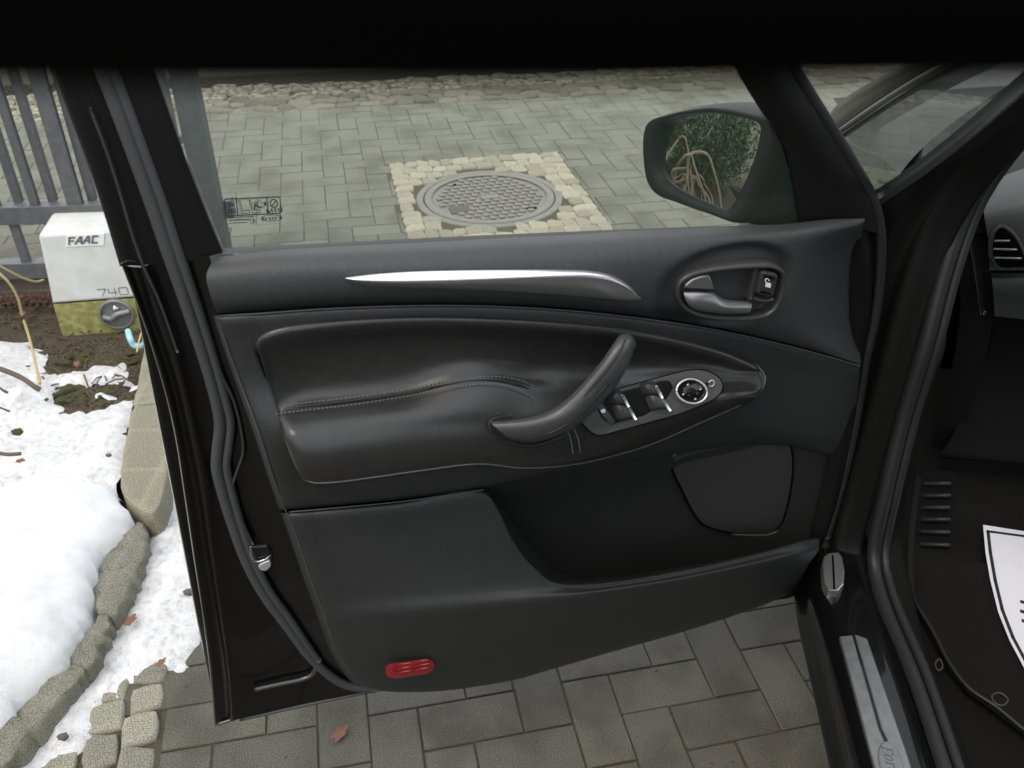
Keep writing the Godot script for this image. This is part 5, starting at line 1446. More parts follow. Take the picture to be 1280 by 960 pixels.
	loft(st, [
		[Vector3(0.2892, 0.8169, 0.082), Vector3(0.3052, 0.8177, 0.082), Vector3(0.3493, 0.8167, 0.084), Vector3(0.4037, 0.8114, 0.084), Vector3(0.4785, 0.803, 0.085), Vector3(0.537, 0.7952, 0.085), Vector3(0.572, 0.7894, 0.085), Vector3(0.5999, 0.7804, 0.085), Vector3(0.6226, 0.7654, 0.085), Vector3(0.6439, 0.7409, 0.084)],
		[Vector3(0.289, 0.8185, 0.086), Vector3(0.3047, 0.8193, 0.087), Vector3(0.3486, 0.8183, 0.089), Vector3(0.4026, 0.8133, 0.0895), Vector3(0.4772, 0.8045, 0.09), Vector3(0.5353, 0.7968, 0.09), Vector3(0.5702, 0.7911, 0.09), Vector3(0.5979, 0.7821, 0.09), Vector3(0.6207, 0.7668, 0.0895), Vector3(0.6421, 0.7427, 0.088)],
		[Vector3(0.2889, 0.8182, 0.0865), Vector3(0.3038, 0.8175, 0.093), Vector3(0.3466, 0.8131, 0.099), Vector3(0.4001, 0.8068, 0.1), Vector3(0.4744, 0.8001, 0.1), Vector3(0.5321, 0.7954, 0.1), Vector3(0.5671, 0.7907, 0.099), Vector3(0.5949, 0.7822, 0.098), Vector3(0.6186, 0.7667, 0.095), Vector3(0.6417, 0.7427, 0.089)],
		[Vector3(0.2889, 0.817, 0.085), Vector3(0.3039, 0.81, 0.086), Vector3(0.3476, 0.8014, 0.088), Vector3(0.4018, 0.7923, 0.089), Vector3(0.4774, 0.7781, 0.089), Vector3(0.5366, 0.7654, 0.089), Vector3(0.5723, 0.7571, 0.089), Vector3(0.6004, 0.7503, 0.089), Vector3(0.6231, 0.7443, 0.088), Vector3(0.6432, 0.7398, 0.086)],
		[Vector3(0.2892, 0.8144, 0.08), Vector3(0.3043, 0.8059, 0.08), Vector3(0.3485, 0.7957, 0.08), Vector3(0.4035, 0.7859, 0.08), Vector3(0.4799, 0.7715, 0.08), Vector3(0.5398, 0.7587, 0.08), Vector3(0.5758, 0.7502, 0.08), Vector3(0.6042, 0.7434, 0.08), Vector3(0.6267, 0.7379, 0.08), Vector3(0.6461, 0.7351, 0.08)]], 70, 5)
	tag(part("silver_trim_strip", st, M.silver), "brushed silver trim strip with a pointed tip")

	var pads := [
		[Vector3(0.1789, 0.7338, 0.06), Vector3(0.1845, 0.7469, 0.062), Vector3(0.2063, 0.7568, 0.063), Vector3(0.2739, 0.7565, 0.064), Vector3(0.3667, 0.7478, 0.064), Vector3(0.4641, 0.7309, 0.064), Vector3(0.5464, 0.7127, 0.064), Vector3(0.6335, 0.6899, 0.064), Vector3(0.7159, 0.6587, 0.062), Vector3(0.7856, 0.6272, 0.06), Vector3(0.838, 0.595, 0.056), Vector3(0.8419, 0.5918, 0.052)],
		[Vector3(0.1801, 0.7373, 0.068), Vector3(0.1864, 0.7498, 0.071), Vector3(0.208, 0.759, 0.073), Vector3(0.2731, 0.7595, 0.075), Vector3(0.3649, 0.7509, 0.075), Vector3(0.4613, 0.734, 0.075), Vector3(0.5428, 0.7159, 0.075), Vector3(0.6293, 0.6927, 0.074), Vector3(0.7111, 0.6616, 0.072), Vector3(0.7777, 0.6307, 0.07), Vector3(0.8293, 0.6001, 0.066), Vector3(0.8385, 0.5947, 0.062)],
		[Vector3(0.1814, 0.7351, 0.07), Vector3(0.1883, 0.7459, 0.074), Vector3(0.2096, 0.7538, 0.077), Vector3(0.2722, 0.754, 0.078), Vector3(0.364, 0.7451, 0.078), Vector3(0.4605, 0.7281, 0.078), Vector3(0.542, 0.7098, 0.078), Vector3(0.6287, 0.6862, 0.077), Vector3(0.7086, 0.6558, 0.074), Vector3(0.7726, 0.6264, 0.072), Vector3(0.8242, 0.5988, 0.069), Vector3(0.8391, 0.5931, 0.066)],
		[Vector3(0.1841, 0.717, 0.066), Vector3(0.1908, 0.7196, 0.065), Vector3(0.213, 0.7219, 0.064), Vector3(0.2738, 0.7203, 0.0615), Vector3(0.365, 0.712, 0.061), Vector3(0.4561, 0.6991, 0.062), Vector3(0.5439, 0.6791, 0.062), Vector3(0.6347, 0.6546, 0.062), Vector3(0.7065, 0.6326, 0.064), Vector3(0.7661, 0.6141, 0.067), Vector3(0.817, 0.5942, 0.068), Vector3(0.8478, 0.5849, 0.064)],
		[Vector3(0.1862, 0.6887, 0.064), Vector3(0.1935, 0.6877, 0.061), Vector3(0.2158, 0.6867, 0.0585), Vector3(0.2742, 0.6861, 0.059), Vector3(0.3632, 0.6809, 0.0603), Vector3(0.4433, 0.6746, 0.0625), Vector3(0.5396, 0.6458, 0.058), Vector3(0.6307, 0.6278, 0.06), Vector3(0.7002, 0.6183, 0.066), Vector3(0.7584, 0.6082, 0.07), Vector3(0.8115, 0.5911, 0.07), Vector3(0.8502, 0.5803, 0.068)],
		[Vector3(0.1883, 0.6611, 0.068), Vector3(0.1949, 0.6615, 0.067), Vector3(0.2192, 0.659, 0.063), Vector3(0.2726, 0.6581, 0.064), Vector3(0.3509, 0.6592, 0.0655), Vector3(0.431, 0.6648, 0.07), Vector3(0.5167, 0.6364, 0.07), Vector3(0.6128, 0.6144, 0.074), Vector3(0.6907, 0.6102, 0.079), Vector3(0.7499, 0.6037, 0.079), Vector3(0.8048, 0.5895, 0.074), Vector3(0.8493, 0.577, 0.073)],
		[Vector3(0.1894, 0.6508, 0.072), Vector3(0.197, 0.6517, 0.072), Vector3(0.2213, 0.6513, 0.073), Vector3(0.2706, 0.6498, 0.074), Vector3(0.3429, 0.6493, 0.0735), Vector3(0.4244, 0.6568, 0.08), Vector3(0.4993, 0.6328, 0.086), Vector3(0.5952, 0.5989, 0.088), Vector3(0.6802, 0.6, 0.09), Vector3(0.7422, 0.5972, 0.087), Vector3(0.7998, 0.5863, 0.08), Vector3(0.8459, 0.5741, 0.078)],
		[Vector3(0.192, 0.6354, 0.086), Vector3(0.1998, 0.6422, 0.096), Vector3(0.2274, 0.6413, 0.099), Vector3(0.2756, 0.6375, 0.102), Vector3(0.3425, 0.635, 0.105), Vector3(0.4174, 0.6317, 0.107), Vector3(0.4889, 0.6126, 0.108), Vector3(0.5731, 0.5917, 0.114), Vector3(0.6656, 0.5917, 0.11), Vector3(0.7311, 0.5922, 0.102), Vector3(0.7902, 0.5866, 0.094), Vector3(0.8411, 0.5714, 0.083)],
		[Vector3(0.1939, 0.6278, 0.099), Vector3(0.2026, 0.6347, 0.109), Vector3(0.2327, 0.6328, 0.1115), Vector3(0.2791, 0.6278, 0.1125), Vector3(0.344, 0.6223, 0.1145), Vector3(0.4171, 0.6158, 0.1155), Vector3(0.4862, 0.5977, 0.118), Vector3(0.5671, 0.5761, 0.121), Vector3(0.6611, 0.58, 0.118), Vector3(0.7272, 0.5826, 0.108), Vector3(0.7833, 0.5873, 0.105), Vector3(0.8375, 0.5687, 0.086)],
		[Vector3(0.1984, 0.6112, 0.11), Vector3(0.2077, 0.6162, 0.119), Vector3(0.239, 0.6159, 0.1225), Vector3(0.2839, 0.6113, 0.1225), Vector3(0.3474, 0.6055, 0.1225), Vector3(0.4187, 0.5995, 0.124), Vector3(0.4843, 0.5792, 0.125), Vector3(0.5625, 0.5584, 0.124), Vector3(0.6605, 0.5631, 0.118), Vector3(0.7277, 0.5693, 0.108), Vector3(0.7814, 0.5831, 0.11), Vector3(0.8347, 0.5638, 0.086)],
		[Vector3(0.2043, 0.5909, 0.12), Vector3(0.2132, 0.5889, 0.123), Vector3(0.2409, 0.5864, 0.126), Vector3(0.2866, 0.5839, 0.126), Vector3(0.3492, 0.5804, 0.126), Vector3(0.4215, 0.5747, 0.127), Vector3(0.484, 0.5536, 0.127), Vector3(0.5628, 0.5339, 0.12), Vector3(0.6673, 0.5355, 0.108), Vector3(0.7342, 0.5476, 0.1), Vector3(0.7879, 0.5685, 0.104), Vector3(0.8359, 0.554, 0.08)],
		[Vector3(0.208, 0.5744, 0.116), Vector3(0.2184, 0.5682, 0.119), Vector3(0.2427, 0.5648, 0.1215), Vector3(0.2891, 0.562, 0.1215), Vector3(0.3528, 0.5595, 0.1215), Vector3(0.4243, 0.5546, 0.122), Vector3(0.4865, 0.5321, 0.119), Vector3(0.5679, 0.5138, 0.108), Vector3(0.6765, 0.5134, 0.094), Vector3(0.7423, 0.5306, 0.09), Vector3(0.8005, 0.5497, 0.09), Vector3(0.8419, 0.542, 0.068)],
		[Vector3(0.2068, 0.5269, 0.061), Vector3(0.2177, 0.5213, 0.067), Vector3(0.2436, 0.518, 0.07), Vector3(0.293, 0.515, 0.07), Vector3(0.3606, 0.5122, 0.07), Vector3(0.4368, 0.5066, 0.07), Vector3(0.5009, 0.4869, 0.07), Vector3(0.5826, 0.4777, 0.07), Vector3(0.6939, 0.4812, 0.06), Vector3(0.76, 0.5025, 0.06), Vector3(0.8215, 0.522, 0.06), Vector3(0.8475, 0.5341, 0.06)]]
	var under := PackedVector2Array()   # the panel behind the pad lies deeper
	for v in even(pads[2], 40):
		under.append(Vector2(v.x, v.y - 0.013))
	var low_ := even(pads[10], 40)
	low_.reverse()
	for v in low_:
		under.append(Vector2(v.x, v.y))
	# middle panel round the padded armrest
	var mp := begin()
	loft(mp, [
		[Vector3(0.1381, 0.759, 0.016), Vector3(0.1445, 0.7692, 0.044), Vector3(0.1954, 0.769, 0.05), Vector3(0.2579, 0.7649, 0.05), Vector3(0.3505, 0.7556, 0.05), Vector3(0.4477, 0.7413, 0.05), Vector3(0.5507, 0.7204, 0.05), Vector3(0.6383, 0.6979, 0.05), Vector3(0.7077, 0.6777, 0.05), Vector3(0.7807, 0.654, 0.05), Vector3(0.8616, 0.6215, 0.045), Vector3(0.9485, 0.5842, 0.04), Vector3(1.049, 0.5323, 0.02)],
		[Vector3(0.1388, 0.7578, 0.018), Vector3(0.1468, 0.7767, 0.062), Vector3(0.1958, 0.7756, 0.066), Vector3(0.2573, 0.7722, 0.067), Vector3(0.3482, 0.7629, 0.067), Vector3(0.4437, 0.7488, 0.067), Vector3(0.5449, 0.7282, 0.067), Vector3(0.6315, 0.7055, 0.066), Vector3(0.7008, 0.6842, 0.064), Vector3(0.7752, 0.6581, 0.06), Vector3(0.856, 0.6251, 0.054), Vector3(0.9445, 0.5858, 0.046), Vector3(1.0449, 0.5326, 0.024)],
		[Vector3(0.1406, 0.7173, 0.018), Vector3(0.1499, 0.7407, 0.06), Vector3(0.19, 0.7377, 0.066), Vector3(0.252, 0.7283, 0.067), Vector3(0.3446, 0.7132, 0.067), Vector3(0.4426, 0.6973, 0.067), Vector3(0.5465, 0.6804, 0.067), Vector3(0.6347, 0.6631, 0.066), Vector3(0.7049, 0.6467, 0.064), Vector3(0.7815, 0.6215, 0.058), Vector3(0.8668, 0.5838, 0.048), Vector3(0.9608, 0.539, 0.036), Vector3(1.0629, 0.4814, 0.012)],
		[Vector3(0.1462, 0.6589, 0.018), Vector3(0.1564, 0.6846, 0.06), Vector3(0.1951, 0.6816, 0.066), Vector3(0.2546, 0.6715, 0.067), Vector3(0.3405, 0.6561, 0.067), Vector3(0.4414, 0.638, 0.067), Vector3(0.5485, 0.6188, 0.067), Vector3(0.6396, 0.5992, 0.066), Vector3(0.7134, 0.578, 0.062), Vector3(0.7939, 0.5498, 0.054), Vector3(0.8828, 0.5139, 0.042), Vector3(0.9783, 0.4684, 0.028), Vector3(1.0761, 0.4152, 0.006)],
		[Vector3(0.1555, 0.5812, 0.024), Vector3(0.1674, 0.6188, 0.078), Vector3(0.2039, 0.6212, 0.088), Vector3(0.256, 0.5989, 0.067), Vector3(0.3354, 0.5855, 0.067), Vector3(0.4399, 0.5672, 0.067), Vector3(0.5511, 0.547, 0.066), Vector3(0.6466, 0.5279, 0.062), Vector3(0.7237, 0.5083, 0.056), Vector3(0.8078, 0.4814, 0.046), Vector3(0.8991, 0.4484, 0.034), Vector3(0.9907, 0.407, 0.02), Vector3(1.0857, 0.356, 0)],
		[Vector3(0.1618, 0.5034, 0.02), Vector3(0.1732, 0.5402, 0.068), Vector3(0.2084, 0.5383, 0.072), Vector3(0.2584, 0.5276, 0.066), Vector3(0.3308, 0.5197, 0.066), Vector3(0.4392, 0.5091, 0.065), Vector3(0.5548, 0.4916, 0.06), Vector3(0.6545, 0.476, 0.052), Vector3(0.7341, 0.4622, 0.044), Vector3(0.8193, 0.4431, 0.034), Vector3(0.9097, 0.4201, 0.024), Vector3(0.9931, 0.3857, 0.014), Vector3(1.0822, 0.3381, -0.002)],
		[Vector3(0.1669, 0.4522, 0.018), Vector3(0.1777, 0.4845, 0.058), Vector3(0.2175, 0.4828, 0.062), Vector3(0.2641, 0.4782, 0.063), Vector3(0.3279, 0.4718, 0.063), Vector3(0.4435, 0.4644, 0.062), Vector3(0.5585, 0.4584, 0.052), Vector3(0.6606, 0.4461, 0.042), Vector3(0.7412, 0.4379, 0.034), Vector3(0.8257, 0.4264, 0.026), Vector3(0.9152, 0.4081, 0.018), Vector3(0.9947, 0.3758, 0.01), Vector3(1.0833, 0.326, -0.004)],
		[Vector3(0.167, 0.444, 0.012), Vector3(0.1786, 0.4731, 0.05), Vector3(0.2177, 0.468, 0.05), Vector3(0.264, 0.4627, 0.05), Vector3(0.3289, 0.4561, 0.05), Vector3(0.4462, 0.4494, 0.05), Vector3(0.5663, 0.4359, 0.03), Vector3(0.671, 0.4235, 0.02), Vector3(0.7492, 0.4223, 0.02), Vector3(0.8331, 0.4134, 0.015), Vector3(0.9215, 0.3976, 0.01), Vector3(1.0033, 0.363, 0), Vector3(1.0878, 0.3168, -0.01)]], 150, 7,
		func(p: Vector3) -> Vector3: return Vector3(p.x, p.y, minf(p.z, 0.025)) if Geometry2D.is_point_in_polygon(Vector2(p.x, p.y), under) else p)
	part("middle_panel", mp, M.plastic)

	# padded armrest
	var ar := begin()
	for c in pads:
		c.push_front(c[0] + Vector3(0.002, 0, 0.045 - c[0].z))
		c.push_back(c[-1] + Vector3(0, 0, 0.02 - c[-1].z))
	loft(ar, pads, 140, 6)
	var arm := part("armrest", ar, M.leather)
	var ae := begin()
	tube(ae, even([Vector3(0.208, 0.5754, 0.1172), Vector3(0.2184, 0.5692, 0.1202), Vector3(0.2427, 0.5658, 0.1227), Vector3(0.2891, 0.563, 0.1227), Vector3(0.3526, 0.5605, 0.1227), Vector3(0.424, 0.5557, 0.1232), Vector3(0.4861, 0.5331, 0.1202), Vector3(0.5674, 0.5149, 0.1092), Vector3(0.6759, 0.5144, 0.0952), Vector3(0.7416, 0.5316, 0.0912), Vector3(0.7997, 0.5507, 0.0912), Vector3(0.841, 0.543, 0.0692), Vector3(0.8386, 0.5556, 0.079), Vector3(0.8409, 0.5694, 0.084), Vector3(0.8457, 0.5795, 0.08), Vector3(0.8474, 0.5847, 0.074), Vector3(0.8434, 0.5909, 0.068), Vector3(0.8355, 0.5991, 0.064)], 90), 0.0013, 6)
	part("armrest_edge", ae, M.handle)  # pale tube painting the light caught along the armrest edge
	for e in [[Vector3(0.1465, 0.7797, 0.0635), Vector3(0.1962, 0.778, 0.0675), Vector3(0.2574, 0.7745, 0.0685), Vector3(0.3481, 0.7653, 0.0685), Vector3(0.4434, 0.7513, 0.0685), Vector3(0.5444, 0.7308, 0.0685), Vector3(0.6307, 0.7082, 0.0675), Vector3(0.6998, 0.687, 0.0655), Vector3(0.7737, 0.6613, 0.062), Vector3(0.8543, 0.6285, 0.056), Vector3(0.9433, 0.5886, 0.047), Vector3(1.041, 0.5374, 0.026)],
			[Vector3(0.1467, 0.7763, 0.063), Vector3(0.1492, 0.7417, 0.0615), Vector3(0.1557, 0.6857, 0.0615), Vector3(0.1666, 0.6197, 0.079), Vector3(0.1723, 0.5413, 0.069), Vector3(0.1768, 0.4856, 0.059), Vector3(0.18, 0.4721, 0.0605), Vector3(0.1872, 0.418, 0.0605), Vector3(0.1937, 0.3517, 0.0605), Vector3(0.2004, 0.2977, 0.0605), Vector3(0.207, 0.2353, 0.0585), Vector3(0.2147, 0.1715, 0.0525), Vector3(0.2265, 0.1119, 0.0445)],
			[Vector3(0.1818, 0.4782, 0.0615), Vector3(0.2175, 0.4756, 0.0635), Vector3(0.2642, 0.471, 0.0645), Vector3(0.3281, 0.4653, 0.0655), Vector3(0.393, 0.4616, 0.0655), Vector3(0.4426, 0.4603, 0.0655)]]:
		var t := begin()
		tube(t, even(e, 70), 0.0009, 6)
		part("panel_edge", t, M.handle)  # paler than the panel: light caught by its edges, put into colour
	var seam := [Vector3(0.189, 0.6488, 0.0725), Vector3(0.221, 0.6507, 0.0755), Vector3(0.2701, 0.6506, 0.0785), Vector3(0.3381, 0.6515, 0.08), Vector3(0.3978, 0.655, 0.081), Vector3(0.4381, 0.6545, 0.082), Vector3(0.4687, 0.6485, 0.083), Vector3(0.4911, 0.6385, 0.085), Vector3(0.5119, 0.6212, 0.087), Vector3(0.5263, 0.6042, 0.09)]
	var sm := begin()
	tube(sm, even(seam, 80), 0.0011, 6)
	build("seam", sm, M.dark_rubber, arm) if false else part("seam", sm, M.dark_rubber)
	var up1 := [Vector3(0.1887, 0.6514, 0.0685), Vector3(0.2216, 0.6531, 0.0715), Vector3(0.2709, 0.6531, 0.0745), Vector3(0.339, 0.6537, 0.0755), Vector3(0.3988, 0.6573, 0.0765), Vector3(0.4413, 0.6564, 0.0775), Vector3(0.474, 0.6501, 0.0785), Vector3(0.4987, 0.6391, 0.0805), Vector3(0.5215, 0.6208, 0.0835), Vector3(0.535, 0.6053, 0.0865)]
	var dn1 := [Vector3(0.1897, 0.6493, 0.08), Vector3(0.2205, 0.6507, 0.083), Vector3(0.2693, 0.6506, 0.086), Vector3(0.3368, 0.6518, 0.088), Vector3(0.3963, 0.6546, 0.088), Vector3(0.4366, 0.6533, 0.088), Vector3(0.465, 0.6476, 0.089), Vector3(0.4852, 0.638, 0.091), Vector3(0.5031, 0.6233, 0.095), Vector3(0.5145, 0.6108, 0.1)]
	var cross0 := [Vector3(0.5367, 0.5969, 0.1255), Vector3(0.5427, 0.5801, 0.1285), Vector3(0.547, 0.5616, 0.1275), Vector3(0.5519, 0.5381, 0.119)]
	var cross1 := [Vector3(0.5451, 0.5978, 0.1255), Vector3(0.5524, 0.5794, 0.1285), Vector3(0.5568, 0.5622, 0.1275), Vector3(0.5618, 0.5387, 0.119)]
	tag(part("stitching", stitches([up1, dn1, cross0, cross1]), M.thread), "", "", "", "stuff")

	# grab handle
	var gh := begin()
	loft(gh, [
		[Vector3(0.4389, 0.6244, 0.13), Vector3(0.4648, 0.6253, 0.135), Vector3(0.4897, 0.6268, 0.137), Vector3(0.5148, 0.6335, 0.138), Vector3(0.5369, 0.6486, 0.138), Vector3(0.5578, 0.6701, 0.137), Vector3(0.5772, 0.6914, 0.134), Vector3(0.5935, 0.7067, 0.126), Vector3(0.607, 0.7088, 0.112), Vector3(0.6206, 0.7002, 0.095)],
		[Vector3(0.4385, 0.628, 0.14), Vector3(0.4638, 0.6298, 0.146), Vector3(0.4891, 0.6318, 0.149), Vector3(0.515, 0.6383, 0.15), Vector3(0.5368, 0.6532, 0.15), Vector3(0.5578, 0.6737, 0.148), Vector3(0.577, 0.6949, 0.145), Vector3(0.5932, 0.711, 0.137), Vector3(0.608, 0.7133, 0.122), Vector3(0.6258, 0.7, 0.098)],
		[Vector3(0.4441, 0.6233, 0.145), Vector3(0.4702, 0.6256, 0.152), Vector3(0.4974, 0.6284, 0.155), Vector3(0.5223, 0.6351, 0.156), Vector3(0.5454, 0.6491, 0.155), Vector3(0.5668, 0.6701, 0.152), Vector3(0.5859, 0.6913, 0.149), Vector3(0.6016, 0.7082, 0.142), Vector3(0.614, 0.7125, 0.128), Vector3(0.6306, 0.6969, 0.1)],
		[Vector3(0.452, 0.6132, 0.145), Vector3(0.4756, 0.6117, 0.151), Vector3(0.5021, 0.6159, 0.154), Vector3(0.5261, 0.6228, 0.155), Vector3(0.5508, 0.6371, 0.153), Vector3(0.5723, 0.6584, 0.15), Vector3(0.591, 0.6818, 0.148), Vector3(0.6068, 0.6999, 0.141), Vector3(0.6186, 0.7061, 0.128), Vector3(0.6343, 0.6905, 0.1)],
		[Vector3(0.464, 0.5982, 0.138), Vector3(0.4852, 0.5951, 0.143), Vector3(0.5115, 0.5974, 0.145), Vector3(0.5342, 0.6041, 0.145), Vector3(0.5603, 0.6198, 0.143), Vector3(0.5822, 0.6415, 0.14), Vector3(0.6002, 0.6656, 0.138), Vector3(0.615, 0.6855, 0.131), Vector3(0.6249, 0.6946, 0.12), Vector3(0.6378, 0.6817, 0.096)],
		[Vector3(0.4734, 0.5825, 0.123), Vector3(0.4934, 0.5758, 0.123), Vector3(0.5217, 0.5749, 0.121), Vector3(0.5466, 0.5785, 0.117), Vector3(0.5737, 0.5949, 0.115), Vector3(0.5962, 0.6175, 0.112), Vector3(0.6148, 0.6425, 0.11), Vector3(0.6284, 0.6642, 0.104), Vector3(0.6352, 0.6773, 0.098), Vector3(0.6453, 0.6685, 0.08)]], 70, 5)
	part("grab_handle", gh, M.handle)
	var gv := begin()
	tube(gv, even([Vector3(0.4446, 0.6242, 0.143), Vector3(0.4666, 0.6251, 0.147), Vector3(0.4886, 0.6273, 0.151), Vector3(0.5199, 0.6354, 0.154), Vector3(0.5432, 0.6501, 0.1525), Vector3(0.5634, 0.6734, 0.1525), Vector3(0.5824, 0.6945, 0.1495), Vector3(0.5984, 0.7109, 0.142), Vector3(0.6083, 0.714, 0.129)], 40), 0.0013, 6)
	part("handle_groove", gv, M.dark_rubber)
	var gv2 := begin()
	tube(gv2, even([Vector3(0.4939, 0.6045, 0.148), Vector3(0.511, 0.6102, 0.152), Vector3(0.5269, 0.6175, 0.153), Vector3(0.5511, 0.6314, 0.15), Vector3(0.5688, 0.6516, 0.1495), Vector3(0.5814, 0.6667, 0.149)], 30), 0.0018, 6)
	part("handle_groove", gv2, M.dark_rubber)
	var gv3 := begin()
	tube(gv3, even([Vector3(0.4692, 0.6192, 0.119), Vector3(0.45, 0.6226, 0.122), Vector3(0.4394, 0.62, 0.124), Vector3(0.4405, 0.6097, 0.127), Vector3(0.4526, 0.5935, 0.127), Vector3(0.4753, 0.5791, 0.1275), Vector3(0.5006, 0.5739, 0.1275), Vector3(0.5238, 0.5781, 0.1275), Vector3(0.5429, 0.5844, 0.1275)], 40), 0.0016, 6)
	part("handle_base_gap", gv3, M.dark_rubber)

	# lower panel with the pocket lip
	var lw := begin()
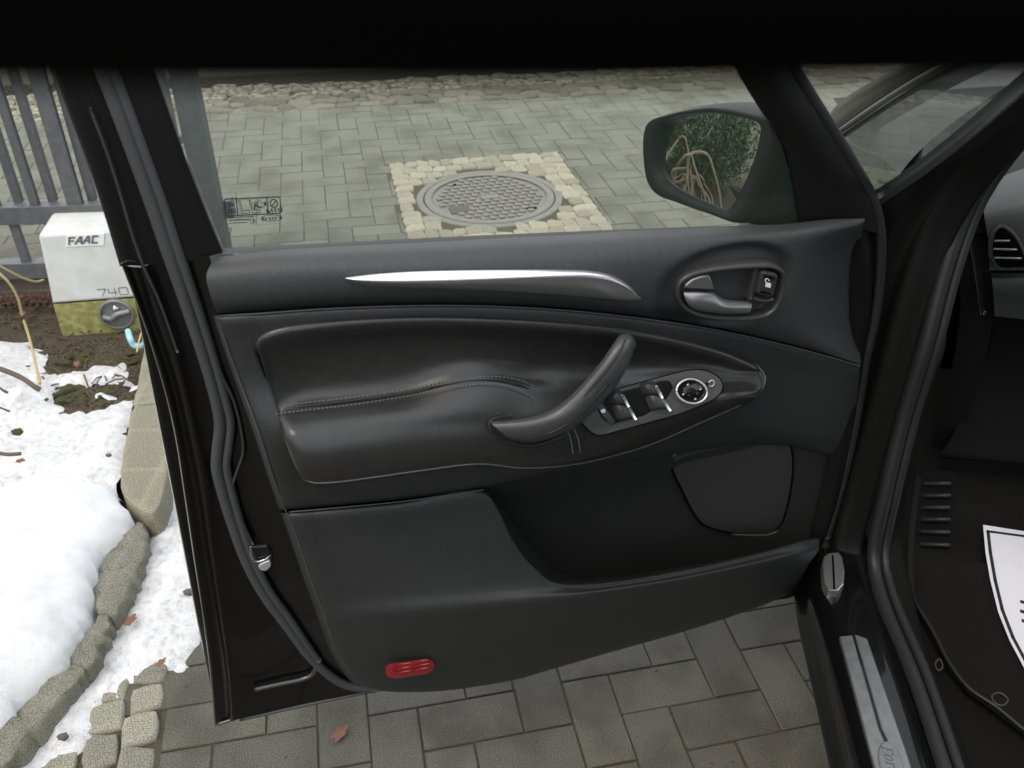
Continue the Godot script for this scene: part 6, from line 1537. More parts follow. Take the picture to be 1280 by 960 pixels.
	loft(lw, [
		[Vector3(0.1673, 0.438, 0.012), Vector3(0.1789, 0.4673, 0.05), Vector3(0.2161, 0.4644, 0.052), Vector3(0.2633, 0.4597, 0.053), Vector3(0.3282, 0.453, 0.053), Vector3(0.4465, 0.4474, 0.053), Vector3(0.4729, 0.3851, 0.062), Vector3(0.5005, 0.3182, 0.072), Vector3(0.5401, 0.2745, 0.088), Vector3(0.6034, 0.2573, 0.092), Vector3(0.7494, 0.2468, 0.094), Vector3(0.8896, 0.2462, 0.092), Vector3(0.9668, 0.2435, 0.084), Vector3(1.0115, 0.2261, 0.07)],
		[Vector3(0.1682, 0.4384, 0.016), Vector3(0.1801, 0.4731, 0.06), Vector3(0.217, 0.471, 0.063), Vector3(0.2638, 0.4664, 0.064), Vector3(0.3278, 0.4606, 0.065), Vector3(0.4437, 0.4538, 0.065), Vector3(0.4697, 0.3953, 0.074), Vector3(0.4982, 0.329, 0.084), Vector3(0.5387, 0.2823, 0.096), Vector3(0.6009, 0.2625, 0.098), Vector3(0.7461, 0.252, 0.1), Vector3(0.8855, 0.2513, 0.098), Vector3(0.9622, 0.2486, 0.09), Vector3(1.0092, 0.2296, 0.075)],
		[Vector3(0.1739, 0.3774, 0.014), Vector3(0.1872, 0.4176, 0.06), Vector3(0.2252, 0.4179, 0.066), Vector3(0.2731, 0.4153, 0.07), Vector3(0.344, 0.4076, 0.073), Vector3(0.464, 0.4018, 0.078), Vector3(0.4817, 0.362, 0.082), Vector3(0.5044, 0.323, 0.088), Vector3(0.5394, 0.2819, 0.0975), Vector3(0.6002, 0.263, 0.1), Vector3(0.7451, 0.2525, 0.102), Vector3(0.8843, 0.2518, 0.1), Vector3(0.961, 0.249, 0.092), Vector3(1.0103, 0.2284, 0.076)],
		[Vector3(0.1802, 0.306, 0.012), Vector3(0.1937, 0.3512, 0.06), Vector3(0.2331, 0.3547, 0.068), Vector3(0.2835, 0.3552, 0.076), Vector3(0.3559, 0.3493, 0.082), Vector3(0.4777, 0.3319, 0.088), Vector3(0.4917, 0.3219, 0.09), Vector3(0.5152, 0.3045, 0.094), Vector3(0.5416, 0.2786, 0.099), Vector3(0.6023, 0.2593, 0.102), Vector3(0.7446, 0.2494, 0.104), Vector3(0.8838, 0.2486, 0.102), Vector3(0.9605, 0.2457, 0.094), Vector3(1.0095, 0.2269, 0.078)],
		[Vector3(0.1868, 0.2473, 0.01), Vector3(0.2004, 0.2972, 0.06), Vector3(0.2384, 0.3018, 0.07), Vector3(0.2899, 0.3051, 0.081), Vector3(0.3632, 0.3038, 0.092), Vector3(0.4698, 0.2905, 0.099), Vector3(0.4937, 0.2858, 0.101), Vector3(0.5178, 0.281, 0.103), Vector3(0.5435, 0.274, 0.105), Vector3(0.6026, 0.2602, 0.108), Vector3(0.7417, 0.251, 0.11), Vector3(0.8803, 0.25, 0.108), Vector3(0.9587, 0.2428, 0.098), Vector3(1.0099, 0.2222, 0.079)],
		[Vector3(0.1899, 0.2133, 0.009), Vector3(0.2035, 0.2659, 0.06), Vector3(0.2419, 0.2731, 0.074), Vector3(0.2937, 0.2797, 0.088), Vector3(0.3663, 0.2824, 0.101), Vector3(0.4693, 0.2769, 0.11), Vector3(0.4955, 0.2765, 0.112), Vector3(0.5199, 0.2739, 0.113), Vector3(0.5432, 0.2716, 0.114), Vector3(0.6007, 0.2657, 0.116), Vector3(0.738, 0.2557, 0.117), Vector3(0.876, 0.2527, 0.115), Vector3(0.9561, 0.2411, 0.103), Vector3(1.0103, 0.2175, 0.08)],
		[Vector3(0.1934, 0.1818, 0.008), Vector3(0.207, 0.2347, 0.058), Vector3(0.2458, 0.2392, 0.071), Vector3(0.296, 0.243, 0.085), Vector3(0.3674, 0.2426, 0.098), Vector3(0.4725, 0.2363, 0.107), Vector3(0.5019, 0.2349, 0.109), Vector3(0.5267, 0.2338, 0.11), Vector3(0.5505, 0.2331, 0.111), Vector3(0.608, 0.2313, 0.112), Vector3(0.7433, 0.2252, 0.113), Vector3(0.8837, 0.2242, 0.11), Vector3(0.9627, 0.2163, 0.098), Vector3(1.0154, 0.1974, 0.074)],
		[Vector3(0.2013, 0.1199, 0.006), Vector3(0.2147, 0.1709, 0.052), Vector3(0.2516, 0.1657, 0.064), Vector3(0.3033, 0.1581, 0.075), Vector3(0.3757, 0.1512, 0.086), Vector3(0.4813, 0.147, 0.094), Vector3(0.5123, 0.1477, 0.095), Vector3(0.541, 0.1492, 0.096), Vector3(0.5672, 0.1496, 0.097), Vector3(0.6258, 0.1533, 0.098), Vector3(0.7597, 0.1501, 0.096), Vector3(0.8997, 0.1524, 0.09), Vector3(0.9756, 0.159, 0.078), Vector3(1.0191, 0.1541, 0.058)],
		[Vector3(0.2138, 0.0695, 0.004), Vector3(0.2254, 0.1135, 0.044), Vector3(0.2594, 0.0994, 0.053), Vector3(0.3081, 0.0867, 0.061), Vector3(0.3816, 0.0761, 0.068), Vector3(0.4924, 0.0719, 0.074), Vector3(0.5248, 0.0744, 0.075), Vector3(0.5564, 0.076, 0.075), Vector3(0.5852, 0.0778, 0.076), Vector3(0.6439, 0.0829, 0.076), Vector3(0.7773, 0.0848, 0.074), Vector3(0.9144, 0.0912, 0.068), Vector3(0.9882, 0.0994, 0.058), Vector3(1.0231, 0.1074, 0.044)],
		[Vector3(0.2239, 0.0388, 0.002), Vector3(0.2351, 0.0691, 0.032), Vector3(0.2674, 0.0491, 0.038), Vector3(0.3129, 0.0353, 0.043), Vector3(0.3865, 0.022, 0.048), Vector3(0.5016, 0.0164, 0.052), Vector3(0.5352, 0.0209, 0.053), Vector3(0.5693, 0.0241, 0.053), Vector3(0.5993, 0.0266, 0.053), Vector3(0.6586, 0.0323, 0.053), Vector3(0.7929, 0.0393, 0.051), Vector3(0.9275, 0.0521, 0.047), Vector3(0.998, 0.0613, 0.04), Vector3(1.028, 0.0692, 0.03)],
		[Vector3(0.2259, 0.0186, -0.01), Vector3(0.2372, 0.0284, 0.004), Vector3(0.2709, 0.0043, 0.006), Vector3(0.3184, -0.0143, 0.008), Vector3(0.394, -0.032, 0.01), Vector3(0.5152, -0.0436, 0.01), Vector3(0.5507, -0.0403, 0.01), Vector3(0.5865, -0.037, 0.01), Vector3(0.618, -0.0343, 0.01), Vector3(0.6801, -0.0285, 0.01), Vector3(0.818, -0.0178, 0.01), Vector3(0.9577, -0.005, 0.005), Vector3(1.0295, 0.0076, 0), Vector3(1.0604, 0.0164, -0.01)]], 140, 6)
	part("lower_panel", lw, M.plastic)
	var pk := begin()   # inner wall of the pocket behind the lip, and the recess behind it
	loft(pk, [[Vector3(0.4465, 0.4474, 0.053), Vector3(0.4729, 0.3851, 0.062), Vector3(0.5005, 0.3182, 0.072), Vector3(0.5401, 0.2745, 0.088), Vector3(0.6034, 0.2573, 0.092), Vector3(0.7494, 0.2468, 0.094), Vector3(0.8896, 0.2462, 0.092), Vector3(0.9668, 0.2435, 0.084), Vector3(1.0115, 0.2261, 0.07)],
		[Vector3(0.4601, 0.4165, 0.02), Vector3(0.4913, 0.3425, 0.02), Vector3(0.525, 0.2626, 0.02), Vector3(0.5689, 0.202, 0.02), Vector3(0.6333, 0.1783, 0.02), Vector3(0.7923, 0.1645, 0.02), Vector3(0.9429, 0.1645, 0.02), Vector3(1.0192, 0.1716, 0.02), Vector3(1.0628, 0.1588, 0.01)],
		[Vector3(0.472, 0.3817, -0.02), Vector3(0.5073, 0.3108, -0.02), Vector3(0.5452, 0.2309, -0.02), Vector3(0.591, 0.1702, -0.02), Vector3(0.6495, 0.1424, -0.02), Vector3(0.8151, 0.1243, -0.02), Vector3(0.972, 0.1222, -0.02), Vector3(1.0518, 0.1275, -0.02), Vector3(1.0925, 0.1205, -0.025)]], 60, 3)
	part("pocket_wall", pk, M.plastic)
	var rc := begin()
	loft(rc, [[Vector3(0.4473, 0.4465, 0.045), Vector3(0.5662, 0.4375, 0.03), Vector3(0.6708, 0.4251, 0.02), Vector3(0.7501, 0.4221, 0.018), Vector3(0.8335, 0.4141, 0.014), Vector3(0.9161, 0.3995, 0.009), Vector3(1.003, 0.3648, 0), Vector3(1.0924, 0.316, -0.012)], [Vector3(0.4468, 0.3599, 0), Vector3(0.58, 0.3491, -0.004), Vector3(0.6862, 0.346, -0.004), Vector3(0.7662, 0.3477, 0), Vector3(0.8483, 0.346, 0.004), Vector3(0.9351, 0.3352, 0.006), Vector3(1.0083, 0.3123, 0.002), Vector3(1.1003, 0.2553, -0.014)], [Vector3(0.4596, 0.2535, -0.02), Vector3(0.5888, 0.2376, -0.02), Vector3(0.6997, 0.231, -0.016), Vector3(0.7821, 0.2358, -0.008), Vector3(0.8663, 0.2395, -0.001), Vector3(0.9524, 0.2394, 0.006), Vector3(1.0175, 0.2255, 0.004), Vector3(1.1096, 0.1662, -0.016)], [Vector3(0.4861, 0.1094, -0.025), Vector3(0.5951, 0.0932, -0.025), Vector3(0.7292, 0.0837, -0.024), Vector3(0.8161, 0.0999, -0.016), Vector3(0.8925, 0.1231, -0.004), Vector3(0.9683, 0.1462, 0.008), Vector3(1.0308, 0.1495, 0.008), Vector3(1.1149, 0.0907, -0.018)]], 40, 8)
	part("pocket_back", rc, M.recess)
	# speaker cover
	var gr := begin()
	var go := ring([Vector3(0.755, 0.4007, 0.006), Vector3(0.7646, 0.4113, 0.006), Vector3(0.7964, 0.4157, 0.006), Vector3(0.8507, 0.4172, 0.006), Vector3(0.9065, 0.4153, 0.006), Vector3(0.9428, 0.4095, 0.006), Vector3(0.9618, 0.3927, 0.006), Vector3(0.9762, 0.3566, 0.006), Vector3(0.9846, 0.3069, 0.006), Vector3(0.987, 0.2493, 0.006), Vector3(0.9828, 0.2078, 0.006), Vector3(0.9642, 0.1917, 0.006), Vector3(0.9295, 0.1967, 0.006), Vector3(0.8733, 0.2184, 0.006), Vector3(0.833, 0.2432, 0.006), Vector3(0.8083, 0.2779, 0.006), Vector3(0.7837, 0.3286, 0.006), Vector3(0.7639, 0.3697, 0.006)], 72)
	pillow(gr, go, 0.007, 7, 5.0)
	part("speaker_cover", gr, M.cloth)
	var go2 := begin()
	var gl_ := Array(go)
	gl_.append(go[0])
	tube(go2, PackedVector3Array(gl_), 0.0022, 6)
	part("speaker_gap", go2, M.black)
	var rib := begin()
	var r0 := even([Vector3(0.7566, 0.4094, 0.0155), Vector3(0.7891, 0.4167, 0.0155), Vector3(0.8459, 0.4174, 0.0155), Vector3(0.9016, 0.4138, 0.0155), Vector3(0.9333, 0.4089, 0.0155)], 60)
	for v in r0:
		tube(rib, PackedVector3Array([v + Vector3(0, 0.005, -0.001), v + Vector3(0.001, 0, 0.0016), v + Vector3(0.002, -0.005, -0.001)]), 0.0009, 5)
	tag(part("speaker_ribs", rib, M.panel), "", "", "", "stuff")
	var rl := begin()
	tube(rl, even([Vector3(0.7513, 0.4148, 0.017), Vector3(0.7611, 0.4221, 0.017), Vector3(0.79, 0.4255, 0.017), Vector3(0.8437, 0.4269, 0.017), Vector3(0.8988, 0.425, 0.017), Vector3(0.9307, 0.4185, 0.017)], 40), 0.0014, 6)
	part("speaker_rim", rl, M.panel)
	var pc := begin()
	tube(pc, even([Vector3(0.8738, 0.2331, 0.03), Vector3(0.9126, 0.2214, 0.03), Vector3(0.9467, 0.2146, 0.03), Vector3(0.9611, 0.2184, 0.03)], 12), 0.002, 6)
	part("pocket_clip", pc, M.smooth)

	# red reflector
	var rf := begin()
	pillow(rf, ring([Vector3(0.279, 0.1565, 0.0885), Vector3(0.2836, 0.1681, 0.0885), Vector3(0.3139, 0.1654, 0.0885), Vector3(0.3444, 0.1608, 0.0885), Vector3(0.3526, 0.1506, 0.0885), Vector3(0.3518, 0.1356, 0.0885), Vector3(0.3452, 0.1282, 0.0885), Vector3(0.3115, 0.1302, 0.0885), Vector3(0.2883, 0.1344, 0.0885), Vector3(0.2803, 0.1428, 0.0885)], 40), 0.0025, 4, 6.0)
	tag(part("red_reflector", rf, M.red), "red reflector low on the door")
	for k in 26:
		pass
	var rb := begin()
	for e in [[Vector3(0.2912, 0.1692, 0.0945), Vector3(0.3166, 0.1663, 0.0945)], [Vector3(0.2893, 0.1605, 0.0945), Vector3(0.316, 0.1571, 0.0945)], [Vector3(0.2898, 0.1509, 0.0945), Vector3(0.3154, 0.1478, 0.0945)], [Vector3(0.3203, 0.1669, 0.0945), Vector3(0.3435, 0.1647, 0.0945)], [Vector3(0.3197, 0.1577, 0.0945), Vector3(0.3454, 0.1547, 0.0945)], [Vector3(0.3191, 0.1485, 0.0945), Vector3(0.3437, 0.1458, 0.0945)]]:
		tube(rb, shifted(e, Vector3(0, 0, -0.0022)), 0.0010, 6)
	tag(part("reflector_prisms", rb, M.red), "", "", "", "stuff")

	make_pull_handle()
	make_switches()


func make_pull_handle() -> void:
	var outer := ring([Vector3(0.6936, 0.7387, 0.074), Vector3(0.6963, 0.753, 0.074), Vector3(0.7093, 0.7624, 0.074), Vector3(0.7328, 0.7659, 0.074), Vector3(0.7658, 0.766, 0.074), Vector3(0.803, 0.7634, 0.074), Vector3(0.8299, 0.7587, 0.074), Vector3(0.8457, 0.7475, 0.074), Vector3(0.8514, 0.7305, 0.074), Vector3(0.8508, 0.7094, 0.074), Vector3(0.8449, 0.691, 0.074), Vector3(0.8314, 0.6808, 0.074), Vector3(0.8057, 0.6798, 0.074), Vector3(0.77, 0.6853, 0.074), Vector3(0.738, 0.6937, 0.074), Vector3(0.714, 0.7057, 0.074), Vector3(0.7, 0.7206, 0.074)], 80)
	var bz := begin()
	var rows := []
	var cw := clockwise(outer.duplicate())
	for s in [[0.0, -0.012], [0.0005, 0.002], [0.003, 0.0055], [0.0058, 0.004], [0.0068, -0.002], [0.0075, -0.03]]:
		rows.append(inset(cw, s[0], s[1]))
	quads(bz, rows, true)
	part("handle_bezel", bz, M.smooth)
	var bk := begin()
	slab(bk, inset(cw, 0.005, -0.028), 0.003, 0.0)
	part("handle_recess", bk, M.black)
	var lo := begin()
	loft(lo, [
		[Vector3(0.709, 0.7345, 0.07), Vector3(0.7231, 0.733, 0.071), Vector3(0.7386, 0.7302, 0.072), Vector3(0.7513, 0.7272, 0.072), Vector3(0.7577, 0.7216, 0.072), Vector3(0.7677, 0.7155, 0.072), Vector3(0.7867, 0.7104, 0.072), Vector3(0.8088, 0.7055, 0.071)],
		[Vector3(0.7061, 0.7357, 0.076), Vector3(0.7191, 0.7354, 0.079), Vector3(0.7338, 0.7332, 0.081), Vector3(0.7466, 0.7291, 0.081), Vector3(0.753, 0.7236, 0.081), Vector3(0.7634, 0.7169, 0.08), Vector3(0.783, 0.7111, 0.079), Vector3(0.8056, 0.7056, 0.077)],
		[Vector3(0.7079, 0.7279, 0.079), Vector3(0.7178, 0.7268, 0.084), Vector3(0.7328, 0.7234, 0.086), Vector3(0.7456, 0.7192, 0.086), Vector3(0.7516, 0.716, 0.086), Vector3(0.7617, 0.7116, 0.085), Vector3(0.7817, 0.7064, 0.083), Vector3(0.8037, 0.7003, 0.08)],
		[Vector3(0.7159, 0.7152, 0.077), Vector3(0.7238, 0.7122, 0.08), Vector3(0.7366, 0.709, 0.082), Vector3(0.7494, 0.7059, 0.082), Vector3(0.7553, 0.7039, 0.082), Vector3(0.7654, 0.7006, 0.081), Vector3(0.7847, 0.6972, 0.08), Vector3(0.8048, 0.6931, 0.078)],
		[Vector3(0.7276, 0.702, 0.06), Vector3(0.7351, 0.6983, 0.062), Vector3(0.7496, 0.6926, 0.062), Vector3(0.7615, 0.6896, 0.062), Vector3(0.7676, 0.6875, 0.062), Vector3(0.7771, 0.686, 0.062), Vector3(0.7962, 0.6832, 0.062), Vector3(0.8141, 0.6817, 0.062)]], 30, 5)
	part("handle_lever", lo, M.lever)
	var hi := begin()
	slab(hi, [Vector3(0.7043, 0.7438, 0.078), Vector3(0.7069, 0.7491, 0.078), Vector3(0.7149, 0.7547, 0.078), Vector3(0.7255, 0.7572, 0.078), Vector3(0.7353, 0.7575, 0.078), Vector3(0.7389, 0.7548, 0.078), Vector3(0.7436, 0.7451, 0.078), Vector3(0.7472, 0.7355, 0.078), Vector3(0.7325, 0.7376, 0.078), Vector3(0.7166, 0.7409, 0.078)], 0.012, 0.002, true)
	part("handle_lever", hi, M.lever)
	var dv := begin()
	slab(dv, [Vector3(0.8016, 0.7589, 0.076), Vector3(0.8073, 0.7581, 0.076), Vector3(0.8083, 0.7328, 0.076), Vector3(0.807, 0.7072, 0.076), Vector3(0.8007, 0.7105, 0.076), Vector3(0.8013, 0.7338, 0.076)], 0.02, 0.0015)
	part("recess_divider", dv, M.smooth)
	var tb := begin()
	tube(tb, even([Vector3(0.8033, 0.7159, 0.078), Vector3(0.8134, 0.7109, 0.078), Vector3(0.8255, 0.708, 0.078), Vector3(0.8346, 0.709, 0.078)], 10), 0.003, 6)
	part("recess_divider", tb, M.smooth)
	var bt := begin()
	slab(bt, [Vector3(0.8086, 0.7519, 0.082), Vector3(0.8139, 0.7534, 0.082), Vector3(0.8309, 0.7477, 0.082), Vector3(0.8339, 0.7439, 0.082), Vector3(0.8329, 0.7185, 0.082), Vector3(0.8288, 0.7155, 0.082), Vector3(0.813, 0.7201, 0.082), Vector3(0.8077, 0.7244, 0.082)], 0.012, 0.002)
	part("lock_button", bt, M.smooth)
	var ic := begin()
	slab(ic, [Vector3(0.8171, 0.7387, 0.0832), Vector3(0.8244, 0.736, 0.0832), Vector3(0.8244, 0.7296, 0.0832), Vector3(0.8171, 0.7324, 0.0832)], 0.001, 0.0)
	tube(ic, even([Vector3(0.8169, 0.7389, 0.0834), Vector3(0.8148, 0.7415, 0.0834), Vector3(0.8154, 0.7442, 0.0834), Vector3(0.8183, 0.7438, 0.0834), Vector3(0.8206, 0.7407, 0.0834)], 10), 0.0006, 5)
	part("lock_symbol", ic, M.white_ink)
	for e in [[Vector3(0.8119, 0.7486, 0.0832), Vector3(0.8277, 0.743, 0.0832)], [Vector3(0.8113, 0.7262, 0.0832), Vector3(0.826, 0.7212, 0.0832)]]:
		var g := begin()
		tube(g, PackedVector3Array(e), 0.0012, 6)
		part("button_groove", g, M.lever if e[0].y < 0.45 else M.black)


func make_switches() -> void:
	# the panel lies on the armrest, tilted with it: its plane through these three points
	var pl := [Vector3(0.5569, 0.604, 0.1215), Vector3(0.5678, 0.5842, 0.127), Vector3(0.5818, 0.5738, 0.129), Vector3(0.6117, 0.5748, 0.128), Vector3(0.6578, 0.5771, 0.124), Vector3(0.6996, 0.5785, 0.119), Vector3(0.7314, 0.582, 0.114), Vector3(0.7553, 0.5873, 0.109), Vector3(0.7661, 0.595, 0.104), Vector3(0.7657, 0.606, 0.099), Vector3(0.7544, 0.617, 0.095), Vector3(0.7357, 0.6254, 0.093), Vector3(0.7144, 0.6281, 0.0935), Vector3(0.6814, 0.627, 0.0965), Vector3(0.6465, 0.6254, 0.1), Vector3(0.6115, 0.6237, 0.105), Vector3(0.5859, 0.6206, 0.11), Vector3(0.5671, 0.6141, 0.1155)]
	var p := begin()
	pillow(p, ring(pl, 80), 0.002, 3, 8.0)
	part("switch_panel", p, M.panel)
	var rm := begin()
	var loop := Array(ring(pl, 80))
	loop.append(loop[0])
	tube(rm, PackedVector3Array(loop), 0.0008, 5)
	part("panel_gap", rm, M.black)
	var well := [Vector3(0.5809, 0.6165, 0.1155), Vector3(0.5939, 0.6205, 0.112), Vector3(0.6443, 0.6222, 0.106), Vector3(0.6863, 0.6221, 0.102), Vector3(0.6926, 0.6087, 0.1065), Vector3(0.6929, 0.5922, 0.1125), Vector3(0.6598, 0.5878, 0.1195), Vector3(0.6175, 0.587, 0.125), Vector3(0.5991, 0.5882, 0.127), Vector3(0.5898, 0.5946, 0.1245)]
	var wl := begin()
	pillow(wl, ring(well, 50), 0.0012, 3, 8.0)
	part("switch_well", wl, M.satin_black)
	# child-lock switch and two rockers of two switches each, chrome on their far edges
	var cl := begin()
	loft(cl, [[Vector3(0.5808, 0.6156, 0.116), Vector3(0.5867, 0.6173, 0.1145)], [Vector3(0.5845, 0.6078, 0.122), Vector3(0.5928, 0.6086, 0.12)], [Vector3(0.5898, 0.5977, 0.127), Vector3(0.5999, 0.5976, 0.126)], [Vector3(0.5972, 0.5888, 0.129), Vector3(0.6039, 0.5896, 0.1285)]], 4, 4)
	part("lock_switch", cl, M.smooth)
	var d1 := begin()
	pillow(d1, ring([Vector3(0.585, 0.6088, 0.1235), Vector3(0.5892, 0.6105, 0.1235), Vector3(0.5917, 0.605, 0.1235), Vector3(0.5875, 0.6033, 0.1235)], 12), 0.001, 2)
	part("switch_symbol", d1, M.white_ink)
	for set_ in [
			[[Vector3(0.5981, 0.6188, 0.1125), Vector3(0.6016, 0.6096, 0.1165)], [Vector3(0.6035, 0.6266, 0.12), Vector3(0.6082, 0.6147, 0.124)], [Vector3(0.6147, 0.6246, 0.1165), Vector3(0.622, 0.6085, 0.1205)], [Vector3(0.6219, 0.6163, 0.108), Vector3(0.6281, 0.6015, 0.112)]],
			[[Vector3(0.6015, 0.6087, 0.117), Vector3(0.6081, 0.5896, 0.126)], [Vector3(0.6081, 0.6126, 0.1245), Vector3(0.6158, 0.5929, 0.131)], [Vector3(0.6231, 0.6061, 0.121), Vector3(0.6308, 0.591, 0.127)], [Vector3(0.6301, 0.5992, 0.113), Vector3(0.6368, 0.5841, 0.119)]],
			[[Vector3(0.6442, 0.6213, 0.1065), Vector3(0.6488, 0.6109, 0.111)], [Vector3(0.6504, 0.6289, 0.114), Vector3(0.6565, 0.6167, 0.118)], [Vector3(0.6632, 0.6255, 0.1105), Vector3(0.671, 0.6091, 0.1145)], [Vector3(0.671, 0.6173, 0.102), Vector3(0.6776, 0.6022, 0.106)]],
			[[Vector3(0.65, 0.6085, 0.1115), Vector3(0.6561, 0.5911, 0.1195)], [Vector3(0.6576, 0.6143, 0.1185), Vector3(0.6642, 0.5963, 0.1255)], [Vector3(0.6719, 0.6071, 0.1155), Vector3(0.681, 0.5916, 0.1215)], [Vector3(0.6797, 0.5999, 0.107), Vector3(0.6878, 0.5844, 0.113)]]]:
		var s := begin()
		var rows := []
		for e in set_:
			rows.append(e)
		# columns run across the rocker, so lay the pairs out as left-to-right rows
		var a := []
		var b := []
		for e in rows:
			a.append(e[0])
			b.append(e[1])
		loft(s, [shifted(a, Vector3(0, 0, -0.008)), a, b, shifted(b, Vector3(0, 0, -0.008))], 10, 3)
		part("window_switch", s, M.satin_black if false else M.smooth)
		var c := begin()
		tube(c, PackedVector3Array([rows[2][0] + Vector3(0, 0, 0.0042), rows[2][1] + Vector3(0, 0, 0.0042)]), 0.0021, 8)
		part("chrome_edge", c, M.chrome)
		var m: Vector3 = (rows[1][0] + rows[1][1] + rows[2][0] + rows[2][1]) / 4.0 + Vector3(0, 0, 0.0006)
		var y := begin()
		tube(y, PackedVector3Array([m + Vector3(-0.0025, 0.002, 0), m + Vector3(0.002, 0.0025, 0), m + Vector3(0.0025, -0.002, 0), m + Vector3(-0.002, -0.0025, 0), m + Vector3(-0.0025, 0.002, 0)]), 0.0004, 5)
		part("switch_symbol", y, M.white_ink)
	# mirror knob in its bright ring
	var o := [Vector3(0.6908, 0.6145, 0.109), Vector3(0.695, 0.6216, 0.1055), Vector3(0.7064, 0.6249, 0.102), Vector3(0.7184, 0.6234, 0.101), Vector3(0.7302, 0.6169, 0.102), Vector3(0.738, 0.6085, 0.105), Vector3(0.7401, 0.5998, 0.108), Vector3(0.7344, 0.5932, 0.112), Vector3(0.7232, 0.5905, 0.1145), Vector3(0.7108, 0.5935, 0.1155), Vector3(0.6993, 0.5997, 0.114), Vector3(0.6926, 0.6073, 0.112)]
	var kr := begin()
	var ol := ring(o, 48)
	var ctr := Vector3.ZERO
	for v in ol:
		ctr += v / ol.size()
	var lp := []
	for v in ol:
		lp.append(ctr.lerp(v, 0.93) + Vector3(0, 0, 0.0055))
	lp.append(lp[0])
	tube(kr, PackedVector3Array(lp), 0.0015, 8)
	part("knob_ring", kr, M.chrome)
	var kb := begin()
	var inner := PackedVector3Array()
	for v in ol:
		inner.append(ctr.lerp(v, 0.84) + Vector3(0, 0, 0.0035))
	pillow(kb, inner, 0.002, 4, 4.0)
	part("mirror_knob", kb, M.gloss)
	var kc := begin()
	var cap := PackedVector3Array()
	for v in ol:
		cap.append(ctr.lerp(v, 0.3) + Vector3(0, 0, 0.0058))
	pillow(kc, cap, 0.003, 4, 4.0)
	part("knob_centre", kc, M.satin_black)
	for k in [2, 5, 8, 11]:
		var v: Vector3 = ctr.lerp(o[k], 0.58) + Vector3(0, 0, 0.0062)
		var t := begin()
		pillow(t, PackedVector3Array([v + Vector3(0, 0.0018, 0), v + Vector3(0.0018, 0, 0), v + Vector3(0, -0.0018, 0), v + Vector3(-0.0018, 0, 0)]), 0.0005, 2)
		part("arrow_mark", t, M.white_ink)
	var fb := begin()
	pillow(fb, ring([Vector3(0.7358, 0.6111, 0.1065), Vector3(0.7389, 0.6138, 0.1065), Vector3(0.7429, 0.6099, 0.1065), Vector3(0.7399, 0.6066, 0.1065)], 16), 0.002, 3)
	part("fold_button", fb, M.satin_black)
	var fi := begin()
	tube(fi, even([Vector3(0.7428, 0.6121, 0.106), Vector3(0.747, 0.6152, 0.106), Vector3(0.7513, 0.6093, 0.106), Vector3(0.7485, 0.6047, 0.106), Vector3(0.7447, 0.6066, 0.106)], 10), 0.0006, 5)
	part("switch_symbol", fi, M.white_ink)


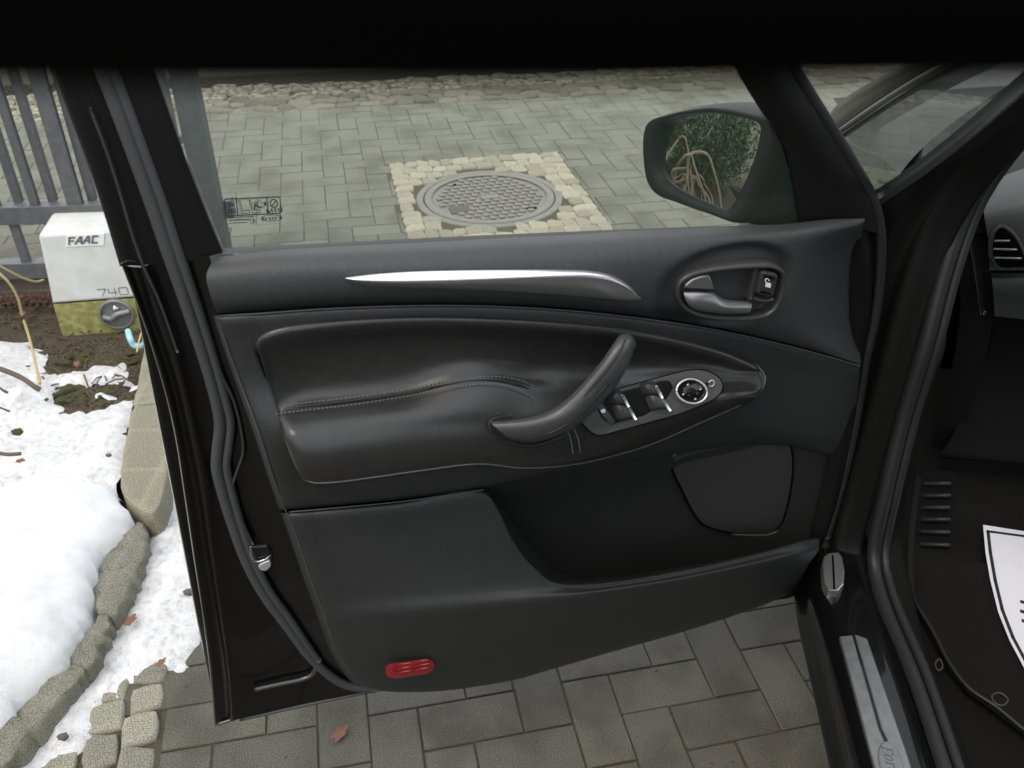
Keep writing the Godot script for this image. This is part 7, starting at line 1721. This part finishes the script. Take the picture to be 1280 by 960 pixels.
func make_sticker() -> void:
	# printed marks on the glass, read from outside
	var z := 0.0012
	var a: Vector3 = [Vector3(0.1729, 0.8889, 0.0012)][0]
	var b: Vector3 = [Vector3(0.2327, 0.8853, 0.0012)][0]
	var c: Vector3 = [Vector3(0.1711, 0.8693, 0.0012)][0]
	var ex := (b - a) / 100.0          # a frame 100 wide and 30 high, hanging down
	var ey := (c - a) / 30.0
	ey -= ex * (ey.dot(ex) / ex.length_squared()) * 0.6
	var p := func(x: float, y: float) -> Vector2:
		var q := a + ex * x + ey * y
		return Vector2(q.x, q.y)
	var poly := func(list: Array) -> Array:
		var o := []
		for v in list:
			o.append(p.call(v[0], v[1]))
		return o
	var st := begin()
	var w := 0.0012
	stroke(st, poly.call([[3, 0], [97, 0], [100, 3], [100, 27], [97, 30], [3, 30], [0, 27], [0, 3], [3, 0]]), w, z)
	stroke(st, poly.call([[21.5, 0], [21.5, 30]]), w, z + 0.0001)
	stroke(st, poly.call([[76.5, 0], [76.5, 30]]), w, z + 0.0001)
	# warning triangle in two halves, open book
	slab_at(st, [Vector3(p.call(6, 13).x, p.call(6, 13).y, z), Vector3(p.call(10.5, 4).x, p.call(10.5, 4).y, z), Vector3(p.call(10.5, 13).x, p.call(10.5, 13).y, z)], 0.0006, 0.0)
	slab_at(st, [Vector3(p.call(12, 13).x, p.call(12, 13).y, z), Vector3(p.call(12, 4).x, p.call(12, 4).y, z), Vector3(p.call(17, 13).x, p.call(17, 13).y, z)], 0.0006, 0.0)
	for x in [5.5, 12.0]:
		stroke(st, poly.call([[x, 18], [x + 5.5, 18], [x + 5.5, 25], [x, 25], [x, 18]]), 0.0006, z)
		stroke(st, poly.call([[x + 1, 20.5], [x + 4.5, 20.5]]), 0.0005, z)
		stroke(st, poly.call([[x + 1, 22.7], [x + 4.5, 22.7]]), 0.0005, z)
	# two seats, a child's seat and a warning burst
	for x in [25.0, 44.0]:
		stroke(st, poly.call([[x, 4], [x + 2.5, 4], [x + 6, 22], [x + 18, 22], [x + 18, 27], [x + 4, 27], [x, 4]]), 0.0006, z)
	stroke(st, poly.call([[52, 20], [54, 12], [60, 17], [63, 18]]), 0.0016, z + 0.0001)
	stroke(st, poly.call([[53, 9], [56, 7], [59, 9], [58, 12], [54, 12], [53, 9]]), 0.0007, z)
	stroke(st, poly.call([[62, 6], [66, 8], [71, 12], [70, 16], [65, 18], [63, 14]]), 0.0005, z)
	slab_at(st, [Vector3(p.call(69, 12).x, p.call(69, 12).y, z), Vector3(p.call(74, 6).x, p.call(74, 6).y, z), Vector3(p.call(74.5, 16).x, p.call(74.5, 16).y, z)], 0.0006, 0.0)
	# crossed circle
	var circ := []
	for k in 25:
		circ.append([88 + cos(TAU * k / 24) * 6.5, 11.5 + sin(TAU * k / 24) * 7.2])
	stroke(st, poly.call(circ), 0.0011, z)
	stroke(st, poly.call([[83.8, 16.5], [92.2, 6.8]]), 0.0011, z + 0.0001)
	# lines of small print
	var r := RandomNumberGenerator.new()
	r.seed = 3
	for row in 3:
		var x := 4.0
		while x < [50.0, 40.0, 36.0][row]:
			var l := r.randf_range(1.0, 2.6)
			stroke(st, poly.call([[x, 33 + row * 5.2], [x + l, 33 + row * 5.2]]), 0.0007 + 0.0004 * (row % 2), z)
			x += l + 0.9
	var e1 := []
	var e2 := []
	for k in 25:
		e1.append([46 + cos(TAU * k / 24) * 4.2, 41 + sin(TAU * k / 24) * 5.2])
		e2.append([82 + cos(TAU * k / 24) * 19.0, 38 + sin(TAU * k / 24) * 5.8])
	stroke(st, poly.call(e1), 0.0005, z)
	stroke(st, poly.call(e2), 0.0005, z)
	stroke(st, poly.call([[44, 41], [45, 41]]), 0.0009, z)
	stroke(st, poly.call([[47, 39], [48.5, 39], [48.5, 43], [47, 43]]), 0.0008, z)
	part("window_print", st, M.ink)
	for e in [["DIM", 0.0022, [88.0, 24.0]], ["Ford", 0.0048, [82.0, 38.0]]]:
		var t := part("window_lettering", text_mesh(e[0], e[1], 0.0004, "Droid Serif" if e[0] == "Ford" else "Droid Sans", true), M.ink)
		var q: Vector2 = p.call(e[2][0], e[2][1])
		t.transform = Transform3D(Basis(Vector3(-1.5, 0, 0), Vector3(0, 1, 0), Vector3(0, 0, 1)), Vector3(q.x, q.y, z))


func make_mirror() -> void:
	# exterior mirror on the far side of the door; pane heading 149 degrees
	var inv := (car.transform * door.transform).affine_inverse()
	var h := deg_to_rad(149.0)
	var u := Vector3(sin(h), 0, -cos(h))
	var n := Vector3(-u.z, 0, u.x)
	if n.z < 0 and n.x > 0:
		n = -n
	var f := inv * Transform3D(Basis(u, Vector3(0, 1, 0), u.cross(Vector3(0, 1, 0))), Vector3(0.27366, 0, -1.192))
	var pane := [Vector3(-0.1126, 1.0831, 0), Vector3(-0.1142, 1.1071, 0), Vector3(-0.1083, 1.1304, 0), Vector3(-0.0872, 1.1479, 0), Vector3(-0.0478, 1.1641, 0), Vector3(-0.0038, 1.1769, 0), Vector3(0.0415, 1.1846, 0), Vector3(0.0843, 1.1847, 0), Vector3(0.0865, 1.1613, 0), Vector3(0.0807, 1.1272, 0), Vector3(0.0674, 1.0892, 0), Vector3(0.0487, 1.0558, 0), Vector3(0.0032, 1.0502, 0), Vector3(-0.0459, 1.049, 0), Vector3(-0.0814, 1.0519, 0), Vector3(-0.104, 1.0633, 0)]
	var rim := [Vector3(-0.1377, 1.0829, 0), Vector3(-0.1399, 1.1131, 0), Vector3(-0.1328, 1.1309, 0), Vector3(-0.0915, 1.1525, 0), Vector3(-0.0489, 1.1705, 0), Vector3(-0.0023, 1.1859, 0), Vector3(0.0545, 1.1943, 0), Vector3(0.1007, 1.1933, 0), Vector3(0.112, 1.1688, 0), Vector3(0.1065, 1.1301, 0), Vector3(0.098, 1.0886, 0), Vector3(0.0846, 1.0514, 0), Vector3(0.0221, 1.04, 0), Vector3(-0.0468, 1.0324, 0), Vector3(-0.099, 1.0293, 0), Vector3(-0.1223, 1.0421, 0)]
	var side := -1.0   # which way the pane faces along local z
	var cam := (Transform3D(Basis(u, Vector3(0, 1, 0), u.cross(Vector3(0, 1, 0))), Vector3(0.27366, 0, -1.192))).affine_inverse() * Vector3(0, 1.545, 0)
	side = signf(cam.z)
	var ctr := Vector3.ZERO
	for v in pane:
		ctr += v / pane.size()
	var hs := begin()
	var r0 := ring(rim, 72)
	var p0 := ring(pane, 72)
	var rows := []
	for s in [[1.0, -0.02, p0, 1.0], [1.0, 0.0, p0, 1.01], [1.0, 0.006, r0, 0.97], [1.0, 0.0, r0, 1.0], [1.0, -0.02, r0, 1.03], [1.0, -0.06, r0, 0.97], [1.0, -0.10, r0, 0.78], [1.0, -0.125, r0, 0.4], [1.0, -0.13, r0, 0.02]]:
		var row := PackedVector3Array()
		for v in s[2]:
			row.append(f * (ctr + (v - ctr) * s[3] + Vector3(0, 0, s[1] * side)))
		rows.append(row)
	quads(hs, rows, true)
	part("mirror_housing", hs, M.satin_black)
	var gl := begin()
	var pr := []
	for k in 9:
		var row := PackedVector3Array()
		for v in p0:
			var q: Vector3 = ctr + (v - ctr) * (1.0 - k / 8.0)
			var d := Vector2(q.x - ctr.x, q.y - ctr.y).length_squared()
			var tilt := (q.y - ctr.y) * 0.10
			row.append(f * Vector3(q.x, q.y, (-0.010 - d / (2.0 * 1.3) - tilt) * side))
		pr.append(row)
	quads(gl, pr, true)
	tag(part("mirror_glass", gl, M.mirror), "convex door mirror glass reflecting shrub and dry stems")
	var arm := begin()
	slab(arm, [Vector3(0.834, 0.8077, -0.02), Vector3(0.8641, 0.818, -0.02), Vector3(0.8848, 0.8525, -0.02), Vector3(0.9223, 0.8378, -0.02), Vector3(0.9472, 0.7455, -0.02), Vector3(0.8464, 0.7694, -0.02)], 0.06, 0.006)
	part("mirror_foot", arm, M.satin_black)


func make_small_things() -> void:
	# loose mat and printed paper in the footwell
	var cw := car.transform
	var mat := begin()
	slab(mat, PackedVector3Array([Vector3(0.21, 0.27, 0), Vector3(0.205, 0.16, 0), Vector3(0.215, 0.10, 0), Vector3(0.225, 0.02, 0), Vector3(0.24, -0.02, 0), Vector3(0.27, -0.05, 0), Vector3(0.31, -0.10, 0), Vector3(0.36, -0.12, 0), Vector3(0.66, -0.12, 0), Vector3(0.68, 0.28, 0)]), 0.012, 0.004)
	var m := tag(build("floor_mat", mat, M.carpet), "black carpet mat with piped edge lying in the footwell", "floor mat") as MeshInstance3D
	m.transform = cw * Transform3D(Basis(Vector3(1, 0, 0), Vector3(0, 0, -1), Vector3(0, 1, 0)), Vector3(0, 0.338, 0))
	var pe := begin()
	tube(pe, even([Vector3(0.21, 0.27, 0.0), Vector3(0.205, 0.16, 0.0), Vector3(0.215, 0.10, 0), Vector3(0.225, 0.02, 0), Vector3(0.24, -0.02, 0), Vector3(0.27, -0.05, 0), Vector3(0.31, -0.10, 0), Vector3(0.36, -0.12, 0), Vector3(0.5, -0.12, 0)], 60), 0.0035, 6)
	build("piping", pe, M.dark_rubber, m)
	var pp := begin()
	var po := [Vector3(0.3894, 0.345, -0.37), Vector3(0.3681, 0.345, -0.2935), Vector3(0.3521, 0.345, -0.2206), Vector3(0.3394, 0.345, -0.1438), Vector3(0.3363, 0.345, -0.0819), Vector3(0.3391, 0.345, -0.0261), Vector3(0.3444, 0.345, 0.026), Vector3(0.497, 0.345, 0.0116), Vector3(0.6517, 0.345, -0.3203), Vector3(0.5477, 0.345, -0.3492), Vector3(0.4622, 0.345, -0.3589)]
	var flat := PackedVector3Array()
	for v in po:
		flat.append(Vector3(v.x, -v.z, 0))
	slab(pp, flat, 0.0012, 0.0)
	var sheet_ := tag(build("paper_mat", pp, M.paper), "white paper floor protector with a dark printed border on the floor mat", "paper mat") as MeshInstance3D
	sheet_.transform = cw * Transform3D(Basis(Vector3(1, 0, 0), Vector3(0, 0, -1), Vector3(0, 1, 0)), Vector3(0, 0.345, 0))
	var bo := begin()
	var bp := [Vector3(0.4845, 0.346, -0.34), Vector3(0.4564, 0.346, -0.344), Vector3(0.3918, 0.346, -0.3512), Vector3(0.3765, 0.346, -0.2933), Vector3(0.3602, 0.346, -0.2204), Vector3(0.3478, 0.346, -0.1491), Vector3(0.3436, 0.346, -0.0886), Vector3(0.3462, 0.346, -0.0357), Vector3(0.3498, 0.346, 0.0111)]
	for i in bp.size() - 1:
		stroke(bo, [Vector2(bp[i].x, -bp[i].z), Vector2(bp[i + 1].x, -bp[i + 1].z)], 0.0055, 0.0012, 0.0008)
	build("printed_border", bo, M.ink, sheet_)
	var lt := begin()
	for e in [[Vector3(0.3885, 0.346, -0.1714), Vector3(0.404, 0.346, -0.1655)], [Vector3(0.38, 0.346, -0.1485), Vector3(0.3954, 0.346, -0.1427)], [Vector3(0.3746, 0.346, -0.1264), Vector3(0.3884, 0.346, -0.1242)]]:
		stroke(lt, [Vector2(e[0].x, -e[0].z), Vector2(e[1].x, -e[1].z)], 0.007, 0.0012, 0.0008)
	build("print", lt, M.ink, sheet_)
	# dry leaves, pebbles, twigs, hose
	var spots := [
		[[Vector3(-0.3377, 1.0433, 0.006)], 0.022, "small brown dry leaf on the dark pavers under the open door"],
		[[Vector3(-0.8272, 1.292, 0.045)], 0.020, "orange brown dry leaf lying on the snow by the cobbles"],
		[[Vector3(-0.7317, 1.1921, 0.03)], 0.014, "reddish dead leaf scraps at the snow edge above the top cobble"],
		[[Vector3(-1.2722, 1.7693, 0.1)], 0.016, "pinkish dry leaf on thin snow beside the soil"],
		[[Vector3(-1.3154, 2.2338, 0.1)], 0.018, "curled dry brown leaf on the snow before the gate motor"],
		[[Vector3(-1.6099, 2.5234, 0.11)], 0.016, "pale dry leaf on the soil at the foot of the gate"]]
	for s in spots:
		var l := begin()
		var q: Vector3 = s[0][0]
		var blade := []
		for k in 18:
			var t := TAU * k / 18
			var rr: float = s[1] * (0.62 + 0.38 * absf(cos(t * 2.5))) * rng.randf_range(0.8, 1.1)
			blade.append(Vector3(cos(-t) * rr, sin(-t) * rr * 0.62, 0.001 + 0.25 * absf(sin(t)) * rr * rng.randf_range(0.4, 1.1)))
		pillow(l, PackedVector3Array(blade), -0.001, 3)
		var o := tag(build("dry_leaf", l, M.leaf), s[2], "leaf", "dry leaves on the ground") as MeshInstance3D
		o.transform = Transform3D(GROUND * Basis.from_euler(Vector3(0.1, -0.1, rng.randf() * TAU)), Vector3(q.x, q.z, -q.y))
	for s in [[[Vector3(-0.7345, 1.3883, 0.03)], 0.012, "dark pebble on the snow beside the door's outer edge"], [[Vector3(-0.8617, 1.0167, 0.035)], 0.011, "dark pebble on the snow strip in front of the cobbles"], [[Vector3(-1.3278, 1.8822, 0.11)], 0.016, "mossy green stone lying on thin snow"], [[Vector3(-1.0526, 1.7956, 0.1)], 0.008, "tiny dark pebble on the snow beside the kerb"]]:
		var st := begin()
		var rows := []
		for i in 7:
			var row := PackedVector3Array()
			for k in 10:
				var a := TAU * k / 10
				var rr := sin(PI * (i + 0.02) / 6.04) * (1.0 + 0.2 * sin(k * 2.3 + i))
				row.append(Vector3(cos(-a) * rr, sin(-a) * rr * 0.75, cos(PI * i / 6.0) * 0.6) * s[1])
			rows.append(row)
		quads(st, rows, true)
		var q: Vector3 = s[0][0]
		var o := tag(build("pebble", st, M.moss if "moss" in s[2] else M.twig), s[2], "pebble", "pebbles on the snow") as MeshInstance3D
		o.transform = Transform3D(GROUND, Vector3(q.x, q.z, -q.y))
	var hs := begin()
	tube(hs, even([Vector3(-1.2304, 2.4272, 0.1), Vector3(-1.2051, 2.3779, 0.1), Vector3(-1.1994, 2.3767, 0.08), Vector3(-1.1812, 2.3833, 0.07), Vector3(-1.1823, 2.4239, 0.06)], 20), 0.010, 8)
	ground_mesh("water_hose", hs, M.hose, "short bend of light blue hose under the gate motor", "hose", "thing")
	var n := 0
	for s in [[[Vector3(-1.5227, 2.3039, 0.42), Vector3(-1.4906, 2.3414, 0.36), Vector3(-1.4917, 2.4062, 0.3), Vector3(-1.4921, 2.4619, 0.26), Vector3(-1.4972, 2.5112, 0.24)], 0.0035, M.stem, "pale yellow dry stem arching across the gate rack"],
			[[Vector3(-1.5175, 2.3031, 0.4), Vector3(-1.4815, 2.3086, 0.34), Vector3(-1.4779, 2.3209, 0.28), Vector3(-1.5021, 2.3503, 0.2), Vector3(-1.4923, 2.3311, 0.14), Vector3(-1.4662, 2.2789, 0.1), Vector3(-1.3884, 2.141, 0.09)], 0.004, M.stem, "pale yellow dry stem hanging down to the snow"],
			[[Vector3(-1.5606, 2.1831, 0.13), Vector3(-1.478, 2.1487, 0.13), Vector3(-1.4173, 2.1216, 0.12), Vector3(-1.3759, 2.0951, 0.11), Vector3(-1.3661, 2.0974, 0.1)], 0.008, M.twig, "thick grey twig lying on the snow at the frame edge"],
			[[Vector3(-1.3451, 1.7839, 0.12), Vector3(-1.2991, 1.774, 0.12), Vector3(-1.2676, 1.7773, 0.12)], 0.005, M.twig, "short dark twig on the thin snow"],
			[[Vector3(-1.5021, 2.105, 0.12), Vector3(-1.4503, 2.0644, 0.12), Vector3(-1.441, 2.0668, 0.11)], 0.004, M.twig, "thin dark twig tip at the picture edge below the thick twig"],
			[[Vector3(-1.4496, 1.9976, 0.12), Vector3(-1.4012, 1.971, 0.12), Vector3(-1.3941, 1.9773, 0.11)], 0.003, M.twig, "thinnest dark twig on the snow, lowest of the upper twigs"],
			[[Vector3(-1.142, 2.2701, 0.12), Vector3(-1.143, 2.3074, 0.14), Vector3(-1.1402, 2.3555, 0.16), Vector3(-1.1093, 2.3356, 0.2)], 0.003, M.stem, "short dry yellow stalk beside the blue hose"]]:
		var st := begin()
		tube(st, even(s[0], 24), s[1], 6)
		ground_mesh("vine_stem" if s[2] == M.stem else "twig", st, s[2], s[3], "twig", "thing", "dry twigs and stems by the gate")
		n += 1
	# moss on the soil, crumbs along the joints
	var ms := begin()
	for k in 60:
		var q := Vector2(rng.randf_range(-1.5, -1.2), rng.randf_range(2.33, 2.5)) if k % 3 else Vector2(rng.randf_range(-1.38, -1.2), rng.randf_range(2.1, 2.2))
		var a := rng.randf_range(0.006, 0.016)
		var row := PackedVector3Array()
		for j in 8:
			row.append(Vector3(q.x + cos(-TAU * j / 8) * a * rng.randf_range(0.7, 1.2), q.y + sin(-TAU * j / 8) * a, 0.05 * clampf((2.5 - q.y) / 0.3, 0.0, 1.0)))
		pillow(ms, row, a * 0.3 + 0.002, 3)
	ground_mesh("moss", ms, M.moss, "", "", "stuff")
	var db := begin()
	for k in 320:
		var q := Vector2(rng.randf_range(-1.75, -1.15), rng.randf_range(2.15, 2.75)) if k % 2 else Vector2(rng.randf_range(-2.1, -1.5), rng.randf_range(2.35, 2.8))
		var z := 0.05 * clampf((2.5 - q.y) / 0.3, 0.05, 1.0)
		var a := rng.randf() * TAU
		var d := Vector3(cos(a), sin(a), rng.randf_range(-0.1, 0.4)) * rng.randf_range(0.008, 0.03)
		tube(db, PackedVector3Array([Vector3(q.x, q.y, z) - d, Vector3(q.x, q.y, z + 0.006), Vector3(q.x, q.y, z) + d]), rng.randf_range(0.001, 0.003), 4)
	ground_mesh("debris", db, M.litter, "", "", "stuff")
	for e in [[Vector3(0.2704, 0.339, 0.0316), Vector3(0.2853, 0.339, 0.0242), Vector3(0.2937, 0.339, 0.0354), Vector3(0.2792, 0.339, 0.0487), Vector3(0.27, 0.339, 0.0436)], [Vector3(0.2032, 0.339, -0.0309), Vector3(0.2095, 0.339, -0.0348), Vector3(0.2085, 0.339, -0.0185), Vector3(0.1999, 0.339, -0.0113), Vector3(0.1976, 0.339, -0.0207)]]:
		var mc := begin()
		var loop := PackedVector3Array()
		for v in ring(e, 20):
			loop.append(Vector3(v.x, -v.z, 0.001))
		loop.append(loop[0])
		tube(mc, loop, 0.0016, 5)
		build("fixing_ring", mc, M.rubber, m)
	var cr_ := begin()
	for k in 120:
		var q := Vector2(rng.randf_range(-0.75, 0.45), rng.randf_range(0.75, 1.4))
		var a := rng.randf_range(0.0008, 0.002)
		block(cr_, Vector3(q.x - a, q.y - a * 0.6, 0.0), Vector3(q.x + a, q.y + a * 0.6, a), 0.0)
	ground_mesh("litter", cr_, M.sand, "", "", "stuff")
